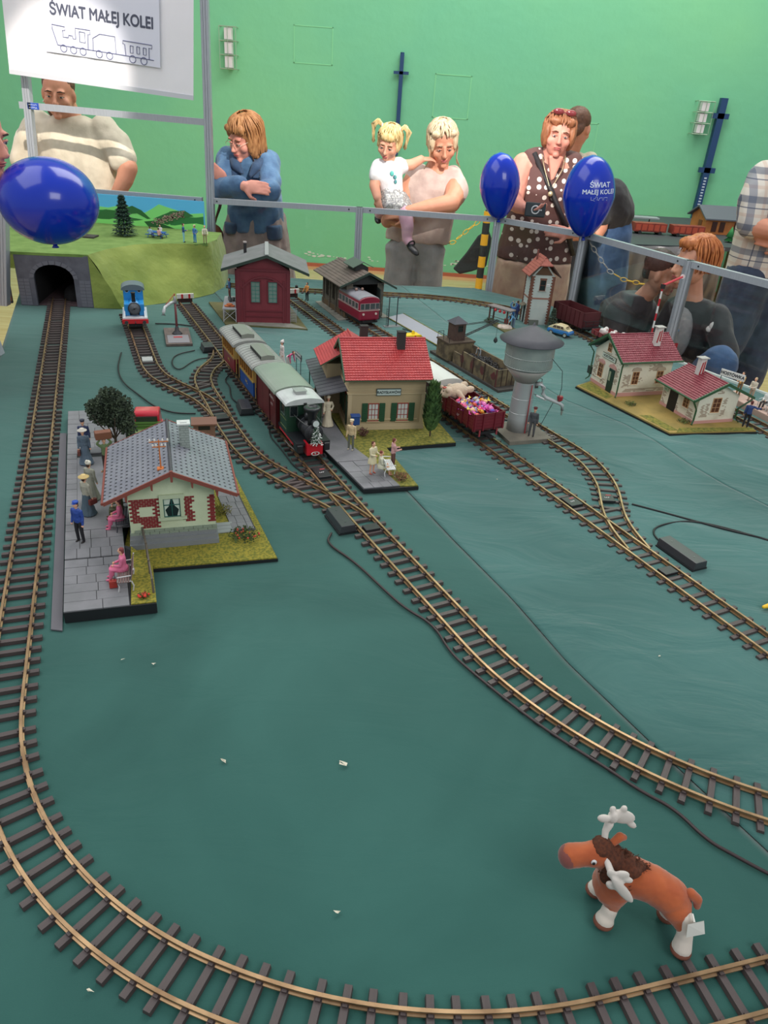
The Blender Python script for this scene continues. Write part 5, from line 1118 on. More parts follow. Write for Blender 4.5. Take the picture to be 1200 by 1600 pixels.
for i in range(52):
    k = rr.randrange(10)
    px,py = W_(rr.uniform(-.036,.036),-.205 + rr.uniform(.012,.12)); pz = RT + .062 + rr.uniform(0,.012)
    if k not in proto:
        q = thing('wrapped_sweet','','sweet',(px,py,pz)); b = MB(); b.ell((0,0,0),(.0095,.007,.0055),8,6); b.build('sweet_body',mat('sweet_%d' % k,SW[k],.25,col2=SW[(k + 3) % 10],nscale=120),q,True)
        for s in (-1,1): b = MB(); b.add([(s * .008,0,0),(s * .017,-.008,.003),(s * .016,0,-.003),(s * .017,.008,.003)],[(0,1,2),(0,2,3)]); m_ = b.build('twisted_end',flat(SW[k],.3),q)
        proto[k] = q
    else: q = dup(proto[k],(px,py,pz))
    q.rotation_euler = (rr.uniform(-.6,.6),rr.uniform(-.6,.6),rr.uniform(0,6)); tag(q,'%s wrapped sweet in the heap loaded on the open wagon beside the teddy' % nm[k],'sweet','sweets heaped in the open wagon')
tx,ty = W_(-.008,-.045); o = thing('teddy_bear','small cream teddy bear lying on its back in the open wagon','teddy bear',(tx,ty,RT + .063),R(35))
B_ = MB(); B_.ell((0,0,.018),(.034,.024,.021),16,12); B_.ell((-.038,.0,.020),(.018,.017,.016),12,10); B_.ell((-.045,-.014,.030),.0065,8,6); B_.ell((-.045,.014,.030),.0065,8,6); B_.ell((.034,-.014,.022),(.014,.010,.010),10,8); B_.ell((.034,.014,.026),(.013,.010,.010),10,8); B_.limb([(-.012,-.02,.02),(-.004,-.032,.008)],[.008,.007]); B_.limb([(-.012,.02,.026),(.004,.028,.02)],[.008,.007]); B_.ell((-.054,0,.018),(.008,.009,.007),8,6)
blob('body',B_,.0017,mat('teddy_plush',(206,184,160),.95,bump=.6,bscale=900,sheen=.4),o,2,disp=.0006,dscale=.004)
b = MB(); b.ell((-.062,0,.019),.0028,8,6); b.ell((-.053,-.006,.027),.0016,6,5); b.ell((-.053,.006,.027),.0016,6,5); b.build('nose_and_eyes',flat((50,34,32),.3),o,True)
b = MB(); b.ell((-.046,.0,.0345),(.007,.006,.002),8,5); b.build('red_mouth_patch',flat((196,90,80),.6),o,True)
# brown van with white roof
x,y = W_(0,.02); o = thing('brake_van','dark brown wagon with rounded white roof behind the sweet-filled wagon','train wagon',(x,y,RT),R(27.6)); L = .16
b = MB(); b.box(-.042,.042,.035,L,.024,.085); b.build('body',maroon2,o)
for i in range(12): b = MB(); b.box(-.0415 + i * .007,-.0352 + i * .007,.034,.035,.025,.085); b.build('plank',maroon2,o)
window(o,-.028,-.010,.055,.075,.035,flat((90,36,38)),dglass,1,1); window(o,.010,.028,.055,.075,.035,flat((90,36,38)),dglass,1,1)
b = MB(); b.box(-.045,.045,0,.035,.024,.028); b.build('end_platform',maroon,o); b = MB(); b.box(-.045,.045,.0,.002,.028,.050); b.box(-.045,-.043,0,.035,.028,.05); b.box(.043,.045,0,.035,.028,.05); b.build('platform_rail',maroon,o)
q = arc_roof(.048,.079,.016); b = MB(); b.prism(q + [(.048,.075),(-.048,.075)],-.004,L + .004,'y'); b.build('roof',mat('white_roof',(222,222,218),.4),o)
for s in (-1,1): b = MB(); b.cyl((s * .043,.001,.028),(s * .043,.001,.084),.0014,n=6); b.build('roof_post',flat((214,214,210)),o)
frame_(o,L,boxes=(.04,L - .04)); wheels(o,(.04,L - .04))
# yellow toy cabin
o = thing('yellow_work_cab','bright yellow toy cabin with red stripe behind the tan station chimney','toy vehicle',(.047,2.60,RT),R(29)); o.scale = (1.1,1,1.5); ym = flat((238,204,40),.35)
for (x0,x1,y0,y1,z0,z1) in ((-.032,.032,-.02,.02,.004,.012),(-.032,-.026,-.02,.02,.012,.034),(-.004,.002,-.02,.02,.012,.034),(.026,.032,-.02,.02,.012,.034),(-.032,.032,-.02,-.016,.031,.037),(-.032,.032,.016,.02,.031,.037),(-.030,.030,-.018,.018,.034,.037)): b = MB(); b.box(x0,x1,y0,y1,z0,z1); b.build('frame_bar',ym,o)
b = MB(); b.box(.006,.011,-.021,-.019,.008,.037); b.build('red_stripe',red_m,o); b = MB(); b.cyl((.010,0,.037),(.010,0,.045),.006,.004,12); b.build('beacon',ym,o); b = MB(); b.box(-.018,-.008,-.01,.01,.012,.028); b.build('seat',flat((150,60,30)),o); wheels(o,(-.012,.012),.008)
# bumpers
def bumper(label,x,y,rz):
    o = thing('buffer_stop',label,'buffer stop',(x,y,.002),rz)
    b = MB(); b.box(-.034,.034,-.003,.006,.022,.040); b.build('beam',flat((216,214,206),.6),o)
    for xx in (-.017,.012): b = MB(); b.box(xx,xx + .008,-.0042,-.003,.0225,.0395); b.build('red_mark',flat((190,40,44),.5),o)
    b = MB()
    for s in (-1,1): b.box(s * .024 - .004,s * .024 + .004,0,.01,0,.022); b.tube([(s * .024,.006,.03),(s * .024,.045,.004)],.003,6)
    b.build('frame',flat((70,44,40),.8),o); b = MB(); b.box(-.028,.028,.002,.008,.004,.020); b.build('back_board',flat((60,40,38),.9),o); return o
bumper('white beam buffer stop with red squares behind the water crane',-.874,3.045,R(26)); bumper('white beam buffer stop right of the dark red shed',-.470,3.262,R(27))
bumper('white beam buffer stop behind the tall brick-cornered tower',.60,3.40,R(200))
mini('figurine in orange vest and black trousers beside the buffer stop by the red shed',(-.40,3.245,.002),R(-40),.075,'stand',(206,140,74),(36,36,42),arms=('low','low'))
o = thing('buffer_lantern','small black lantern behind the buffer stop by the red shed','lantern',(-.455,3.31,.002)); b = MB(); b.cyl((0,0,0),(0,0,.03),.0014,n=6); b.build('post',iron,o); b = MB(); b.lathe([(.003,.03),(.0065,.034),(.0065,.044),(.002,.049)],8); b.build('lamp_head',iron,o)
# water crane
o = thing('water_crane','model water crane with silver arm and red column on a grey slab','water crane',(-.776,2.577,.0012),R(19))
b = MB(); b.box(-.044,.044,-.10,.10,0,.008); b.build('slab',mat('crane_slab',(112,98,92),.85,col2=(88,80,76),nscale=50,bump=.4,bscale=200),o)
b = MB(); b.box(-.036,.036,-.088,.004,.008,.0092); b.build('inner_paving',flat((132,130,134),.8),o); b = MB(); b.box(-.015,.015,-.03,-.016,.0092,.0098); b.build('red_cover',flat((170,52,58)),o)
b = MB(); b.lathe([(.018,.009),(.016,.012),(.008,.02),(.0055,.034),(.0045,.036)],16,0,.022); b.build('foot',flat((58,58,62),.5),o,True)
b = MB(); b.cyl((0,.022,.03),(0,.022,.128),.0042,.0036,12); c = b.build('column',flat((128,70,72),.5),o,True)
b = MB(); b.lathe([(.006,.116),(.007,.122),(.005,.136),(.001,.142)],12,0,.022); b.build('cap',flat((150,150,154),.4,.4),c,True)
b = MB(); b.tube([(0,.022,.124),(-.018,.012,.118),(-.036,.0,.108),(-.042,-.004,.092),(-.043,-.005,.082)],[.0052,.005,.0055,.0065,.0075],10); b.build('swing_arm',sp_m,o,True)
b = MB(); b.tube([(0,.022,.148),(-.034,.002,.114)],.0012,6); b.tube([(0,.022,.138),(0,.022,.15)],.0016,6); b.build('stay_rod',flat((170,60,60)),o)
# ---------------------------------------------------------------- tall tower house by the far corner
st = thing('tower_house','tall white model tower house with brick corners and red-brown roof','model house',(.530,3.109,.002),R(8)); plm = mat('pale_plaster',(190,196,190),.8,col2=(178,186,182),nscale=20)
b = MB(); b.box(0,.096,0,.085,0,.2); b.prism([(.002,.2),(.094,.2),(.048,.255)],.002,.083,'y'); b.build('wall',plm,st)
bc = mat('tower_brick',(128,82,64),.8,col2=(108,66,52),nscale=60)
for (cx,cy,sx,sy) in ((0,0,1,1),(.096,0,-1,1),(0,.085,1,-1)):
    for k in range(34):
        z = .001 + k * .0058; l = .013 if k % 2 else .0085; l2 = .0085 if k % 2 else .013; b = MB(); x0,x1 = sorted((cx - sx * .0015,cx + sx * l)); y0,y1 = sorted((cy - sy * .0015,cy + sy * l2)); b.box(x0,x1,y0,y1,z,z + .0052); b.build('brick',bc,st)
b = MB(); b.box(-.001,.097,-.0012,0,.106,.112); b.box(-.001,0,0,.085,.106,.112); b.build('string_course',flat((150,104,90),.8),st)
window(st,.038,.060,.142,.182,0,flat((120,76,60),.7),dglass,1,2,sill=flat((170,168,160))); b = MB(); b.box(.035,.063,-.003,0,.185,.190); b.build('lintel',bc,st)
b = MB(); b.box(.066,.078,-.002,0,.158,.168); s = b.build('number_plate',flat((226,226,226)),st); text('lettering','~2',.007,flat((90,90,100)),s,(.072,-.0022,.163),FT,.0001)
b = MB(); b.box(-.0012,0,.030,.058,.002,.07); b.build('doorway',flat((30,28,28)),st); b = MB(); b.at(-.001,.058,.002,R(200)); b.box(0,.003,-.0,.026,0,.068); b.build('door',plm,st); b = MB(); b.prism([(0,.080),(-.02,.072),(-.02,.070),(0,.077)],.022,.064,'y'); b.build('door_canopy',flat((104,96,80),.7),st)
b = MB(); b.prism([(.012,.203),(.084,.203),(.048,.246)],-.001,.004,'y'); b.build('gable_boarding',flat((92,66,46),.8),st)
tr = mat('tower_roof_red',(158,88,74),.65,col2=(140,76,64),nscale=50,bump=.3,bscale=200)
for s in (-1,1):
    xe = .048 + s * .066
    for k in range(8):
        X = lambda t: .048 + (xe - .048) * t; Z_ = lambda t: .272 - .072 * t; t0,t1 = k / 8,(k + 1) / 8; yf = -.018 + max(0,(1 - (t0 + t1) / 2) - .55) * .06
        b = MB(); b.prism([(X(t0),Z_(t0)),(X(t1),Z_(t1) + .0012),(X(t1),Z_(t1) - .003),(X(t0),Z_(t0) - .004)],yf,.10,'y'); b.build('roof_course',tr,st)
    b = MB(); b.prism([(xe,.202),(.048 + s * .028,.242),(.048 + s * .028,.236),(xe,.196)],-.020,-.017,'y'); b.build('bargeboard',flat((70,52,44),.7),st)
b = MB(); b.add([(.020,-.018,.2425),(.076,-.018,.2425),(.048,.012,.2725)],[(0,1,2)]); b.add([(.020,-.018,.2400),(.076,-.018,.2400),(.048,.012,.2700)],[(0,2,1)]); b.build('hipped_end',tr,st)
b = MB(); b.cb(.03,.07,.245,.006,.006,.045); b.build('chimney',flat((120,70,62),.7),st)
b = MB(); b.box(.012,.052,-.012,-.004,0,.022); b.build('front_bench',flat((100,104,96),.7),st)
poplar('small_spruce','small grey-green spruce in front of the tall tower house',(.634,3.075,.002),.085,.028,(74,92,74),(52,70,56),1500,4,'tree',True,.007)
# hut with lanterns and people
HR2 = R(-22); o = thing('open_shelter','small open wooden shelter with red lanterns on a mossy base','shelter',(.375,3.03,.001),HR2)
b = MB(); b.prism([(-.04,.07),(-.01,.085),(.14,.01),(.085,-.055)],0,.005); b.build('base',MATS['base_mossy_brown'],o)
for (x,y) in ((-.022,.055),(.062,.018),(-.01,.075),(.072,.04)): b = MB(); b.box(x - .003,x + .003,y - .003,y + .003,.005,.072); b.build('post',flat((84,62,54),.8),o)
b = MB(); b.prism([(-.034,.050),(.078,.0),(.090,.04),(-.018,.088)],.072,.076); b.build('roof',flat((116,110,108),.7),o)
for i,x in enumerate((.006,.028,.048)): b = MB(); b.lathe([(.001,.058),(.0055,.060),(.0065,.066),(.002,.072)],10,x,.036 - x * .4); b.build('red_lantern',flat((180,44,50),.5),o)
b = MB(); b.tube([(-.02,.054,.022),(.06,.018,.022)],.0014,6); b.tube([(-.02,.054,.034),(.06,.018,.034)],.0012,6); b.build('railing',flat((84,62,54),.8),o)
bush('round_bush','dark green round bush at the left post of the lantern shelter','bush',(.375,3.06,.006),.022,.022,(58,74,44),300,.005,seed=14)
mini('figurine in blue overalls with raised arms beside the lantern shelter',(.475,3.125,.002),R(160),.078,'stand',(40,86,140),(40,86,140),arms=('up','up'))
mini('figurine in navy suit standing by the door of the tower house',(.500,3.18,.002),R(120),.078,'stand',(48,56,110),(44,50,90))
mini('figurine in light blue bending over the white heap',(.470,3.035,.002),R(-60),.076,'bend',(110,168,210),(100,116,140),hat=('bun',(180,200,214)),arms=('low','low'))
o = thing('sand_heap','white heap of powder in front of the bending light blue figurine','heap',(.437,3.02,.006)); b = MB(); rr = random.Random(4)
B_ = MB(); B_.ell((0,0,0),(.030,.022,.014),14,8); B_.ell((-.014,.006,0),(.02,.016,.012),10,6); blob('heap',B_,.002,flat((206,190,176),.9),o,1,disp=.002,dscale=.01)
o = thing('red_bin','tiny red box between the overalled figurine and the shelter','box',(.448,3.09,.006)); b = MB(); b.cb(0,0,0,.016,.012,.017); b.build('body',flat((160,50,44),.6),o,bevel=.001); b = MB(); b.cb(0,0,.017,.018,.014,.002); b.build('lid',flat((130,40,38)),o)
# car
o = thing('toy_car','rounded toy car, blue below and cream above, behind the water tower','toy car',(.652,2.972,.004),R(-38)); 
b = MB(); b.prism([(-.05,.010),(.05,.010),(.052,.020),(.047,.026),(-.047,.027),(-.052,.020)],-.021,.021,'y'); c = b.build('lower_body',mat('car_blue',(44,112,176),.25,coat=.6),o,bevel=.004)
b = MB(); b.prism([(-.050,.0265),(.046,.0265),(.034,.032),(.018,.043),(-.012,.045),(-.034,.038),(-.046,.030)],-.0195,.0195,'y'); c = b.build('upper_body',mat('car_cream',(214,200,158),.3,coat=.5),o,bevel=.004)
for s in (-1,1):
    for (x0,x1) in ((-.028,-.012),(-.010,.006),(.008,.022)): b = MB(); y0,y1 = sorted((s * .0192,s * .0200)); b.prism([(x0,.031),(x1,.031),(x1 - (.005 if x1 > .02 else 0),.0405),(x0 + (.006 if x0 < -.02 else 0),.0405)],y0,y1,'y'); b.build('side_window',mat('car_glass',(96,74,62),.15,coat=.4),c)
b = MB(); b.prism([(-.014,.032),(.014,.032),(.012,.041),(-.012,.041)],.0345,.0352,'x'); 
b = MB(); b.at(.0285,0,.0375,0,0,R(-50)); b.cb(0,0,0,.016,.030,.0012); b.build('windscreen',MATS['car_glass'],c)
for x in (-.031,.031):
    for s in (-1,1): b = MB(); b.cyl((x,s * .0165,.0095),(x,s * .022,.0095),.0095,n=20); wq = b.build('wheel',flat((40,38,40),.6),o,True); b = MB(); b.cyl((x,s * .022,.0095),(x,s * .0228,.0095),.006,n=16); b.build('hubcap',flat((206,206,200),.25,.6),wq)
for s in (-1,1): b = MB(); b.box(s * .051 - .001,s * .051 + .001,-.018,.018,.011,.014); b.build('bumper',flat((196,196,196),.2,.9),o)
# gondola and flat wagon on the far track
def far_wagon(name,label,x,y,rz,L,h,W,cm):
    o = thing(name,label,'train wagon',(x,y,RT),rz)
    b = MB(); b.box(-W,W,0,L,.020,.025); b.build('floor',cm,o)
    b = MB(); b.box(-W,-W + .002,0,L,.025,.025 + h); b.box(W - .002,W,0,L,.025,.025 + h); b.box(-W,W,0,.002,.025,.025 + h); b.box(-W,W,L - .002,L,.025,.025 + h); b.build('side',cm,o)
    for s in (-1,1):
        for i in range(int(L / .028) + 1): b = MB(); x0,x1 = sorted((s * W,s * (W + .0018))); yy = min(i * .028,L - .003); b.box(x0,x1,yy,yy + .003,.02,.025 + h); b.build('rib',maroon2,o)
    frame_(o,L,z=.012,boxes=(.03,L - .03)); wheels(o,(.03,L - .03),.010); return o
gm_ = mat('gondola_brown',(92,40,44),.55,col2=(82,34,38),nscale=20)
o = far_wagon('gondola_wagon','high-sided dark maroon gondola wagon behind the blue and cream car',.775,3.005,R(27),.20,.058,.041,gm_)
b = MB()
for (p0,p1) in (((-.04,-.016,.028),(-.04,-.016,.052)),((.04,-.016,.028),(.04,-.016,.052)),((-.04,-.016,.052),(.04,-.016,.052)),((-.04,-.016,.04),(.04,-.016,.04)),((0,-.016,.028),(0,-.016,.052)),((-.04,0,.052),(-.04,-.016,.052)),((.04,0,.052),(.04,-.016,.052))): b.tube([p0,p1],.0012,5)
b.box(-.041,.041,-.018,0,.022,.026); b.build('brakeman_platform',iron,o)
o = far_wagon('flat_wagon','low red flat wagon carrying white plush bundles behind the whitewashed cottage',.872,2.772,R(21.5),.19,.012,.041,mat('flat_red',(128,52,54),.5))
rr = random.Random(6)
for i,(x,y,s,lab) in enumerate(((-.012,.150,.018,'white plush bundle nearest the maroon gondola'),(.010,.118,.015,'round white plush bundle in the middle of the red flat wagon'),(.002,.06,.020,'large white plush bundle at the near end of the flat wagon'),(.018,.035,.015,'small white plush bundle at the very end of the flat wagon'))):
    a = R(21.5); q = thing('plush_bundle',lab,'plush bundle',(.872 + x * math.cos(a) - y * math.sin(a),2.772 + x * math.sin(a) + y * math.cos(a),RT + .0255)); B_ = MB(); B_.ell((0,0,s * .6),(s,s * .8,s * .65),12,8); B_.ell((s * .5,.004,s * 1.1),s * .5,10,8); B_.ell((-s * .5,-.003,s * .9),s * .45,10,8); blob('bundle',B_,s * .11,flat((214,210,204),.9),q,1,disp=s * .06,dscale=.008)
    b = MB(); b.ell((s * .5,-s * .42,s * 1.1),s * .14,6,5); b.build('red_spot',flat((180,60,60)),q,True)
# whitewashed cottages
PW = (.7955,1.981)
o = thing('cottage_diorama','ochre and mossy base board under the two whitewashed cottages','base',(PW[0],PW[1],.003))
PP = [(0,0),(.278,.068),(.262,.10),(.10,.42),(-.10,.46),(-.201,.359)]
b = MB(); b.prism(PP,0,.006); b.build('board',black_edge,o)
b = MB(); b.prism([(x * .985,y * .985 + .003) for x,y in PP],.006,.010); b.build('ochre_ground',mat('ochre_ground',(166,140,76),.85,col2=(140,122,66),nscale=16,bump=.3,bscale=100),o)
for pp in ([(-.19,.358),(-.125,.25),(-.10,.275),(-.15,.40)],[(-.055,.125),(.0,.018),(.03,.025),(-.02,.13)],[(.04,.045),(.27,.09),(.27,.07),(.02,.008)]): b = MB(); b.prism(pp,.010,.0106); b.build('moss_patch',MATS['mossy_grass'],o)
white = mat('whitewash',(222,216,198),.8,col2=(196,186,166),nscale=22,bump=.3,bscale=120,lo=.5,hi=.8); stoneb = mat('faded_brick',(176,160,142),.8); pinkb = mat('pink_brick',(198,148,140),.8); gt_ = mat('cottage_green',(46,84,52),.5)
wf = mat('cottage_window_wood',(196,152,112),.6); wg = flat((92,56,38),.3)
def brick_patches(st,ax,pl,sgn,rects,m,seed):
    rr = random.Random(seed); b = MB()
    for (a0,a1,z0,z1) in rects:
        z = z0; k = 0
        while z < z1:
            a = a0 + (.004 if k % 2 else 0)
            while a < a1:
                if rr.random() < .72:
                    lo,hi = sorted((pl,pl + sgn * .0008)); l = .0072
                    b.box(a,min(a + l,a1),lo,hi,z,z + .0030) if ax == 'x' else b.box(lo,hi,a,min(a + l,a1),z,z + .0030)
                a += .008
            z += .0038; k += 1
    b.build('brick_relief',m,st,kind='stuff')
A1 = (.7056,2.2576); st = thing('cottage','larger whitewashed cottage with gable name board HOSTÓWKA and dark green door','model house',(*A1,.013),R(19))
b = MB(); b.prism([(0,0),(.155,0),(.155,.112),(.081,.166),(0,.115)],0,.185,'x'); b.build('wall',white,st)
b = MB(); b.box(-.0015,.186,-.0015,0,0,.012); b.box(-.0015,0,0,.155,0,.010); b.build('pink_plinth',pinkb,st)
brick_patches(st,'x',0,-1,((.012,.038,.03,.07),(.07,.085,.045,.06),(.10,.15,.08,.1),(.02,.18,.014,.022)),stoneb,1); brick_patches(st,'y',0,-1,((.01,.028,.03,.1),(.128,.15,.02,.09),(.075,.10,.012,.03),(.03,.05,.12,.135)),stoneb,2)
tiled_roof(st,-.016,.205,-.018,.081,.175,.116,.176,mat('cottage_tile',(124,44,56),.5,col2=(142,64,74),nscale=90),flat((60,74,56),.7),.0088)
for s in (-1,1):
    ys = -.02 if s < 0 else .177; b = MB(); b.prism([(.081,.181),(ys,.119),(ys,.111),(.081,.172)],-.020,-.016,'x'); b.build('bargeboard',gt_,st)
    b = MB(); b.cyl((-.018,ys,.115),(.206,ys,.115),.003,n=8); b.build('gutter',gt_,st)
b = MB(); b.tube([(-.012,-.019,.113),(-.004,-.006,.098),(-.004,-.006,.012),(-.010,-.012,.002)],.0024,6); b.build('downpipe',gt_,st)
b = MB(); b.tube([(-.012,.176,.113),(-.004,.160,.096),(-.004,.160,.012),(-.012,.166,.002)],.0024,6); b.build('downpipe',gt_,st)
window(st,.046,.066,.040,.078,0,wf,wg,2,3,sill=white); b = MB(); b.prism([(.038,.083),(.074,.083),(.070,.091),(.056,.094),(.042,.091)],-.003,0,'y'); b.build('arch_lintel',stoneb,st)
window(st,.135,.155,.040,.078,0,wf,wg,2,3,sill=white); b = MB(); b.prism([(.127,.083),(.163,.083),(.159,.091),(.145,.094),(.131,.091)],-.003,0,'y'); b.build('arch_lintel',stoneb,st)
window(st,.098,.120,.030,.072,0,wf,wg,2,3,ax='y',sill=white); b = MB(); b.prism([(.090,.076),(.128,.076),(.124,.084),(.109,.088),(.094,.084)],-.003,0,'x'); b.build('arch_lintel',pinkb,st)
window(st,.073,.090,.122,.145,0,wf,wg,2,2,ax='y',sill=white)
b = MB(); b.box(-.0025,0,.030,.060,.0,.074); d = b.build('door',mat('door_dark_green',(30,54,42),.5),st); b = MB(); b.box(-.0032,-.0025,.046,.056,.036,.066); b.build('door_pane',flat((150,156,130),.3),d)
b = MB(); b.prism([(.024,.077),(.066,.077),(.061,.086),(.045,.091),(.029,.086)],-.003,0,'x'); b.build('arch_lintel',pinkb,st)
b = MB(); b.box(-.003,-.0008,.036,.112,.096,.112); sg = b.build('name_board',flat((96,104,84)),st); b = MB(); b.box(-.0035,-.003,.0375,.1105,.0975,.1105); b.build('panel',flat((216,222,208),.5),sg)
text('lettering','HOSTÓWKA',.0108,flat((60,66,60)),sg,(-.0036,.074,.104),(PI / 2,0,-PI / 2),.0002,0,fat=.0004)
b = MB(); b.box(.004,.022,-.0025,0,.096,.108); sg = b.build('small_sign',flat((196,206,186)),st); text('lettering','~2',.007,flat((60,70,60)),sg,(.013,-.0027,.102),FT,.0001)
def whchim(st,x,y,z0,z1):
    b = MB(); b.cb(x,y,z0,.020,.016,z1 - z0); c = b.build('chimney',flat((206,202,196),.7),st); b = MB(); b.cb(x,y,z1,.030,.024,.003); b.build('slab_cap',flat((176,174,168),.7),c)
    b = MB(); b.prism([(x - .008,z0 + .012),(x - .003,z0 + .010),(x + .001,z1 - .01),(x - .004,z1 - .012)],y - .0086,y - .008,'y'); b.prism([(x + .002,z0 + .016),(x + .008,z0 + .014),(x + .007,z1 - .006),(x + .003,z1 - .01)],y - .0086,y - .008,'y'); b.build('brick_streak',flat((166,62,66),.7),c)
whchim(st,.135,.04,.150,.208)
b = MB(); b.box(-.004,.030,.156,.178,.02,.045); b.build('rear_lantern_box',flat((50,52,50)),st)
B1 = (.889,2.067); st = thing('cottage','smaller whitewashed cottage with red tiled roof nearest the board corner','model house',(*B1,.013),R(19))
b = MB(); b.prism([(0,0),(.138,0),(.138,.082),(.073,.116),(0,.080)],0,.165,'y'); b.build('wall',white,st)
b = MB(); b.box(-.0015,.1395,-.0015,0,0,.009); b.box(-.0015,0,0,.166,0,.009); b.build('pink_plinth',pinkb,st)
brick_patches(st,'x',0,-1,((.012,.04,.02,.06),(.085,.10,.02,.075),(.05,.08,.09,.1)),stoneb,3); brick_patches(st,'y',0,-1,((.01,.04,.012,.035),(.145,.162,.01,.06),(.08,.105,.01,.03)),stoneb,4)
tiled_roof(st,-.014,.172,-.030,.073,.178,.078,.124,MATS['cottage_tile'],flat((60,74,56),.7),.0088,ax='y')
for s in (-1,1):
    xs = -.032 if s < 0 else .180; b = MB(); b.prism([(.073,.128),(xs,.081),(xs,.073),(.073,.119)],-.018,-.014,'y'); b.build('bargeboard',gt_,st); b = MB(); b.cyl((xs,-.016,.077),(xs,.173,.077),.003,n=8); b.build('gutter',gt_,st)
b = MB(); b.tube([(-.030,-.012,.075),(-.012,-.005,.055),(-.006,-.004,.045),(-.006,-.004,.012),(-.014,-.010,.002)],.0028,6); b.build('downpipe',gt_,st)
b = MB(); b.tube([(.178,-.012,.072),(.150,-.008,.05),(.142,-.005,.042),(.142,-.005,.012),(.152,-.012,.002)],.0028,6); b.build('downpipe',gt_,st)
window(st,.050,.076,.034,.076,0,wf,wg,2,3,sill=white); window(st,.040,.062,.034,.064,0,wf,wg,2,3,ax='y',sill=white)
b = MB(); b.box(-.002,0,.092,.130,0,.068); b.build('doorway',flat((24,22,22)),st)
b = MB(); b.box(-.0022,0,.140,.160,.048,.060); sg = b.build('small_sign',flat((176,196,170)),st); text('lettering','~2',.007,flat((60,70,60)),sg,(-.0025,.150,.054),(PI / 2,0,-PI / 2),.0001)
whchim(st,.060,.10,.105,.165)
bush('grass_tuft','low green weeds beside the gutter pipe of the smaller cottage','plant',(.865,2.075,.0135),.022,.006,(104,116,52),140,.005,seed=21)
bush('grass_tuft','low green weeds in front of the door of the larger cottage','plant',(.735,2.19,.0135),.022,.006,(104,116,52),140,.005,seed=22)
mini('conductor figurine in dark blue uniform signalling at the corner of the cottage board',(1.043,2.072,.013),R(160),.08,'stand',(42,62,112),(28,30,40),arms=('wide','down'),hair=(96,40,40))
# far right platform
o = thing('far_platform','narrow pinkish platform with seated figures beyond the cottages','platform',(1.13,2.2,.003),R(-70))
b = MB(); b.box(-.17,.20,.0,.065,0,.018); b.build('body',mat('pinkish_platform',(190,160,146),.8),o)
for i in range(9): b = MB(); b.box(-.169 + i * .041,-.130 + i * .041,.001,.064,.018,.0192); b.build('paving_slab',mat('pinkish_paving',(200,172,158),.8),o)
def Pw(x,y): a = R(-70); return (1.13 + x * math.cos(a) - y * math.sin(a),2.2 + x * math.sin(a) + y * math.cos(a))
for i,(t,c,l,h,lab,ps) in enumerate(((-.13,(214,166,90),(150,120,80),(60,44,36),'figurine in ochre top at the left end of the far platform','stand'),(-.075,(206,196,176),(170,150,130),(200,180,140),'fair-haired figurine in cream beside the ochre one, far platform','stand'),(-.01,(220,220,216),(60,56,54),(190,160,130),'seated figurine in white top and dark trousers, far platform','sit'),(.035,(150,200,206),(34,34,38),(206,180,130),'seated figurine in pale turquoise top, far platform','sit'),(.09,(48,130,196),(40,60,70),(40,30,28),'seated dark-haired figurine in bright blue, far platform','sit'))):
    mini(lab,(*Pw(t,.036),.0222),R(-60),.076,ps,c,l,arms=('lap','lap'),hair=h)
bench('pale bench with the white-topped seated figurine on the far platform',(*Pw(-.01,.040),.0222),R(-60),(180,176,170),w=.036); bench('pale bench under the turquoise seated figurine on the far platform',(*Pw(.037,.040),.0222),R(-60),(180,176,170),w=.036)
o = thing('station_name_sign','white name board HOSTÓWKA on thin posts beyond the smaller cottage','sign',(1.075,2.312,.003),R(-48))
for x in (-.035,.035): b = MB(); b.cyl((x,0,0),(x,0,.082),.0013,n=8); b.build('post',flat((60,64,70)),o)
b = MB(); b.box(-.040,.040,-.0012,.0012,.080,.101); s = b.build('board',flat((226,226,222),.5),o); text('lettering','HOSTÓWKA',.0135,flat((50,52,60)),s,(0,-.0014,.0905),FT,.0002,0,fat=.0005)
o = thing('table_edge_strip','white plastic strip along the right rear edge of the table','strip',(0,0,.003)); b = MB(); b.prism([(.992,2.80),(1.003,2.80),(1.49,2.06),(1.478,2.055)],0,.008); b.build('strip',flat((206,214,208),.5),o)
# red and white signal mast
o = thing('signal_mast','red and white banded signal mast with raised arm behind the larger cottage','signal',(.955,2.80,.003))
for k in range(9): b = MB(); z = .02 + k * .027; b.cyl((0,0,z),(0,0,z + .027),.0034,n=8); b.build('mast_band',flat((196,40,52) if k % 2 == 0 else (226,222,220),.5),o)
b = MB(); b.tube([(-.004,0,.254),(.062,0,.292)],.0042,6); b.build('signal_arm',flat((214,70,80),.5),o); b = MB(); b.cyl((.062,-.002,.292),(.062,.002,.292),.008,n=14); b.build('arm_disc',flat((236,214,214)),o); b = MB(); b.cb(0,0,.245,.014,.010,.016); b.build('mount',iron,o); b = MB(); b.cyl((0,0,0),(0,0,.022),.006,n=8); b.build('foot',iron,o)
b = MB(); b.tube([(-.008,0,.0),(-.008,0,.24)],.0008,5); 
for k in range(18): b.tube([(-.011,0,.01 + k * .012),(-.004,0,.01 + k * .012)],.0006,4)
b.build('ladder',iron,o)
o = thing('yellow_toy_part','piece of a yellow toy at the right edge beside the track','toy',(.742,1.158,.002),R(20)); B_ = MB(); B_.limb([(-.022,0,.007),(.0,0,.009),(.03,0,.012)],[.0035,.006,.009]); b = blob('body',B_,.0015,flat((236,190,40),.35),o,1)
b = MB(); b.cyl((.03,-.008,.006),(.03,.008,.006),.006,n=14); b.build('wheel',iron,o)
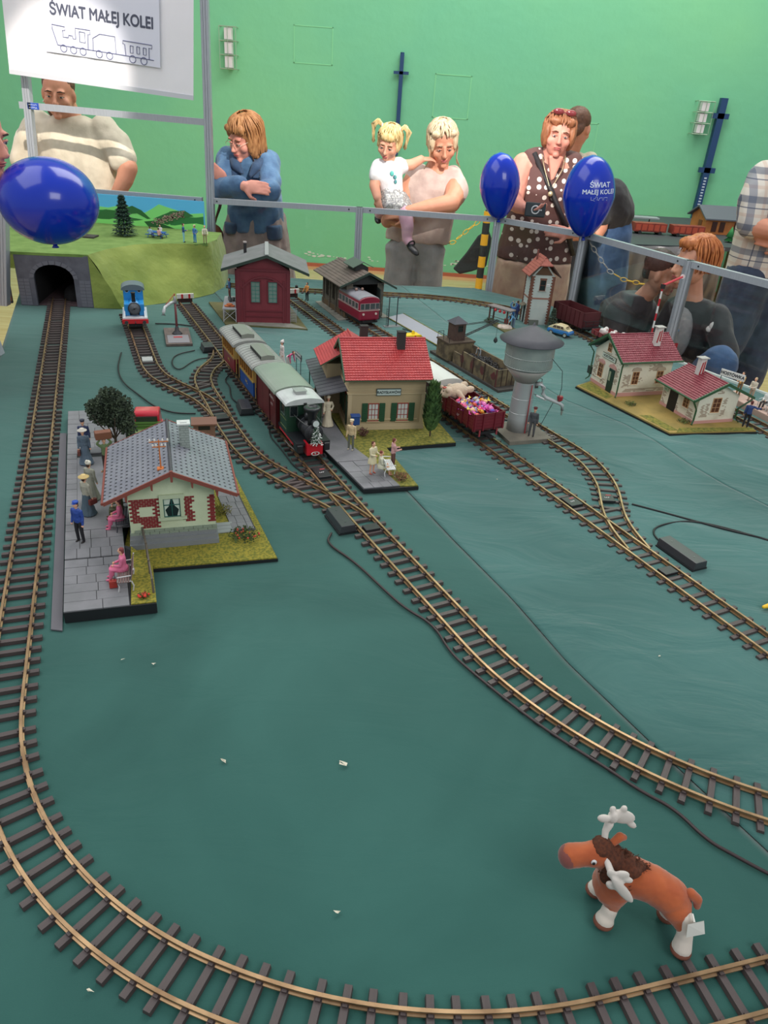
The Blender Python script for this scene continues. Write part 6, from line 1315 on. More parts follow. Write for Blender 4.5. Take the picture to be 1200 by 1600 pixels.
# ---------------------------------------------------------------- green hill with tunnel
o = thing('green_hill','grass-green fabric hill with a sloping side above the dark tunnel','hill',(0,0,.001))
gf = mat('hill_green',(138,152,72),.9,col2=(112,130,54),nscale=7,bump=.6,bscale=24,sheen=.2)
gtm = mat('hill_top_green',(118,146,76),.95,col2=(98,128,60),nscale=20,bump=.5,bscale=300)
top = [(-1.19,2.885),(-1.165,3.02),(-1.10,3.15),(-1.02,3.21),(-.93,3.245),(-.88,3.26),(-.835,3.29),(-.82,3.40),(-.84,3.58)]
bot = [(-1.085,2.90),(-1.06,2.93),(-1.00,2.99),(-.94,3.05),(-.89,3.11),(-.85,3.17),(-.81,3.245),(-.79,3.38),(-.82,3.60)]
TT = resample(top,40); BB = resample(bot,40); vs = []; fs = []
for i in range(41):
    for j in range(13):
        t = j / 12; p = TT[i].lerp(BB[i],t); n = noise.noise(Vector((p.x * 9,p.y * 9,t * 2))); z = .2 * (1 - t) + .006 * math.sin(t * PI) * n * 3 + (.008 * math.sin(t * PI) if i > 8 else 0); vs.append((p.x + .006 * n * math.sin(t * PI),p.y,max(.0005,z)))
for i in range(40):
    for j in range(12): a = i * 13 + j; fs.append((a,a + 1,a + 14,a + 13))
b = MB(); b.add(vs,fs); b.build('slope',gf,o,True)
b = MB(); b.add([(-1.19,2.885,0),(-1.085,2.90,.0005),(-1.19,2.885,.2)],[(0,1,2)]); b.add([(-1.19,2.884,0),(-1.087,2.898,0),(-1.118,2.8945,.075),(-1.19,2.884,.2)],[(0,1,2,3)]); b.build('front_cheek',gf,o)
b = MB(); tp = [(-1.465,2.845)] + top + [(-1.82,3.62),(-1.80,3.50)]; b.prism(tp,.190,.2); b.build('top_turf',gtm,o)
b = MB(); b.box(-1.80,-1.50,3.45,3.62,0,.19); b.build('rear_block',gf,o)
# portal wall of stone blocks with an arched opening
o = thing('tunnel_portal','grey painted stone tunnel portal with an arched black opening','tunnel',(-1.325,2.872,.002),R(8)); pg = mat('portal_grey',(98,98,108),.7,col2=(84,84,94),nscale=30)
ow,oh = .073,.105; n = 14; arch = [(ow * math.cos(PI * i / n),oh + .052 * math.sin(PI * i / n)) for i in range(n + 1)]
def half(s): return [(s * .135,0),(s * ow,0)] + [(x,z) for x,z in (arch[:n // 2 + 1] if s > 0 else arch[n // 2:][::-1])] + [(0,.193),(s * .135,.193)]
for s in (-1,1): b = MB(); b.prism(half(s),-.006,.006,'y'); b.build('portal_wall',pg,o)
pg2 = mat('portal_block',(106,106,116),.7)
for i in range(11):
    a0,a1 = PI * (i + .06) / 11,PI * (i + .94) / 11; b = MB(); b.prism([(ow * math.cos(a0),oh + .052 * math.sin(a0)),(ow * math.cos(a1),oh + .052 * math.sin(a1)),((ow + .016) * math.cos(a1),oh + .066 * math.sin(a1)),((ow + .016) * math.cos(a0),oh + .066 * math.sin(a0))],-.008,-.006,'y'); b.build('arch_stone',pg2,o)
for s in (-1,1):
    for k in range(8):
        for q in range(2): b = MB(); x0,x1 = sorted((s * (ow + .0185 + q * .021),s * (ow + .0385 + q * .021))); b.box(x0,x1,-.0072,-.006,.002 + k * .0125,.0135 + k * .0125); b.build('portal_stone',pg2,o)
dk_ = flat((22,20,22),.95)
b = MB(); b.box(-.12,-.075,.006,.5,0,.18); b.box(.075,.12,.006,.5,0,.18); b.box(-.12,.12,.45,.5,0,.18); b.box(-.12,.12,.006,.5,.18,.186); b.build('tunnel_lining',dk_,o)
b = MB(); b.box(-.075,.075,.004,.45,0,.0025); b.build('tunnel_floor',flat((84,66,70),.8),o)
b = MB(); rr = random.Random(3); B_ = MB(); B_.ell((.04,.12,.01),(.05,.06,.05),10,8); blob('dark_heap',B_,.006,flat((28,26,28),.9),o,1)
o = thing('portal_side_wall','second grey portal piece at the left edge of the photo','tunnel',(-1.555,2.86,.002),R(8)); b = MB(); b.box(-.06,.055,-.006,.006,0,.193); b.build('wall',pg,o); b = MB(); b.box(.048,.055,-.008,-.006,.01,.14); b.build('edge_strip',flat((210,140,90),.5),o)
# painted mountain backdrop
o = thing('mountain_backdrop','painted board of green mountains, blue sky and a village on the hill','backdrop',(-1.35,3.60,.2)); 
def lay(name,pts,d,c,rough=.6): b = MB(); b.prism(pts,-d,-d + .0012,'y'); return b.build(name,flat(c,rough),o)
b = MB(); b.box(-.46,.43,0,.006,0,.126); b.build('sky_board',flat((92,186,236),.6),o)
b = MB(); rr = random.Random(8)
def ridge(x0,x1,base,amp,seed,z0=0,n=26,pk=None):
    P = [(x0,z0)]
    for i in range(n + 1): x = x0 + (x1 - x0) * i / n; P.append((x,base + amp * noise.noise(Vector((x * 9,seed,0))) * 1.4 + (pk(x) if pk else 0)))
    return P + [(x1,z0)]
lay('far_hills',ridge(-.45,.425,.072,.02,1,pk=lambda x: .030 * max(0,1 - abs(x - .22) / .06)),.0014,(132,220,124))
lay('dark_forest',ridge(-.45,-.02,.068,.022,5),.0026,(44,120,62)); lay('dark_forest',ridge(.27,.425,.062,.024,9),.0026,(44,120,62))
lay('dark_forest',[(.06,.072),(.10,.086),(.14,.07),(.18,.036),(.165,.034),(.12,.055),(.08,.05)],.0026,(40,104,50)); lay('dark_forest',[(-.12,.02),(-.02,.062),(.05,.060),(.09,.035),(.16,.028),(.10,.018),(.02,.03),(-.06,.006)],.0030,(46,110,54)); lay('dark_forest',[(.20,.040),(.28,.075),(.34,.082),(.38,.060),(.33,.05),(.29,.03),(.25,.012),(.23,.016)],.0032,(44,108,56))
lay('meadow',ridge(-.45,.425,.022,.012,14),.0036,(138,226,120)); lay('yellow_field',[(-.15,.0),(-.145,.036),(-.12,.044),(-.10,.03),(-.105,0)],.0044,(226,214,40)); lay('dark_forest',[(.15,.022),(.20,.03),(.26,.01),(.29,.0),(.17,.0)],.0044,(36,92,44))
b = MB()
for i in range(130): t = rr.random(); x = .195 + t * .14 + rr.uniform(-.015,.015); z = .022 + .045 * t + rr.uniform(-.014,.012); s = rr.uniform(.002,.004); b.box(x - s,x + s,-.0056,-.0044,z,z + s * 1.2)
for i in range(50): x = -.16 + rr.random() * .08; z = .045 + rr.random() * .025; s = rr.uniform(.002,.004); b.box(x - s,x + s,-.0056,-.0044,z,z + s)
b.build('village_houses',mat('village',(186,168,150),.7,col2=(150,110,104),nscale=200),o,kind='stuff')
poplar('spruce_tree','tall pointed dark spruce standing on top of the green hill',(-1.20,3.33,.2005),.165,.052,(50,78,66),(34,58,48),4200,6,'tree',True,.012)
o = thing('picnic_table','bright blue picnic table with benches on the green hill','picnic table',(-1.065,3.345,.2012),R(-12)); pb = flat((40,92,170),.5)
b = MB(); b.box(-.04,.04,-.012,.012,.022,.0245); b.build('tabletop',pb,o)
for y in (-.024,.024): b = MB(); b.box(-.04,.04,y - .005,y + .005,.012,.014); b.build('bench_seat',pb,o)
for x in (-.03,.03): b = MB(); b.tube([(x,-.028,0),(x,-.008,.022)],.0015,5); b.tube([(x,.028,0),(x,.008,.022)],.0015,5); b.tube([(x,-.026,.012),(x,.026,.012)],.0015,5); b.build('leg',pb,o)
mini('seated picnic figurine in light blue at the left end of the blue table',(-1.085,3.318,.2015),R(160),.06,'sit',(150,180,210),(70,70,120),arms=('lap','lap'))
mini('seated picnic figurine in pink at the right end of the blue table',(-1.045,3.308,.2015),R(160),.058,'sit',(214,160,160),(90,70,70),arms=('lap','lap'))
mini('picnic figurine in white sitting behind the blue table',(-1.06,3.378,.2015),R(-10),.06,'sit',(220,216,210),(90,70,70),arms=('lap','lap'))
mini('hiker figurine with dark blue rucksack in pale trousers, leftmost of three on the hill',(-.930,3.275,.2012),R(100),.074,'stand',(40,80,130),(130,190,200),arms=('fwd','down'))
mini('hiker figurine in blue overalls, middle of three on the hill',(-.885,3.285,.2012),R(-30),.068,'stand',(70,120,180),(60,130,190),arms=('hip','hip'),hat=('cap',(200,190,150)))
mini('hiker figurine in cream shirt and khaki trousers, rightmost of three on the hill',(-.843,3.288,.2012),R(20),.07,'stand',(206,200,176),(150,140,100),arms=('low','low'),hair=(190,160,100))
o = thing('camp_scene_board','small dark board with a white rock and brown bear shapes behind the big balloon','board',(-1.38,3.24,.2012)); b = MB(); b.box(-.08,.09,-.03,.03,0,.006); b.build('board',mat('base_dark',(70,66,62),.9),o)
B_ = MB(); B_.ell((0,0,.014),(.022,.016,.018),10,8); B_.ell((-.012,.0,.022),.012,8,6); blob('white_rock',B_,.003,flat((200,200,204),.8),o,0,disp=.003,dscale=.01); B_ = MB(); B_.ell((.030,.006,.018),(.016,.012,.014),10,8); B_.ell((.02,.004,.030),.008,8,6); blob('brown_bear',B_,.0025,flat((120,72,50),.8),o,1)
# ---------------------------------------------------------------- plush moose
o = thing('plush_moose','orange-brown plush moose with white antlers, white boots and dark mane on the near cloth','plush toy',(.282,.514,.002))
pm = mat('moose_orange',(176,88,44),.9,col2=(158,74,36),nscale=40,bump=.5,bscale=1200,sheen=.35)
B_ = MB(); B_.loft([((-.002,.018,.028),.012,.018),((.002,.018,.036),.020,.024),((.006,.017,.055),.021,.024),((.0,.017,.078),.014,.018)],16)
B_.limb([(.006,.017,.056),(.022,.014,.062),(.042,.008,.060),(.060,.0,.054),(.068,-.003,.048)],[.023,.0215,.0205,.0205,.016],16)
B_.limb([(.004,.015,.068),(-.012,.014,.088),(-.022,.013,.098)],[.020,.015,.015],14); B_.limb([(-.022,.013,.098),(-.040,.012,.096),(-.054,.011,.094)],[.0155,.0125,.0135],14)
B_.limb([(.004,.006,.045),(.003,.003,.024),(.001,.001,.016)],[.014,.0085,.008]); B_.limb([(.004,.028,.045),(.002,.033,.024),(.0,.034,.016)],[.014,.0085,.008])
B_.limb([(.066,-.010,.046),(.073,-.020,.034),(.0745,-.022,.030)],[.016,.0095,.008]); B_.limb([(.066,.006,.044),(.073,.012,.026),(.0735,.013,.022)],[.015,.009,.008])
body = blob('body',B_,.0022,pm,o,4,disp=.0004,dscale=.004)
B_ = MB(); B_.ell((-.0565,.0108,.093),(.0115,.0135,.0130),14,10); blob('muzzle',B_,.0018,mat('moose_muzzle',(120,62,54),.8,sheen=.3),o,2)
B_ = MB()
for pts in ([(.001,.001,.021),(-.001,-.001,.012),(-.003,-.003,.008)],[(0,.034,.021),(-.002,.035,.012),(-.004,.034,.008)],[(.073,-.019,.046),(.076,-.025,.022),(.075,-.029,.009)],[(.0735,.013,.026),(.074,.012,.016),(.072,.010,.009)]): 
    q = MB(); q.limb(pts,[.0088,.0088,.0108],12); blob('white_boot',q,.0016,mat('plush_white',(206,196,184),.95,bump=.5,bscale=1200,sheen=.3),o,2)
for (x,y) in ((-.004,-.004),(-.005,.034),(.0745,-.030),(.071,.0095)): q = MB(); q.ell((x,y,.006),(.0118,.0115,.0062),14,8); blob('hoof',q,.0015,mat('hoof_brown',(112,66,50),.85),o,1)
mm = mat('mane_brown',(92,48,28),.95,col2=(66,34,20),nscale=300); B_ = MB(); rr = random.Random(13); path = [(-.020,.013,.110),(-.008,.014,.106),(.004,.015,.098),(.016,.014,.090),(.030,.012,.083),(-.014,.002,.09),(-.004,-.002,.078),(.004,-.005,.068),(-.018,.022,.088),(-.016,.006,.080)]
for i in range(900):
    c = Vector(path[min(int(rr.random() ** 1.2 * 10),9)]) + Vector((rr.gauss(0,.0028),rr.gauss(0,.0032),rr.gauss(0,.0015))); d = Vector((rr.gauss(.5,.4),rr.gauss(-.1,.4),rr.gauss(.2,.4))).normalized() * rr.uniform(.002,.0042); e = d.orthogonal().normalized() * .0006
    B_.add([c - e,c + e,c + d],[(0,1,2)])
B_.build('mane',mm,o,kind='stuff')
q = MB(); q.ell((-.012,.014,.100),(.014,.015,.010),12,8); q.ell((.002,.014,.090),(.016,.013,.009),12,8); q.ell((-.006,.005,.086),(.012,.008,.014),10,8); q.ell((.018,.013,.082),(.014,.009,.006),10,8); q.ell((-.022,.014,.108),(.012,.014,.008),10,8); q.ell((-.014,.003,.094),(.010,.008,.014),10,8); q.ell((-.012,.002,.078),(.010,.008,.012),10,8); q.ell((.010,.006,.084),(.014,.010,.008),10,8); blob('mane_base',q,.0018,mm,o,1,disp=.0009,dscale=.003)
aw = mat('antler_felt',(206,198,190),.9,bump=.3,bscale=700)
q = MB(); q.limb([(-.019,.020,.108),(-.019,.025,.120),(-.016,.028,.128)],[.0035,.0038,.005]); q.ell((-.004,.031,.137),(.016,.004,.010),12,8,Matrix.Rotation(R(14),3,'Y')); q.ell((-.024,.026,.138),(.008,.0035,.0055),10,6); q.ell((-.014,.026,.140),(.005,.004,.008),8,6); q.ell((.009,.031,.126),(.008,.003,.004),8,6,Matrix.Rotation(R(40),3,'Y')); q.ell((-.016,.03,.148),(.004,.003,.005),8,6); q.ell((-.004,.031,.149),(.004,.003,.005),8,6); blob('antler',q,.0014,aw,o,1,label='far antler standing up, wide and white')
q = MB(); q.limb([(-.020,.003,.104),(-.016,-.010,.098)],[.0035,.004]); q.ell((-.002,-.016,.080),(.006,.003,.024),12,10,Matrix.Rotation(R(-38),3,'Y')); q.ell((-.017,-.012,.100),(.005,.003,.008),8,6,Matrix.Rotation(R(-30),3,'Y')); q.ell((-.006,-.012,.100),(.009,.003,.006),10,6); q.ell((.001,-.013,.094),(.007,.003,.004),8,6,Matrix.Rotation(R(20),3,'Y')); q.ell((-.014,-.013,.083),(.008,.003,.005),8,6,Matrix.Rotation(R(50),3,'Y')); blob('antler',q,.0014,aw,o,1,label='near antler drooping beside the neck')
q = MB(); q.limb([(-.012,.018,.108),(-.003,.022,.116),(.002,.023,.114)],[.004,.005,.0035]); blob('ear',q,.0014,pm,o,1)
b = MB(); b.ell((-.033,-.0005,.101),(.0032,.0018,.0036),8,6); e = b.build('eye',flat((206,206,206),.3),o,True); b = MB(); b.ell((-.0335,-.0022,.101),(.0018,.0010,.0022),8,6); b.build('pupil',flat((30,26,26),.2),e,True)
q = MB(); q.limb([(.078,-.004,.066),(.086,-.006,.060),(.088,-.007,.050)],[.006,.0055,.004]); blob('tail',q,.0016,pm,o,1)
b = MB(); b.tube([(.076,-.022,.058),(.076,-.030,.056)],.0012,6); b.add([(.068,-.033,.056),(.086,-.029,.058),(.090,-.033,.042),(.070,-.036,.038)],[(0,1,2,3)]); b.add([(.068,-.0326,.056),(.086,-.0286,.058),(.090,-.0326,.042),(.070,-.0356,.038)],[(3,2,1,0)]); tg = b.build('cloth_tag',mat('tag_white',(214,212,204),.8),o)
# ---------------------------------------------------------------- barrier: aluminium posts, rails, clear panes
alu = mat('brushed_aluminium',(178,182,190),.38,.3,col2=(166,170,178),nscale=30,stretch=(20,20,1)); alud = flat((104,108,114),.5,.2)
gl = bpy.data.materials.new('acrylic_pane'); gl.use_nodes = True; nt = gl.node_tree; nt.nodes.clear(); ou = nt.nodes.new('ShaderNodeOutputMaterial'); mx = nt.nodes.new('ShaderNodeMixShader'); tr_ = nt.nodes.new('ShaderNodeBsdfTransparent'); gs_ = nt.nodes.new('ShaderNodeBsdfGlossy'); lw = nt.nodes.new('ShaderNodeFresnel')
tr_.inputs[0].default_value = (.95,.96,.95,1); gs_.inputs['Roughness'].default_value = .03; lw.inputs['IOR'].default_value = 1.32; nt.links.new(lw.outputs[0],mx.inputs[0]); nt.links.new(tr_.outputs[0],mx.inputs[1]); nt.links.new(gs_.outputs[0],mx.inputs[2]); nt.links.new(mx.outputs[0],ou.inputs[0])
def post(label,x,y,z0,z1,dx=0,w=.032):
    o = thing('barrier_post',label,'post',(x,y,z0)); q = w / 2
    for k,(u0,u1) in enumerate(((-q,-q * .38),(-q * .30,q * .30),(q * .38,q))): b = MB(); b.add([(u0,-q,0),(u1,-q,0),(u1,q,0),(u0,q,0),(u0 + dx,-q,z1 - z0),(u1 + dx,-q,z1 - z0),(u1 + dx,q,z1 - z0),(u0 + dx,q,z1 - z0)],[(0,3,2,1),(4,5,6,7),(0,1,5,4),(1,2,6,5),(2,3,7,6),(3,0,4,7)]); b.build('profile_rib',alu,o)
    b = MB(); b.add([(-q * .9,-q * .7,0),(q * .9,-q * .7,0),(q * .9,q * .7,0),(-q * .9,q * .7,0),(-q * .9 + dx,-q * .7,z1 - z0),(q * .9 + dx,-q * .7,z1 - z0),(q * .9 + dx,q * .7,z1 - z0),(-q * .9 + dx,q * .7,z1 - z0)],[(0,3,2,1),(4,5,6,7),(0,1,5,4),(1,2,6,5),(2,3,7,6),(3,0,4,7)]); b.build('profile_core',alud,o); return o
Q = [(-1.80,3.70),(-.925,3.665),(-.219,3.735),(.434,3.745),(.785,3.455),(1.072,2.915),(1.40,2.36),(1.62,1.9)]
post('far left tall post at the corner, behind the portal top and the big balloon',Q[0][0],Q[0][1],FZ,1.4,.14)
post('tall aluminium post between the hanging banner and the denim-jacketed woman',Q[1][0],Q[1][1],FZ,1.4,.04)
post('short aluminium post right of the denim-jacketed woman, behind the stone shed',Q[2][0],Q[2][1],FZ,.335)
post('short aluminium post directly under the smaller blue balloon',Q[3][0],Q[3][1],FZ,.335)
post('short aluminium post under the blue balloon with white lettering',Q[4][0],Q[4][1],FZ,.335)
post('short aluminium post in front of the red-haired boy',Q[5][0],Q[5][1],FZ,.335)
post('short aluminium post in front of the man in checked shirt, at the right edge',Q[6][0],Q[6][1],FZ,.335)
post('short leaning aluminium post just left of the tunnel portal',-1.515,2.83,.002,.36,.06)
post('aluminium post end at the left edge of the photo on the cloth',-1.262,2.262,.002,.33,-.06,.03)
def panel(i,j,z0,z1,label,rail=True,th=.024,pane=True,zz=None):
    (xa,ya),(xb,yb) = Q[i],Q[j]; d = Vector((xb - xa,yb - ya)); L = d.length; o = thing('clear_barrier',label,'barrier panel',(xa,ya,z0),math.atan2(d.y,d.x)); h = z1 - z0
    if pane: b = MB(); b.box(.017,L - .017,-.0015,.0015,.0,h - th * .5); b.build('pane',gl,o)
    b = MB(); b.box(.017,L - .017,-.010,.010,h - th,h); r = b.build('top_rail',alu,o)
    for x in (.05,L - .05): b = MB(); b.cyl((x,-.0112,h - th * .5),(x,-.010,h - th * .5),.0035,n=10); b.build('rail_screw',flat((70,74,80),.3,.8),r)
    b = MB(); b.box(.017,L - .017,-.010,.010,0,.02); b.build('bottom_rail',alu,o); return o
panel(0,1,-.30,.335,'clear panel below the banner, behind the painted mountain backdrop'); panel(1,2,-.30,.335,'clear panel whose rail the denim-jacketed woman leans on'); panel(2,3,-.30,.335,'clear panel in front of the grandmother and toddler')
panel(3,4,-.30,.335,'clear panel in front of the woman in dotted blouse'); panel(4,5,-.30,.335,'clear panel in front of the silver curtain and dark-haired boy'); panel(5,6,-.30,.335,'clear panel in front of the checked shirt man'); panel(6,7,-.30,.335,'clear panel at the extreme right, beyond the far platform')
for (za,zb,lab) in ((.640,.662,'upper aluminium crossbar under the banner, with small blue sticker'),):
    o = thing('crossbar',lab,'crossbar',(0,0,0)); b = MB(); b.add([(-1.745,3.69,.645),(-.915,3.655,.632),(-.915,3.675,.632),(-1.745,3.71,.645),(-1.745,3.69,.672),(-.915,3.655,.658),(-.915,3.675,.658),(-1.745,3.71,.672)],[(0,3,2,1),(4,5,6,7),(0,1,5,4),(1,2,6,5),(2,3,7,6),(3,0,4,7)]); b.build('bar',alu,o)
    s = MB(); s.box(-1.705,-1.655,3.684,3.688,.645,.671); s = s.build('sticker',flat((40,76,170),.5),o); text('lettering','~7',.0085,flat((220,226,240)),s,(-1.68,3.6838,.663),FT,.0001); text('lettering','~6',.0095,flat((220,226,240)),s,(-1.68,3.6838,.652),FT,.0001)
# banner
BNx,BNz = -1.34,.92
o = thing('hanging_banner','white hanging banner reading ŚWIAT MAŁEJ KOLEI with a line drawing of a train','banner',(-1.335,3.62,.93)); o.rotation_euler = (0,R(3.6),0)
bw = mat('banner_white',(240,238,244),.6,bump=.1,bscale=6); _n = bw.node_tree; _t = _n.nodes.new('ShaderNodeBsdfTranslucent'); _t.inputs[0].default_value = (.86,.85,.88,1); _x2 = _n.nodes.new('ShaderNodeMixShader'); _x2.inputs[0].default_value = .12; _n.links.new(_n.nodes['Principled BSDF'].outputs[0],_x2.inputs[1]); _n.links.new(_t.outputs[0],_x2.inputs[2]); _n.links.new(_x2.outputs[0],_n.nodes['Material Output'].inputs[0]); b = MB(); vs = []; fs = []
for i in range(41):
    for j in range(2): x = -.385 + .785 * i / 40; vs.append((x,.004 * math.sin(i * .7) * noise.noise(Vector((i * .2,0,0))) * 2,-.165 if j == 0 else .46))
for i in range(40): fs.append((i * 2,i * 2 + 2,i * 2 + 3,i * 2 + 1))
b.add(vs,fs); q = b.build('cloth',bw,o); s_ = q.modifiers.new('t','SOLIDIFY'); s_.thickness = .002
b = MB(); b.box(-.385,.40,-.004,.004,-.178,-.160); b.build('hem',mat('banner_hem',(196,198,206),.5),o)
b = MB(); b.box(-.215,.262,-.0102,-.009,-.075,.185); b.build('printed_sheet',flat((214,216,230),.5),o)
ink = flat((96,100,136),.6)
def bx(cx,cy):  # crop coordinates of the drawing, measured on the sheet itself
    return ((cx - 590) * .000748 + .022,-.0115,-(cy - 250 - (cx - 590) * .115) * .00058 - .022)
t = text('lettering','ŚWIAT MAŁEJ KOLEI',.058,flat((74,78,96)),o,(.024,-.0108,.078),FT,.0003,0,fat=.0018); wd = max(v.co.x for v in t.data.vertices) - min(v.co.x for v in t.data.vertices); t.scale = (.425 / wd,1,1)
for pl in ([(340,262),(315,160),(315,137),(385,150),(385,172),(372,172),(374,212),(402,215),(405,200),(425,203),(428,220),(443,222),(443,155),(525,165),(525,190),(512,190),(510,282)],[(340,262),(700,308)],[(465,175),(495,180),(495,243),(465,238),(465,175)],[(538,290),(538,212),(578,185),(662,197),(665,304)],[(700,308),(876,333)],[(720,310),(715,240),(705,236),(705,218),(867,240),(865,262),(850,258),(850,328)],[(745,248),(762,250),(760,294),(745,292),(745,248)],[(782,252),(797,254),(797,298),(782,296),(782,252)],[(818,258),(834,260),(834,303),(818,301),(818,258)]):
    b = MB(); b.tube([bx(*p) for p in pl],.0015,4); b.build('train_outline',ink,o)
for (cx,cy) in ((372,282),(427,290),(480,297),(570,308),(628,316),(757,331),(820,340)): b = MB(); p = bx(cx,cy); b.ring(p,.0130,.0014,'y',20,4); b.build('wheel_outline',ink,o)
o = thing('hanging_banner','edge of a second white hanging banner at the left edge of the photo','banner',(-1.86,3.3,.93)); o.rotation_euler = (0,R(-14),R(50)); b = MB(); b.box(-.30,.17,-.002,.002,-.16,.5); b.build('cloth',bw,o)
# ---------------------------------------------------------------- balloons
blm = mat('balloon_blue',(4,46,176),.2,coat=.35,spec=.4)
def balloon(label,cx,cy,cz,r,h,knot=True,letters=False,sq=None,tilt=0):
    o = thing('balloon',label,'balloon',(cx,cy,cz)); o.rotation_euler = (0,tilt,0)
    prof = [(max(.0008,r * math.sin(PI * t) ** .85 * (1 - .0 * t) * (1.0 if t < .5 else (1 - .42 * ((t - .5) * 2) ** 2.0))),h * (.5 - t)) for t in [i / 26 for i in range(27)]]
    prof = [(r * math.sin(math.acos(1 - 2 * t)) * (1 if t < .5 else 1 - .22 * (2 * t - 1)),h * (.5 - t)) for t in [max(.001,min(.999,i / 30)) for i in range(31)]] if not sq else [(r * math.sin(PI * i / 30) + .0005,h * .5 * math.cos(PI * i / 30)) for i in range(31)]
    b = MB(); b.lathe(prof[::-1],40); b.build('skin',blm,o,True)
    b = MB(); b.lathe([(.010,-h * .5 - .010),(.006,-h * .5 - .004),(.005,-h * .5 + .004)],12); b.build('knot',blm,o,True)
    def surf(x,z):
        for (r0,z0),(r1,z1) in zip(prof,prof[1:]):
            if z1 <= z <= z0: rr_ = r0 + (r1 - r0) * (z0 - z) / max(1e-6,z0 - z1); return -math.sqrt(max(0,rr_ * rr_ - x * x)) - .0006
        return 0
    if letters:
        wm_ = flat((206,216,240),.5)
        for body,sz,x0,z0 in (('ŚWIAT',.027,.022,.056),('MAŁEJ KOLEI',.024,.020,.030)):
            t = text('lettering',body,sz,wm_,o,(0,0,0),(0,0,0),0,0,fat=.0007)
            for v in t.data.vertices: x,z = v.co.x + x0,v.co.y + z0; v.co = (x,surf(x,z),z)
        for k in range(1):
            pts = [(-.012,.012),(-.012,.0),(.0,.0),(.0,.006),(.006,.006),(.006,.012),(.014,.012),(.014,0),(.02,0),(.024,.009),(.036,.009),(.036,0),(.042,0),(.042,.009),(.058,.009),(.058,-.002),(.0,-.003)]
            b = MB(); b.tube([(x,surf(x,z),z) for x,z in pts],.0007,4); b.build('train_outline',wm_,o)
    return o
balloon('big blue balloon nearest the camera in front of the banner man',-.975,2.15,.487,.129,.222,sq=True)
balloon('smaller plain blue balloon on the post left of the dotted blouse',.420,3.715,.468,.092,.285,tilt=R(-6))
balloon('blue balloon printed with white lettering on the post right of the dotted blouse',.765,3.42,.478,.108,.325,letters=True,tilt=R(-4))
for (x,y,z,lab) in ((.424,3.73,.335,'short white balloon stick on the post under the plain balloon'),(.770,3.44,.335,'short white balloon stick on the post under the lettered balloon')): q = MB(); q.cyl((0,0,-.04),(0,0,-.012),.003,n=8); oo = q.build('balloon_stick',flat((220,220,224)),None); oo.location = (x,y,z + .0); tag(oo,lab,'stick')
# ---------------------------------------------------------------- wall fittings
def caged_lamp(label,x,z,h,tilt=0):
    o = thing('caged_wall_lamp',label,'wall lamp',(x,7.998,z)); o.rotation_euler = (0,tilt,0); wm_ = flat((150,176,150),.4,.3)
    n = 3; s = h / n
    for k in range(n): b = MB(); b.box(-.033,.033,-.09,-.02,-h / 2 + k * s + .008,-h / 2 + (k + 1) * s - .012); b.build('lamp_body',flat((222,216,216),.4),o)
    b = MB(); b.box(-.03,.03,-.02,0,-h / 2,h / 2); b.build('backplate',flat((120,140,120),.6),o)
    for k in range(n + 1): z_ = -h / 2 + k * s - .002; b = MB(); b.tube([(-.075,-.002,z_),(-.075,-.10,z_),(.075,-.10,z_),(.075,-.002,z_)],.0045,5); b.build('cage_bar',wm_,o)
    for x_ in (-.075,0,.075): b = MB(); b.tube([(x_,-.105,-h / 2),(x_,-.105,h / 2)],.003,5); b.build('cage_bar',wm_,o)
    return o
caged_lamp('white lamp in a wire cage high on the green wall, left side',-1.726,1.09,.33); caged_lamp('white lamp in a wire cage beside the long blue bracket post, right side',2.69,.81,.27)
navy = mat('navy_steel',(24,62,104),.45)
o = thing('wall_rail_post','thin dark blue upright with crosspiece on the green wall above the toddler','wall post',(-.138,7.97,.30)); b = MB(); b.box(-.018,.018,-.02,.02,0,.84); b.build('upright',navy,o); b = MB(); b.box(-.07,.07,-.02,.0,.68,.705); b.build('crosspiece',navy,o); b = MB(); b.cyl((0,.0,.84),(0,.0,.855),.018,n=10); b.build('end_cap',navy,o)
o = thing('wall_rail_post','long dark blue bracket post on the green wall behind the brown toy house','wall post',(2.855,7.95,-.09)); b = MB(); b.box(-.030,.030,-.03,.03,0,1.07); b.build('upright',navy,o)
for z_ in (.44,.90): b = MB(); b.box(-.075,.075,-.03,.01,z_,z_ + .045); b.build('bracket',navy,o)
for k in range(14): b = MB(); b.box(-.012,.012,-.032,-.030,.05 + k * .026,.062 + k * .026); b.build('slot_hole',flat((190,200,210)),o)
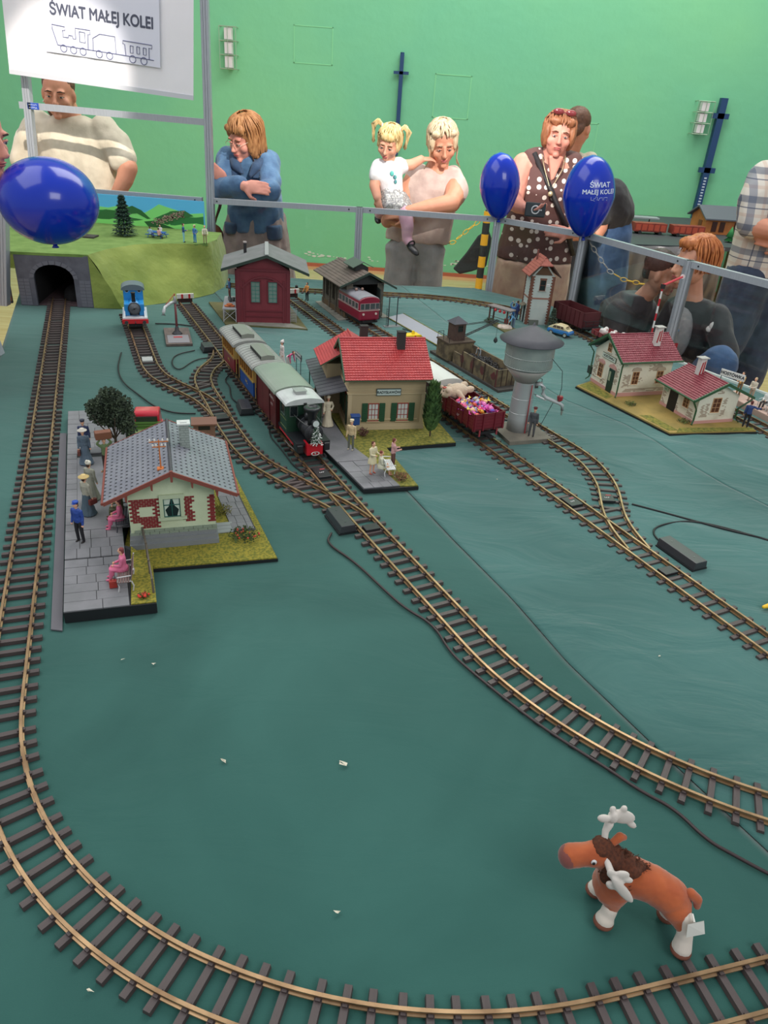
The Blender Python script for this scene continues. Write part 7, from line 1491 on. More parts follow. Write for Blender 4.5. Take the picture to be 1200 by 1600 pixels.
# black and yellow barrier stand with chain
o = thing('chain_stand','black and yellow banded barrier pole by the green wall, left of the dotted blouse','barrier pole',(.665,6.5,FZ)); b = MB(); b.lathe([(.16,0),(.16,.02),(.04,.05)],20); b.build('foot',flat((40,40,42)),o,True)
for k in range(9): b = MB(); z_ = .04 + k * .088; b.cyl((0,0,z_),(0,0,z_ + .088),.030,n=14); b.build('pole_band',flat((236,178,40) if k % 2 == 0 else (40,42,46),.5),o)
b = MB(); b.cyl((0,0,.83),(0,0,.87),.022,.01,12); b.build('cap',flat((60,62,66)),o)
def chain(label,P,cols,r=.011):
    o = thing('barrier_chain',label,'chain',P[0]); pts = []; 
    for i in range(len(P) - 1):
        n = max(1,int((Vector(P[i + 1]) - Vector(P[i])).length / (r * 2.6)))
        for k in range(n): pts.append(Vector(P[i]).lerp(Vector(P[i + 1]),k / n))
    for k in range(len(pts) - 1):
        d = (pts[k + 1] - pts[k]).normalized(); rot = d.to_track_quat('X','Y').to_matrix().to_4x4() @ Matrix.Rotation(PI / 2 * (k % 2),4,'X'); b = MB(); b.M = Matrix.Translation(pts[k] - Vector(P[0])) @ rot; b.ring((0,0,0),r,r * .22,'y',12,5,1.5,.8); b.build('chain_link',flat(cols(k / len(pts)),.5),o)
    return o
def cat_(a,b,n=7,sag=.12): a = Vector(a); b = Vector(b); return [tuple(a.lerp(b,i / n) - Vector((0,0,sag * 4 * (i / n) * (1 - i / n)))) for i in range(n + 1)]
chain('chain, black then yellow, sagging from the banded pole behind the grandmother',[(.63,6.48,-.02),(.50,6.45,-.13),(.40,6.42,-.215),(.30,6.4,-.235),(.18,6.38,-.22),(.05,6.36,-.16)],lambda t: (232,190,60) if t < .5 else (50,56,54),.018)
chain('chain, yellow then white then yellow, hanging behind the panel near the dark-haired boy',[(.905,4.05,.27),(.96,4.05,.20),(1.03,4.05,.125),(1.09,4.05,.07),(1.17,4.05,.035),(1.27,4.05,.02),(1.36,4.05,.02)],lambda t: (232,190,60) if t < .12 or t > .55 else (206,206,206),.012)
o = thing('black_cover','black fabric cover hanging against the wall left of the banded pole','cover',(.60,6.62,-.30)); b = MB(); vs = []
for (x,z) in ((.10,.18),(.02,.12),(-.06,-.02),(-.16,-.16),(-.10,-.20),(.0,-.17),(.12,-.12),(.14,.1)): vs.append((x,z))
b.prism(vs,-.02,.02,'y'); b.build('fabric',mat('black_fabric',(44,46,50),.8,bump=.4,bscale=20),o,bevel=.01); b = MB(); b.cyl((.06,0,-.5),(.06,0,.15),.012,n=8); b.build('support',iron,o)
# second exhibition table
o = thing('black_display_table','black-topped display table by the green wall at the right','table',(0,0,FZ)); b = MB(); b.prism([(1.15,5.75),(3.6,6.35),(3.4,7.9),(1.0,7.6)],.72,.75); b.build('tabletop',mat('black_board',(62,66,70),.6),o)
for (x,y) in ((1.3,6.6),(3.2,6.7),(3.2,7.7),(1.2,7.4)): b = MB(); b.cb(x,y,0,.05,.05,.72); b.build('leg',wood,o)
b = MB(); b.box(-.45,.45,-.01,.01,.12,.72); q = b.build('front_board',mat('brown_board',(88,70,56),.4,col2=(70,56,46),nscale=4),o); q.location = (1.42,6.35,0); q.rotation_euler = (0,0,R(14))
sil = mat('silver_cloth',(136,132,132),.34,.45,col2=(104,100,100),nscale=3,bump=.3,bscale=6); vs = []; fs = []
o = thing('silver_curtain','shiny grey cloth draped from the black display table','curtain',(0,0,0))
for i in range(61):
    for j in range(9): t = i / 60; s = j / 8; vs.append((1.47 + 1.0 * t + .05 * s,5.79 + .27 * t + .16 * s * s + (.03 + .02 * s) * math.sin(t * 34 + 2 * s) * (.4 + s),-.055 - .52 * s - .10 * s * (t)))
for i in range(60):
    for j in range(8): a = i * 9 + j; fs.append((a,a + 1,a + 10,a + 9))
b = MB(); b.add(vs,fs); q = b.build('drape',sil,o,True); s_ = q.modifiers.new('t','SOLIDIFY'); s_.thickness = .003
o = thing('brown_toy_house','orange-brown toy station house with grey roof on the black display table','toy house',(2.53,6.75,-.05),R(8)); om_ = mat('toy_wood_orange',(196,122,60),.6,col2=(176,104,50),nscale=12)
b = MB(); b.prism([(0,0),(.26,0),(.26,.13),(.13,.20),(0,.13)],-.0,.42,'x'); b.v = [(v[0],v[1],v[2]) for v in b.v]; b.build('wall',om_,o)
for s in (-1,1): ys = -.04 if s < 0 else .30; b = MB(); b.prism([(.13,.215),(ys,.125),(ys,.115),(.13,.20)],-.03,.45,'x'); b.build('roof',flat((92,96,104),.6),o)
for x in (.06,.13,.26,.33): b = MB(); b.box(x,x + .045,-.004,0,.02,.10); b.build('window',flat((70,36,26),.4),o)
b = MB(); b.box(-.004,0,.06,.12,.0,.10); b.build('door',flat((120,70,36),.5),o)
for i,(x,l,lab) in enumerate(((1.86,.27,'red-brown toy wagon furthest left on the display table'),(2.17,.27,'red-brown toy wagon beside the brown toy house'))):
    o = thing('toy_wagon',lab,'toy wagon',(x,6.45,-.05),R(6)); b = MB(); b.box(0,l,0,.09,.02,.085); b.build('body',mat('toy_wagon_red',(150,60,44),.5,col2=(120,44,36),nscale=20),o)
    for k in range(5): b = MB(); b.box(.01 + k * .052,.05 + k * .052,-.003,0,.03,.075); b.build('plank_panel',flat((176,74,50),.5),o)
    for k in (.05,l - .05): b = MB(); b.cyl((k,-.005,.014),(k,.095,.014),.014,n=12); b.build('wheelset',iron,o)
o = thing('toy_platform_roof','grey toy platform canopy on posts left of the toy wagons','toy canopy',(1.72,6.75,-.05)); b = MB(); b.box(-.15,.42,0,.10,.085,.095); b.build('roof',flat((150,156,158),.5),o)
for x in (-.1,.1,.35): b = MB(); b.cyl((x,.05,0),(x,.05,.085),.005,n=6); b.build('post',iron,o)
for i,(x,y,c,h,lab) in enumerate(((2.60,6.35,(50,130,70),.12,'small green toy tree in front of the brown toy house'),(2.86,6.45,(60,150,84),.08,'green toy bush right of the toy tree'))): q = MB(); q.lathe([(.001,h),(.035,h * .35),(.012,h * .35),(.04,.012),(.006,.01),(.006,0)],10); oo = q.build('toy_tree',flat(c,.7),None,True); oo.location = (x,y,-.05); tag(oo,lab,'toy tree')
rr = random.Random(31)
for i,(c,lab) in enumerate((((196,40,44),'red toy piece in the jumble at the right of the display table'),((220,220,224),'white toy piece in the jumble at the right of the display table'),((170,60,80),'dark pink toy piece in the jumble on the display table'),((120,190,120),'light green toy piece in the jumble on the display table'),((206,206,200),'grey-white toy piece at the edge of the jumble on the display table'))):
    B_ = MB(); 
    for k in range(5): B_.ell((rr.uniform(-.04,.04),rr.uniform(-.03,.03),rr.uniform(.012,.06)),rr.uniform(.015,.026),8,6)
    oo = blob('toy_piece',B_,.006,flat(c,.5),None,1); oo.location = (2.84 + i * .055,6.36 + .04 * (i % 2),-.05); tag(oo,lab,'toy')
# ---------------------------------------------------------------- people
skin_m = mat('skin_fair',(222,164,138),.5,col2=(206,144,120),nscale=9,spec=.35); skin_p = mat('skin_pink',(226,158,140),.5,col2=(208,138,122),nscale=9,spec=.35); skin_t = mat('skin_tanned',(216,152,124),.5,col2=(202,138,112),nscale=9,spec=.35)
def person(label,x,y):
    return thing('person',label,'person',(x,y,FZ)),Matrix.Translation((-x,-y,-FZ))
def hmat(c,yaw,pitch=0,roll=0,s=1): return Matrix.Translation(c) @ Matrix.Rotation(R(yaw),4,'Z') @ Matrix.Rotation(R(pitch),4,'X') @ Matrix.Rotation(R(roll),4,'Y') @ Matrix.Scale(s,4)
def head(o,T,B,H,sk,hair,iris=(60,70,80),child=False):
    """adds skull and face to the body shape B and makes eyes, brows and lips as parts"""
    B.M = T @ H
    j = .85 if child else 1
    B.ell((0,.014,.030),(.074,.092,.084),20,14); B.ell((0,-.018,-.026),(.064 if not child else .068,.070,.080 * j),18,12); B.ell((0,-.030,-.066 * j),(.046,.046,.040),14,10)
    B.limb([(0,-.084,.012),(0,-.096,-.012),(0,-.106,-.028)],[.007,.009,.0115],8)
    for s in (-1,1):
        B.ell((s * .010,-.098,-.031),(.008,.009,.007),8,6); B.ell((s * .030,-.076,.024),(.022,.013,.008),10,6); B.ell((s * .040,-.058,-.026),(.024,.024,.024),10,8); B.ell((s * .075,.004,-.006),(.010,.018,.030),8,8)
    B.ell((0,-.086,-.052),(.022,.010,.007),10,6); B.ell((0,-.085,-.064),(.018,.010,.007),10,6); B.ell((0,-.078,-.090 * j),(.021,.016,.015),10,8)
    B.M = T
    for s in (-1,1):
        b = MB(); b.M = T @ H; b.ell((s * .030,-.0785,.002),(.0120,.0080,.0058),12,8); e = b.build('eye',flat((214,206,200),.3),o,True)
        b = MB(); b.M = T @ H; b.ell((s * .029,-.0850,.0005),(.0048,.0024,.0046),10,6); b.build('iris',flat(iris,.2),e,True)
        b = MB(); b.M = T @ H; b.tube([(s * .013,-.0865,.0225),(s * .030,-.0895,.0265),(s * .048,-.0775,.020)],[.0022,.003,.0016],6); b.build('eyebrow',flat(tuple(int(c * .7) for c in hair),.8),o)
        b = MB(); b.M = T @ H; b.tube([(s * .015,-.0835,.0050),(s * .030,-.0860,.0082),(s * .045,-.0785,.0045)],[.0026,.0044,.0026],6); b.build('upper_lid',sk,o,True)
    b = MB(); b.M = T @ H; b.ell((0,-.0925,-.0535),(.021,.0062,.0038),12,6); b.ell((0,-.0915,-.0610),(.018,.0062,.0045),12,6); b.build('lips',flat((182,96,92),.45),o,True)
def hand(B,w,d,up,side,curl=.5,s=1):
    """palm, four unequal fingers and a thumb; d points along the hand, up is the back of the hand"""
    d = Vector(d).normalized(); up = Vector(up); up = (up - d * up.dot(d)).normalized(); lat = d.cross(up) * side; w = Vector(w)
    rot = Matrix((lat,d,up)).transposed()
    B.ell(w + d * .045 * s,(.040 * s,.050 * s,.015 * s),12,8,rot)
    for i,(u,l) in enumerate(((-.030,.060),(-.010,.072),(.010,.076),(.029,.068))):
        p = w + d * .078 * s + lat * u * s; c = curl; a = d
        pts = [p - d * .02 * s,p]
        for k,f in enumerate((.45,.32,.23)):
            ang = c * (.55 + .35 * k); a = (a * math.cos(ang) - up * math.sin(ang)).normalized(); up_ = up; pts.append(pts[-1] + a * l * f * s)
        B.limb(pts,[.0095 * s,.009 * s,.0085 * s,.0078 * s,.007 * s],8)
    t0 = w + d * .020 * s + lat * .028 * s; B.limb([t0,t0 + (d * .6 + lat * .75 - up * .2).normalized() * .036 * s,t0 + (d * .9 + lat * .6 - up * .45).normalized() * .066 * s],[.013 * s,.011 * s,.0085 * s],8)
def cloth_m(name,c,c2,bs=40,bump=.5,rough=.85,ns=18): return mat(name,c,rough,col2=c2,nscale=ns,bump=bump,bscale=bs,sheen=.15)
def gar(o,T,name,m,build,v=.011,disp=.008,ds=.09,st=(1,1,.6),sm=2,label=None):
    B = MB(); B.M = T; build(B); return blob(name,B,v,m,o,sm,disp=disp,dscale=ds,stretch=st,label=label)
def locks(o,T,H,m,n,drop,rx=.086,ry=.10,face=.058,r=.0042,seed=1,cy=.018):
    rr = random.Random(seed); b = MB(); b.M = T @ H
    for i in range(n):
        a = 2 * PI * i / n + rr.uniform(-.05,.05); fr = math.cos(a) > .55; zend = face + rr.uniform(-.012,.012) if fr else -drop * rr.uniform(.75,1.05); P = []
        for k in range(8):
            t = k / 7; z = .128 - (.128 - zend) * t ** 1.3; q = math.sqrt(max(0,1 - max(0,(z - .04) / .092) ** 2)) if z > .04 else 1 - .1 * (.04 - z) / .14
            P.append((math.sin(a) * (rx * q + .003) + rr.uniform(-.002,.002) + .003 * math.sin(k + i),cy - math.cos(a) * (ry * q + .003),z))
        b.tube(P,[r * (.8 + .5 * math.sin(PI * k / 7)) for k in range(8)],5)
    return b.build('hair_lock',m,o,True,kind='stuff')
def shoes(o,T,pts,c,yaw=0):
    for (x,y) in pts: b = MB(); b.M = T @ Matrix.Translation((x,y,FZ)) @ Matrix.Rotation(R(yaw),4,'Z'); b.ell((0,-.05,.035),(.042,.125,.036),14,8); b.box(-.035,.035,-.15,.06,0,.02); b.build('shoe',flat(c,.6),o,True)
def strands(o,T,name,m,paths,r=.006,n=6):
    b = MB(); b.M = T
    for p in paths: b.tube(p,[r * (1 - .6 * i / (len(p) - 1)) for i in range(len(p))],n)
    return b.build(name,m,o,True,kind='stuff')
def hairblob(o,T,H,ells,m,disp=.0035,v=.006,ds=.016):
    B = MB(); B.M = T @ H
    for c,r in ells: B.ell(c,r,16,10)
    return blob('hair',B,v,m,o,1,disp=disp,dscale=ds,stretch=(1.6,1.6,.22))
# --- woman in denim jacket leaning on the rail
o,T = person('person in denim jacket and glasses leaning with crossed arms on the barrier rail',-.80,4.10)
H = hmat((-.79,3.93,.580),-38,22,6,.86); B = MB(); head(o,T,B,H,skin_p,(150,96,60)); B.M = T; B.limb([(-.785,4.0,.44),(-.79,3.955,.54)],[.055,.052]); B.limb([(-.785,4.0,.44),(-.785,4.02,.36)],[.07,.08])
B.limb([(-.80,3.77,.388),(-.765,3.745,.388)],[.026,.023]); hand(B,(-.765,3.745,.388),(1,-.05,-.02),(.1,-.9,.4),1,.25,.82); hand(B,(-.86,3.80,.40),(-.8,.3,.5),(-.3,-.8,.2),-1,.5,.8)
blob('body',B,.0055,skin_p,o,2)
den = cloth_m('denim_blue',(88,124,160),(60,92,130),60,.6,.8,14); dend = cloth_m('denim_dark',(58,84,116),(46,68,98),60,.6)
def f(B):
    B.loft([((-.78,4.10,.14),.15,.12),((-.775,4.08,.26),.145,.12),((-.785,4.04,.38),.145,.115),((-.79,4.00,.47),.135,.09),((-.785,3.98,.52),.10,.07)],22)
    B.limb([(-.885,4.0,.478),(-.895,3.90,.40),(-.895,3.84,.365)],[.058,.052,.048]); B.limb([(-.895,3.84,.365),(-.84,3.79,.378),(-.79,3.77,.388)],[.054,.048,.042])
    B.limb([(-.690,4.0,.478),(-.665,3.91,.41),(-.655,3.84,.368)],[.058,.052,.048]); B.limb([(-.655,3.84,.368),(-.72,3.80,.355),(-.80,3.80,.352)],[.054,.048,.040])
gar(o,T,'denim_jacket',den,f,.009,.010,.07)
gar(o,T,'collar',dend,lambda B: (B.limb([(-.86,3.955,.50),(-.83,3.90,.46),(-.80,3.885,.43)],[.022,.024,.010]),B.limb([(-.71,3.955,.50),(-.735,3.90,.46),(-.76,3.885,.42)],[.022,.024,.010])),.007,.002)
gar(o,T,'jacket_hem',dend,lambda B: B.loft([((-.885,4.06,.185),.045,.10),((-.89,4.06,.13),.04,.09)],12) and B.loft([((-.675,4.06,.185),.045,.10),((-.67,4.06,.11),.042,.09)],12),.009,.004)
for (px_,pz) in ((-.845,.425),(-.715,.43)): b = MB(); b.M = T; b.box(px_ - .035,px_ + .035,3.895,3.905,pz - .02,pz + .012); b.build('pocket_flap',dend,o,bevel=.003); b = MB(); b.M = T; b.ell((px_,3.892,pz - .012),.005,8,6); b.build('button',flat((180,176,168),.3,.8),o)
gar(o,T,'skirt',cloth_m('taupe_skirt',(160,142,138),(134,118,116),30,.4),lambda B: B.loft([((-.79,4.12,-.62),.27,.22),((-.79,4.12,-.2),.22,.17),((-.785,4.11,.06),.18,.14),((-.78,4.10,.22),.15,.11)],26),.012,.022,.06,(1,1,.12))
shoes(o,T,((-.87,4.12),(-.72,4.12)),(80,60,50))
hm = mat('hair_ginger_blond',(186,134,86),.55,col2=(142,92,54),nscale=90,stretch=(1,1,.15),bump=.5,bscale=200)
hairblob(o,T,H,[((0,.020,.046),(.083,.095,.076)),((-.062,.010,.0),(.028,.062,.085)),((.066,.012,-.015),(.028,.066,.095)),((0,.062,-.03),(.074,.05,.11)),((-.024,-.060,.070),(.050,.024,.026)),((.040,-.052,.068),(.030,.028,.030)),((-.080,.035,-.07),(.028,.045,.06)),((-.066,-.030,.045),(.018,.035,.045))],hm)
locks(o,T,H,hm,60,.10,.090,.103,seed=1)
gm2 = flat((168,150,132),.35,.3); g = MB(); g.M = T @ H
for s in (-1,1): g.ring((s * .032,-.098,-.002),.020,.0009,'y',20,5,1.15,.8); g.tube([(s * .057,-.096,.004),(s * .078,-.01,.008)],.0012,5)
g.tube([(-.008,-.100,.002),(.008,-.100,.002)],.0012,5); g = g.build('glasses',gm2,o)
o2 = thing('shoulder_bag','brown leather shoulder bag hanging at the hip of the denim-jacketed person','bag',(-.985,4.03,.07)); B = MB(); B.ell((0,0,0),(.055,.05,.10),14,10); B.ell((0,0,-.05),(.06,.055,.06),12,8); blob('bag_body',B,.008,mat('bag_leather',(112,68,46),.45,col2=(92,54,38),nscale=20,bump=.3,bscale=60),o2,2,disp=.004); b = MB(); b.tube([(0,-.01,.08),(.04,-.02,.18),(.07,.0,.30),(.09,.0,.42)],.008,6); b.build('strap',flat((96,58,40),.5),o2,True)
# --- grandmother
o,T = person('person with pale blond tied hair in pinkish shirt carrying a toddler',.12,4.22)
H = hmat((.155,4.10,.608),10,20,-6,.86); B = MB(); head(o,T,B,H,skin_t,(190,170,140)); B.M = T; B.limb([(.14,4.15,.45),(.15,4.12,.56)],[.055,.050]); B.limb([(.14,4.15,.45),(.14,4.18,.40)],[.08,.09])
B.limb([(.235,4.14,.44),(.235,4.03,.375),(.220,3.985,.355)],[.052,.050,.046]); B.limb([(.225,3.985,.355),(.11,3.945,.33),(.005,3.925,.305)],[.045,.038,.027]); hand(B,(.005,3.925,.305),(-1,-.05,-.12),(0,-.9,.35),-1,.55,.85)
B.limb([(.02,4.14,.42),(-.03,4.10,.30),(-.09,4.02,.245)],[.05,.045,.036]); hand(B,(-.09,4.01,.245),(.8,-.5,-.1),(0,-.5,-.9),1,.7)
blob('body',B,.0055,skin_t,o,2)
def f(B):
    B.loft([((.075,4.22,.13),.175,.13),((.08,4.21,.20),.17,.135),((.11,4.19,.30),.155,.125),((.13,4.16,.40),.145,.11),((.14,4.15,.46),.135,.085),((.14,4.15,.495),.075,.06)],24)
    B.limb([(.222,4.15,.455),(.248,4.10,.40),(.246,4.06,.375)],[.058,.060,.055]); B.limb([(.04,4.16,.45),(.01,4.15,.38)],[.064,.060])
gar(o,T,'tee_shirt',cloth_m('pinkish_tee',(208,186,178),(190,166,160),40,.3),f,.010,.010,.08)
def f(B):
    for s,x in ((-1,-.018),(1,.148)): B.loft([((x,4.22,FZ + .05),.075,.09),((x,4.22,-.45),.078,.10),((x,4.22,-.15),.080,.115),((x - s * .012,4.22,.02),.088,.12),((x - s * .02,4.22,.09),.105,.125),((.066,4.21,.17),.10,.12)],20)
gar(o,T,'trousers',cloth_m('grey_trousers',(164,160,160),(146,144,144),60,.4),f,.011,.010,.09,(1,1,.35))
shoes(o,T,((-.01,4.22),(.14,4.22)),(200,196,190))
hb = mat('hair_pale_blond',(226,206,176),.5,col2=(190,166,132),nscale=90,stretch=(1,1,.15),bump=.5,bscale=200)
hairblob(o,T,H,[((0,.026,.048),(.083,.095,.078)),((-.066,.0,.015),(.022,.060,.065)),((.067,.0,.015),(.022,.060,.065)),((0,.080,.02),(.055,.04,.05)),((-.038,-.048,.076),(.036,.024,.020)),((.040,-.044,.076),(.034,.024,.020))],hb,.003)
locks(o,T,H,hb,56,.015,.086,.100,.078,seed=2)
strands(o,T @ H,'loose_hair',hb,[[(s * .070,-.04,.05),(s * .080,-.055,.0),(s * .078,-.05,-.06),(s * (.085 + .01 * k),-.04,-.10 - .01 * k)] for s in (-1,1) for k in range(3)],.006)
# --- toddler
o,T = person('small toddler with two blond pigtails, sparkly skirt and pink tights, carried on an arm',-.07,3.99)
H = hmat((-.105,3.995,.597),-14,20,8,.68); B = MB(); head(o,T,B,H,skin_m,(220,190,140),child=True); B.M = T; B.limb([(-.10,4.02,.50),(-.105,4.01,.55)],[.034,.032])
B.limb([(-.155,4.0,.475),(-.165,3.97,.41),(-.145,3.935,.36)],[.028,.026,.021]); hand(B,(-.145,3.935,.36),(.3,-.3,-1),(-.6,-.7,0),1,.5,.55)
B.limb([(-.04,4.02,.50),(.01,4.03,.51),(.055,4.05,.535)],[.030,.026,.020]); hand(B,(.055,4.05,.535),(.9,.2,.1),(0,-.3,.9),-1,.4,.55); B.limb([(-.10,4.02,.5),(-.09,4.0,.42)],[.045,.05])
blob('body',B,.0045,skin_m,o,2)
gar(o,T,'white_top',cloth_m('white_top',(232,230,232),(216,214,220),60,.3),lambda B: (B.loft([((-.075,4.0,.37),.058,.050),((-.09,4.0,.44),.062,.052),((-.10,4.01,.50),.060,.045),((-.102,4.015,.525),.035,.032)],18),B.limb([(-.15,4.005,.495),(-.162,3.98,.455)],[.036,.034]),B.limb([(-.055,4.02,.505),(-.03,4.02,.50)],[.036,.034])),.006,.004,.04)
b = MB(); b.M = T; rr = random.Random(2)
for k,c in enumerate(((-.082,.470,.010),(-.066,.455,.009),(-.062,.435,.008))): b.ell((c[0],3.953 - .002 * k,c[1]),(c[2],.003,c[2] * 1.2),8,6)
b.build('printed_motif',mat('motif_turquoise',(96,196,186),.6,col2=(70,70,110),nscale=60),o,True)
gar(o,T,'sparkly_skirt',mat('silver_sequins',(206,206,202),.28,.25,col2=(150,150,152),nscale=110,bump=1,bscale=260,kind='voronoi',lo=.2,hi=.6),lambda B: B.loft([((-.055,3.985,.295),.085,.075),((-.06,3.99,.335),.090,.078),((-.075,3.995,.385),.064,.054),((-.078,3.995,.40),.05,.045)],22),.006,.008,.02,(1,1,.5))
gar(o,T,'pink_tights',cloth_m('pink_tights',(216,172,190),(200,152,174),80,.2),lambda B: (B.limb([(-.03,3.97,.32),(.0,3.915,.285),(.012,3.90,.24),(.014,3.90,.185),(.030,3.88,.165)],[.040,.036,.032,.026,.022]),B.limb([(-.09,4.0,.32),(-.12,4.06,.29),(-.135,4.10,.26)],[.040,.034,.026])),.005,.002)
for (p,yw) in (((.034,3.875,.150),40),((-.14,4.14,.25),0)): b = MB(); b.M = T @ Matrix.Translation(p) @ Matrix.Rotation(R(yw),4,'Z') @ Matrix.Rotation(R(24),4,'X'); b.ell((0,-.022,0),(.022,.050,.016),14,8); b.ell((0,.005,.006),(.021,.024,.016),12,8); b.ring((0,.0,.012),.021,.004,'y',16,5); b.build('black_shoe',flat((34,32,38),.35),o,True)
ht = mat('hair_toddler_blond',(238,214,160),.5,col2=(206,172,112),nscale=90,stretch=(1,1,.15),bump=.5,bscale=200)
hairblob(o,T,H,[((0,.024,.045),(.082,.096,.078)),((-.066,.01,.0),(.018,.055,.05)),((.067,.01,.0),(.018,.055,.05)),((0,-.058,.065),(.055,.026,.034))],ht,.003)
locks(o,T,H,ht,50,.02,.085,.100,.052,.0036,3)
for s in (-1,1):
    strands(o,T @ H,'pigtail',ht,[[(s * .055,.02,.095),(s * (.085 + .004 * k),.02,.125 + .006 * (k % 3)),(s * (.115 + .004 * k),.015 + .006 * (k % 2),.10),(s * (.120 + .005 * (k % 3)),.01,.045),(s * (.108 + .006 * (k % 4)),.0,.0 - .008 * (k % 3))] for k in range(8)],.011)
    b = MB(); b.M = T @ H; b.ring((s * .066,.02,.103),.012,.005,'x',12,6); b.build('hair_tie',flat((236,214,214)),o,True)
# --- woman in dotted blouse
o,T = person('person in dark sleeveless blouse with white dots holding up a phone',.70,4.08)
H = hmat((.70,4.0,.685),-4,3,4,.86); B = MB(); head(o,T,B,H,skin_p,(150,100,70)); B.M = T; B.limb([(.695,4.06,.54),(.70,4.02,.64)],[.062,.056]); B.limb([(.56,4.06,.545),(.70,4.06,.53),(.83,4.06,.545)],[.055,.075,.055])
B.limb([(.565,4.06,.545),(.53,3.98,.44),(.525,3.93,.385)],[.056,.050,.044]); B.limb([(.525,3.93,.385),(.54,3.87,.375),(.560,3.82,.37)],[.042,.036,.027]); hand(B,(.562,3.822,.368),(.75,-.55,.0),(0,-.3,-.95),1,.75,.8)
B.limb([(.83,4.06,.54),(.875,4.02,.42),(.875,3.97,.33)],[.056,.048,.042]); B.limb([(.875,3.97,.33),(.85,3.90,.28),(.80,3.86,.27)],[.04,.034,.027]); hand(B,(.80,3.86,.27),(-.9,-.2,.1),(0,-.9,.3),-1,.4,.8)
blob('body',B,.0055,skin_p,o,2)
dm_ = bpy.data.materials.new('dotted_blouse'); dm_.use_nodes = True; nt = dm_.node_tree; pb_ = nt.nodes['Principled BSDF']; pb_.inputs['Roughness'].default_value = .8
tc = nt.nodes.new('ShaderNodeTexCoord'); vo = nt.nodes.new('ShaderNodeTexVoronoi'); vo.inputs['Scale'].default_value = 24; vo.inputs['Randomness'].default_value = .55; mp = nt.nodes.new('ShaderNodeMapping'); mp.inputs['Scale'].default_value = (1,.25,1); cr_ = nt.nodes.new('ShaderNodeValToRGB')
cr_.color_ramp.interpolation = 'CONSTANT'; cr_.color_ramp.elements[0].color = (*lin((226,214,206)),1); cr_.color_ramp.elements[1].position = .27; cr_.color_ramp.elements[1].color = (*lin((92,62,60)),1)
nt.links.new(tc.outputs['Object'],mp.inputs[0]); nt.links.new(mp.outputs[0],vo.inputs['Vector']); nt.links.new(vo.outputs['Distance'],cr_.inputs[0]); nt.links.new(cr_.outputs[0],pb_.inputs['Base Color'])
def f(B):
    B.loft([((.69,4.10,.10),.20,.15),((.69,4.10,.22),.18,.14),((.69,4.09,.34),.165,.13),((.69,4.07,.44),.165,.135),((.695,4.07,.53),.145,.10),((.695,4.08,.575),.10,.07)],24); B.limb([(.605,4.06,.562),(.70,4.07,.565),(.79,4.06,.562)],[.062,.066,.062])
gar(o,T,'dotted_blouse',dm_,f,.009,.008,.09)
b = MB(); b.M = T; b.prism([(.660,.600),(.735,.600),(.705,.50),(.69,.485)],3.945,4.01,'y'); b.build('neckline_skin',skin_p,o,bevel=.01)
b = MB(); b.M = T; b.tube([(.635,4.0,.60),(.65,3.95,.54),(.69,3.925,.45),(.735,3.95,.54),(.75,4.0,.60)],.0022,5); b.ell((.69,3.91,.435),.012,10,8); b.build('pendant_necklace',flat((214,200,160),.3,.6),o,True)
b = MB(); b.M = T; b.tube([(.60,4.02,.60),(.70,3.925,.44),(.80,3.93,.28),(.87,4.0,.15)],.014,6); b.build('shoulder_strap',flat((34,30,34),.6),o,True)
def f(B):
    for s,x in ((-1,.60),(1,.78)): B.loft([((x,4.10,FZ + .04),.09,.10),((x,4.10,-.4),.10,.11),((x,4.10,-.1),.11,.125),((x - s * .015,4.10,.10),.12,.14)],20)
gar(o,T,'trousers',cloth_m('beige_trousers',(206,176,152),(186,150,134),40,.4),f,.011,.012,.09,(1,1,.3)); shoes(o,T,((.60,4.10),(.78,4.10)),(120,100,90))
ha = mat('hair_auburn',(176,116,82),.5,col2=(134,82,54),nscale=90,stretch=(1,1,.15),bump=.5,bscale=200)
hairblob(o,T,H,[((0,.022,.050),(.086,.095,.080)),((-.066,.0,.005),(.030,.060,.075)),((.067,.0,.005),(.030,.060,.075)),((0,.06,-.01),(.074,.05,.08)),((-.03,-.054,.074),(.042,.026,.022)),((.04,-.050,.074),(.032,.024,.022))],ha)
locks(o,T,H,ha,60,.045,.088,.100,.066,.0038,seed=4)
b = MB(); b.M = T @ H
for s in (-1,1): b.ell((s * .034,-.062,.118),(.030,.010,.016),12,8)
b.tube([(-.07,-.02,.105),(0,-.07,.118),(.07,-.02,.105)],.0035,6); b.build('sunglasses_on_head',flat((120,50,54),.15),o,True)
o2 = thing('mobile_phone','dark mobile phone with white ring logo held by the person in dotted blouse','phone',(.606,3.765,.375),R(-6)); o2.rotation_euler = (R(-8),0,R(-6))
b = MB(); b.box(-.048,.048,-.005,.005,-.032,.032); b.build('case',flat((52,62,66),.3),o2,bevel=.006); b = MB(); b.ring((.0,-.0058,.0),.017,.003,'y',24,5); b.cyl((.017,-.0058,0),(.030,-.0058,0),.0028,n=8); b.build('ring_mark',flat((226,230,230)),o2)
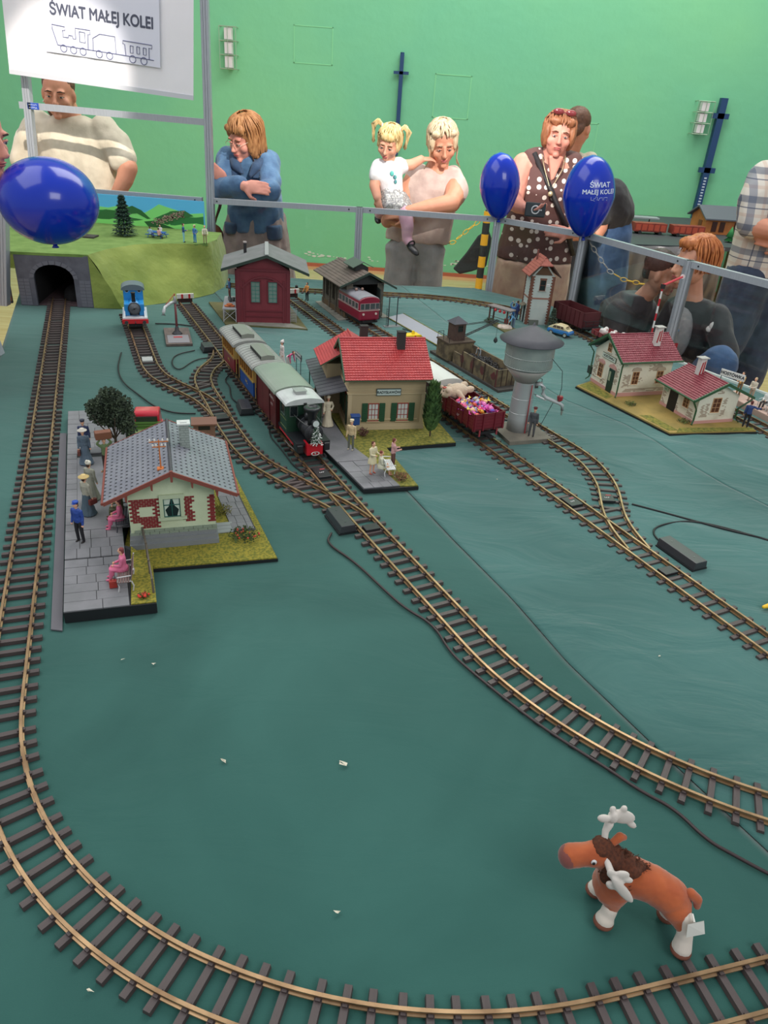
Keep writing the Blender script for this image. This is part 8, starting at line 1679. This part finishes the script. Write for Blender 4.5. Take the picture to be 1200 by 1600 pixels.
# --- man behind, bending person
o,T = person('person with short brown hair and beige shirt turned away, behind the dotted blouse',1.0,5.05)
B = MB(); H = hmat((1.0,5.0,.695),150,10); head(o,T,B,H,skin_t,(90,60,44)); B.M = T; B.limb([(.98,5.05,.53),(1.0,5.01,.64)],[.06,.056]); B.limb([(1.17,5.05,.46),(1.20,5.0,.30),(1.16,4.9,.22)],[.045,.04,.03]); hand(B,(1.16,4.9,.22),(-.5,-.8,0),(0,0,1),1); blob('body',B,.007,skin_t,o,2)
gar(o,T,'tee_shirt',cloth_m('sand_tee',(198,188,166),(180,170,150),40,.3),lambda B: (B.loft([((.97,5.06,.05),.17,.12),((.97,5.06,.35),.17,.12),((.97,5.06,.52),.15,.09),((.98,5.06,.57),.08,.06)],20),B.limb([(1.12,5.06,.50),(1.17,5.04,.40)],[.07,.065]),B.limb([(.82,5.06,.50),(.78,5.04,.40)],[.07,.065])),.012)
gar(o,T,'trousers',cloth_m('dark_trousers',(66,66,74),(54,54,62),40,.3),lambda B: [B.limb([(x,5.06,.05),(x,5.04,-.35),(x,5.06,-.74)],[.10,.08,.06]) for x in (.88,1.06)],.014); shoes(o,T,((.88,5.06),(1.06,5.06)),(50,46,44))
hairblob(o,T,H,[((0,.028,.046),(.080,.092,.076)),((0,.07,.0),(.068,.035,.06))],mat('hair_brown',(112,76,56),.6,col2=(84,56,42),nscale=90),.002)
o.location = (1.03,5.30,FZ)
o,T = person('person in black T-shirt and jeans bending over the display table behind the lettered balloon',1.26,4.85)
B = MB(); H = hmat((1.02,4.70,.34),-60,50); head(o,T,B,H,skin_t,(60,44,36)); B.M = T; B.limb([(1.10,4.76,.36),(1.05,4.72,.36)],[.055,.05]); B.limb([(1.15,4.72,.30),(1.155,4.70,.20),(1.14,4.69,.165)],[.045,.042,.038]); B.limb([(1.14,4.69,.165),(1.06,4.68,.15),(1.00,4.68,.14)],[.036,.03,.025]); hand(B,(1.0,4.68,.14),(-1,0,-.1),(0,-.3,.9),1); blob('body',B,.007,skin_t,o,2)
gar(o,T,'tee_shirt',cloth_m('black_tee',(44,42,46),(34,32,36),40,.3),lambda B: (B.limb([(1.24,4.84,.27),(1.19,4.81,.33),(1.13,4.78,.35)],[.135,.135,.11]),B.limb([(1.14,4.73,.33),(1.15,4.71,.25)],[.065,.06])),.012)
gar(o,T,'jeans',cloth_m('jeans_blue',(72,104,148),(56,84,124),50,.4),lambda B: [B.limb([(1.26,4.85,.16),(x,4.88,-.30),(x,4.9,-.74)],[.13,.085,.065]) for x in (1.20,1.36)],.013); shoes(o,T,((1.20,4.9),(1.36,4.9)),(50,46,44)); hairblob(o,T,H,[((0,.028,.046),(.080,.092,.076))],MATS['hair_brown'],.002)
# --- man behind the banner
o,T = person('person in cream T-shirt with hand on hip, standing under the hanging banner',-1.66,4.05)
H = hmat((-1.675,3.96,.705),10,8,2,.92); B = MB(); head(o,T,B,H,skin_t,(80,56,44)); B.M = T; B.limb([(-1.66,4.02,.60),(-1.67,4.0,.66)],[.058,.055]); B.limb([(-1.66,4.02,.60),(-1.66,4.04,.52)],[.06,.09])
B.limb([(-1.43,3.99,.47),(-1.375,3.95,.41),(-1.39,3.94,.36),(-1.45,3.93,.26)],[.050,.048,.042,.030]); hand(B,(-1.45,3.93,.26),(-.8,.2,-.3),(0,-1,.2),-1,.3); B.limb([(-1.89,4.02,.46),(-1.93,3.98,.30),(-1.90,3.92,.16)],[.05,.042,.03]); hand(B,(-1.90,3.92,.16),(.1,-.3,-1),(-1,0,0),1,.4); blob('body',B,.006,skin_t,o,2)
def f(B):
    B.loft([((-1.63,4.06,.12),.17,.13),((-1.63,4.06,.26),.175,.135),((-1.645,4.05,.40),.195,.135),((-1.655,4.04,.52),.205,.12),((-1.66,4.03,.585),.15,.085),((-1.665,4.03,.62),.075,.065)],24); B.limb([(-1.50,4.03,.55),(-1.44,4.0,.49),(-1.405,3.975,.445)],[.080,.075,.068]); B.limb([(-1.82,4.03,.55),(-1.88,4.02,.48),(-1.905,4.01,.40)],[.080,.075,.068])
gar(o,T,'tee_shirt',cloth_m('cream_tee',(216,204,184),(200,188,168),30,.3),f,.010,.012,.09)
gar(o,T,'trousers',MATS['dark_trousers'],lambda B: [B.limb([(x,4.06,.10),(x,4.04,-.33),(x,4.06,-.74)],[.115,.085,.065]) for x in (-1.73,-1.53)],.014); shoes(o,T,((-1.73,4.06),(-1.53,4.06)),(60,56,54))
hairblob(o,T,H,[((0,.028,.046),(.080,.092,.078)),((-.055,.05,-.06),(.025,.04,.06))],MATS['hair_brown'],.002)
b = MB(); b.M = T @ H; b.ell((-.078,-.002,-.040),.005,8,6); b.build('earring',flat((210,200,190),.2,.9),o)
# --- man at the left edge, in profile
o,T = person('person with short dark hair in profile at the left edge of the photo',-1.36,2.20)
H = hmat((-1.132,2.12,.640),80,12,0,.85); B = MB(); head(o,T,B,H,skin_p,(70,50,44)); B.M = T; B.limb([(-1.22,2.17,.49),(-1.14,2.14,.57)],[.06,.058]); B.limb([(-1.36,2.36,.42),(-1.46,2.40,.25),(-1.50,2.34,.10)],[.05,.042,.03]); hand(B,(-1.50,2.34,.10),(.1,-.2,-1),(-1,0,0),1); B.limb([(-1.33,1.97,.42),(-1.40,1.95,.25),(-1.40,2.0,.10)],[.05,.042,.03]); hand(B,(-1.40,2.0,.10),(.2,.2,-1),(-1,0,0),-1); blob('body',B,.006,skin_p,o,2)
gar(o,T,'shirt',cloth_m('pale_grey_shirt',(196,186,184),(180,170,168),40,.3),lambda B: (B.loft([((-1.38,2.2,.08),.12,.17),((-1.36,2.2,.25),.12,.17),((-1.30,2.18,.40),.11,.18),((-1.25,2.17,.49),.08,.14),((-1.22,2.17,.53),.06,.07)],20),B.limb([(-1.30,2.30,.46),(-1.38,2.36,.36)],[.07,.065]),B.limb([(-1.30,2.02,.46),(-1.34,1.97,.36)],[.07,.065])),.012)
gar(o,T,'trousers',MATS['dark_trousers'],lambda B: [B.limb([(-1.39,yy,.06),(-1.38,yy,-.35),(-1.39,yy,-.74)],[.11,.085,.065]) for yy in (2.12,2.29)],.014); shoes(o,T,((-1.39,2.12),(-1.39,2.29)),(60,56,54),80)
hairblob(o,T,H,[((0,.030,.050),(.080,.090,.076)),((0,.07,.0),(.068,.035,.055))],mat('hair_dark',(66,46,40),.6,col2=(50,34,30),nscale=90),.002)
# --- boys
o,T = person('child with red hair in profile, dark sleeves and grey shirt front, crouching behind the barrier',1.42,3.38)
H = hmat((1.215,3.25,.270),-78,4,0,.88); B = MB(); head(o,T,B,H,skin_m,(196,120,70),child=True); B.M = T; B.limb([(1.27,3.30,.09),(1.235,3.28,.20)],[.045,.042]); hand(B,(1.22,3.14,-.17),(-.8,-.3,-.1),(0,-.2,1),1,.5,.8); B.limb([(1.28,3.14,-.165),(1.22,3.14,-.17)],[.028,.024]); blob('body',B,.0055,skin_m,o,2)
bs = cloth_m('charcoal_sleeves',(60,60,64),(48,48,52),40,.3)
def f(B):
    B.loft([((1.42,3.40,-.30),.14,.12),((1.40,3.38,-.15),.135,.12),((1.34,3.34,.0),.125,.11),((1.30,3.32,.08),.12,.09),((1.275,3.31,.12),.06,.055)],20); B.limb([(1.36,3.24,.06),(1.42,3.16,-.08),(1.40,3.12,-.16),(1.30,3.13,-.17)],[.060,.055,.048,.036]); B.limb([(1.24,3.40,.05),(1.20,3.42,-.08),(1.14,3.36,-.16)],[.055,.048,.04])
gar(o,T,'jumper',bs,f,.009,.008,.08)
b = MB(); b.M = T; b.ell((1.225,3.255,-.03),(.055,.05,.12),14,10); b.build('grey_shirt_front',mat('heather_grey',(150,150,152),.85,col2=(132,132,136),nscale=40),o,True); b = MB(); b.M = T; b.box(1.165,1.215,3.200,3.206,-.10,-.055); b.build('red_print',flat((186,50,60),.7),o); b = MB(); b.M = T; b.ell((1.185,3.205,-.0),(.022,.008,.010),10,6); b.build('blue_print',flat((80,140,190),.7),o,True)
b = MB(); b.M = T; b.ell((1.345,3.186,.035),(.026,.006,.020),8,6); b.ell((1.365,3.184,.018),(.016,.006,.016),8,6); b.ell((1.325,3.19,.02),(.014,.006,.014),8,6); b.build('white_sleeve_print',flat((214,214,214),.7),o,True)
gar(o,T,'jeans',MATS['jeans_blue'],lambda B: (B.limb([(1.44,3.40,-.28),(1.36,3.08,-.10),(1.34,3.12,-.50),(1.34,3.14,-.74)],[.10,.082,.062,.05]),B.limb([(1.36,3.44,-.30),(1.20,3.30,-.24),(1.22,3.34,-.74)],[.095,.075,.05])),.010,.006); shoes(o,T,((1.34,3.14),(1.22,3.34)),(60,60,66))
hairblob(o,T,H,[((0,.030,.052),(.082,.094,.078)),((0,-.040,.095),(.055,.05,.032)),((0,.075,.0),(.06,.03,.05)),((0,.02,.115),(.05,.06,.022))],mat('hair_red',(200,124,68),.55,col2=(160,88,44),nscale=90,stretch=(1,1,.2),bump=.4,bscale=160),.004)
locks(o,T,H,MATS['hair_red'],50,.03,.086,.102,.070,.0036,5)
o2 = thing('low_stool','low stool under the crouching red-haired child','stool',(1.45,3.46,FZ)); b = MB(); b.cyl((0,0,.36),(0,0,.40),.15,n=24); b.build('seat',wood,o2)
for a in range(4): b = MB(); b.cyl((.10 * math.cos(a * PI / 2 + .8),.10 * math.sin(a * PI / 2 + .8),0),(.09 * math.cos(a * PI / 2 + .8),.09 * math.sin(a * PI / 2 + .8),.36),.014,n=8); b.build('leg',wood,o2)
o,T = person('child with short dark hair in dark grey jacket, face to face with the red-haired child',1.04,3.56)
H = hmat((1.150,3.43,.185),62,14,0,.8); B = MB(); head(o,T,B,H,skin_p,(60,44,38),child=True); B.M = T; B.limb([(1.10,3.48,.06),(1.14,3.45,.13)],[.040,.038]); B.limb([(1.14,3.34,-.24),(1.18,3.30,-.27)],[.027,.024]); hand(B,(1.18,3.30,-.27),(.6,-.5,-.2),(0,0,1),1,.5,.8); blob('body',B,.0055,skin_m,o,2)
gar(o,T,'jacket',cloth_m('dark_grey_jacket',(74,72,78),(58,56,62),40,.35,.7),lambda B: (B.loft([((1.03,3.58,-.35),.13,.11),((1.04,3.56,-.15),.125,.11),((1.06,3.52,.02),.115,.10),((1.09,3.49,.085),.07,.06)],20),B.limb([(1.0,3.45,.0),(.99,3.38,-.14),(1.12,3.34,-.24)],[.058,.052,.036]),B.limb([(1.16,3.56,.0),(1.22,3.52,-.14),(1.24,3.44,-.2)],[.055,.048,.036])),.009,.008)
gar(o,T,'trousers',MATS['dark_trousers'],lambda B: [B.limb([(x,3.60,-.30),(x,3.56,-.55),(x,3.60,-.75)],[.09,.065,.05]) for x in (.97,1.10)],.012); shoes(o,T,((.97,3.60),(1.10,3.60)),(60,60,66))
hairblob(o,T,H,[((0,.030,.052),(.082,.092,.078)),((0,-.045,.085),(.055,.04,.030)),((0,.07,.0),(.066,.035,.055))],MATS['hair_dark'],.002)
# --- man in checked shirt
pm_ = bpy.data.materials.new('checked_shirt'); pm_.use_nodes = True; nt = pm_.node_tree; pb_ = nt.nodes['Principled BSDF']; pb_.inputs['Roughness'].default_value = .85; tc = nt.nodes.new('ShaderNodeTexCoord'); se = nt.nodes.new('ShaderNodeSeparateXYZ'); nt.links.new(tc.outputs['Object'],se.inputs[0]); last = None
def band(sock,period,width,off):
    a = nt.nodes.new('ShaderNodeMath'); a.operation = 'MULTIPLY_ADD'; a.inputs[1].default_value = 1 / period; a.inputs[2].default_value = off; nt.links.new(sock,a.inputs[0]); f_ = nt.nodes.new('ShaderNodeMath'); f_.operation = 'FRACT'; nt.links.new(a.outputs[0],f_.inputs[0]); l = nt.nodes.new('ShaderNodeMath'); l.operation = 'LESS_THAN'; l.inputs[1].default_value = width; nt.links.new(f_.outputs[0],l.inputs[0]); return l.outputs[0]
colr = (*lin((206,200,190)),1)
for i,(ax,per,wd,off,c,k) in enumerate((('X',.12,.12,.5,(196,172,156),.6),('Z',.12,.12,.5,(196,172,156),.6),('X',.12,.26,0,(84,98,124),.6),('Z',.12,.24,0,(74,88,112),.65),('X',.12,.04,.2,(60,70,96),.8),('Z',.12,.04,.2,(60,70,96),.8))):
    mxn = nt.nodes.new('ShaderNodeMix'); mxn.data_type = 'RGBA'; kk = nt.nodes.new('ShaderNodeMath'); kk.operation = 'MULTIPLY'; kk.inputs[1].default_value = k; nt.links.new(band(se.outputs[ax],per,wd,off),kk.inputs[0]); nt.links.new(kk.outputs[0],mxn.inputs[0])
    if last: nt.links.new(last,mxn.inputs[6])
    else: mxn.inputs[6].default_value = colr
    mxn.inputs[7].default_value = (*lin(c),1); last = mxn.outputs[2]
nt.links.new(last,pb_.inputs['Base Color'])
o,T = person('person in checked short-sleeved shirt and dark jeans at the right edge, arms folded',1.60,3.42)
H = hmat((1.62,3.36,.86),-20,14); B = MB(); head(o,T,B,H,skin_t,(90,70,60)); B.M = T; B.limb([(1.61,3.40,.70),(1.62,3.38,.80)],[.065,.06]); B.limb([(1.42,3.28,.42),(1.50,3.22,.41),(1.62,3.20,.42)],[.048,.042,.03]); hand(B,(1.62,3.20,.42),(1,0,.1),(0,-1,0),1,.4); B.limb([(1.80,3.30,.42),(1.70,3.22,.38),(1.58,3.24,.36)],[.048,.042,.03]); hand(B,(1.58,3.24,.36),(-1,0,.1),(0,-1,0),-1,.4); blob('body',B,.006,skin_t,o,2)
def f(B):
    B.loft([((1.605,3.42,.17),.19,.14),((1.605,3.42,.32),.195,.145),((1.60,3.42,.48),.205,.145),((1.60,3.42,.60),.20,.12),((1.605,3.41,.69),.11,.075)],24); B.limb([(1.455,3.40,.62),(1.41,3.34,.52),(1.41,3.30,.43)],[.080,.078,.070]); B.limb([(1.76,3.40,.62),(1.80,3.36,.52),(1.80,3.32,.45)],[.080,.075,.070])
gar(o,T,'checked_shirt',pm_,f,.010,.008,.09)
def f(B):
    for x,y in ((1.50,3.40),(1.70,3.44)): B.limb([(x + (.02 if x < 1.6 else -.02),y,.16),(x - .03,y - .03,-.25),(x - .05,y,-.74)],[.125,.095,.07])
gar(o,T,'dark_jeans',cloth_m('jeans_dark',(56,68,90),(42,52,72),50,.4),f,.011,.008,.07); shoes(o,T,((1.45,3.40),(1.65,3.44)),(60,54,50))
hairblob(o,T,H,[((0,.028,.046),(.080,.092,.078))],MATS['hair_brown'],.002)
o.location = (1.78,3.82,FZ); o.scale = (.97,.97,.97)
bpy.data.scenes.remove(TS)
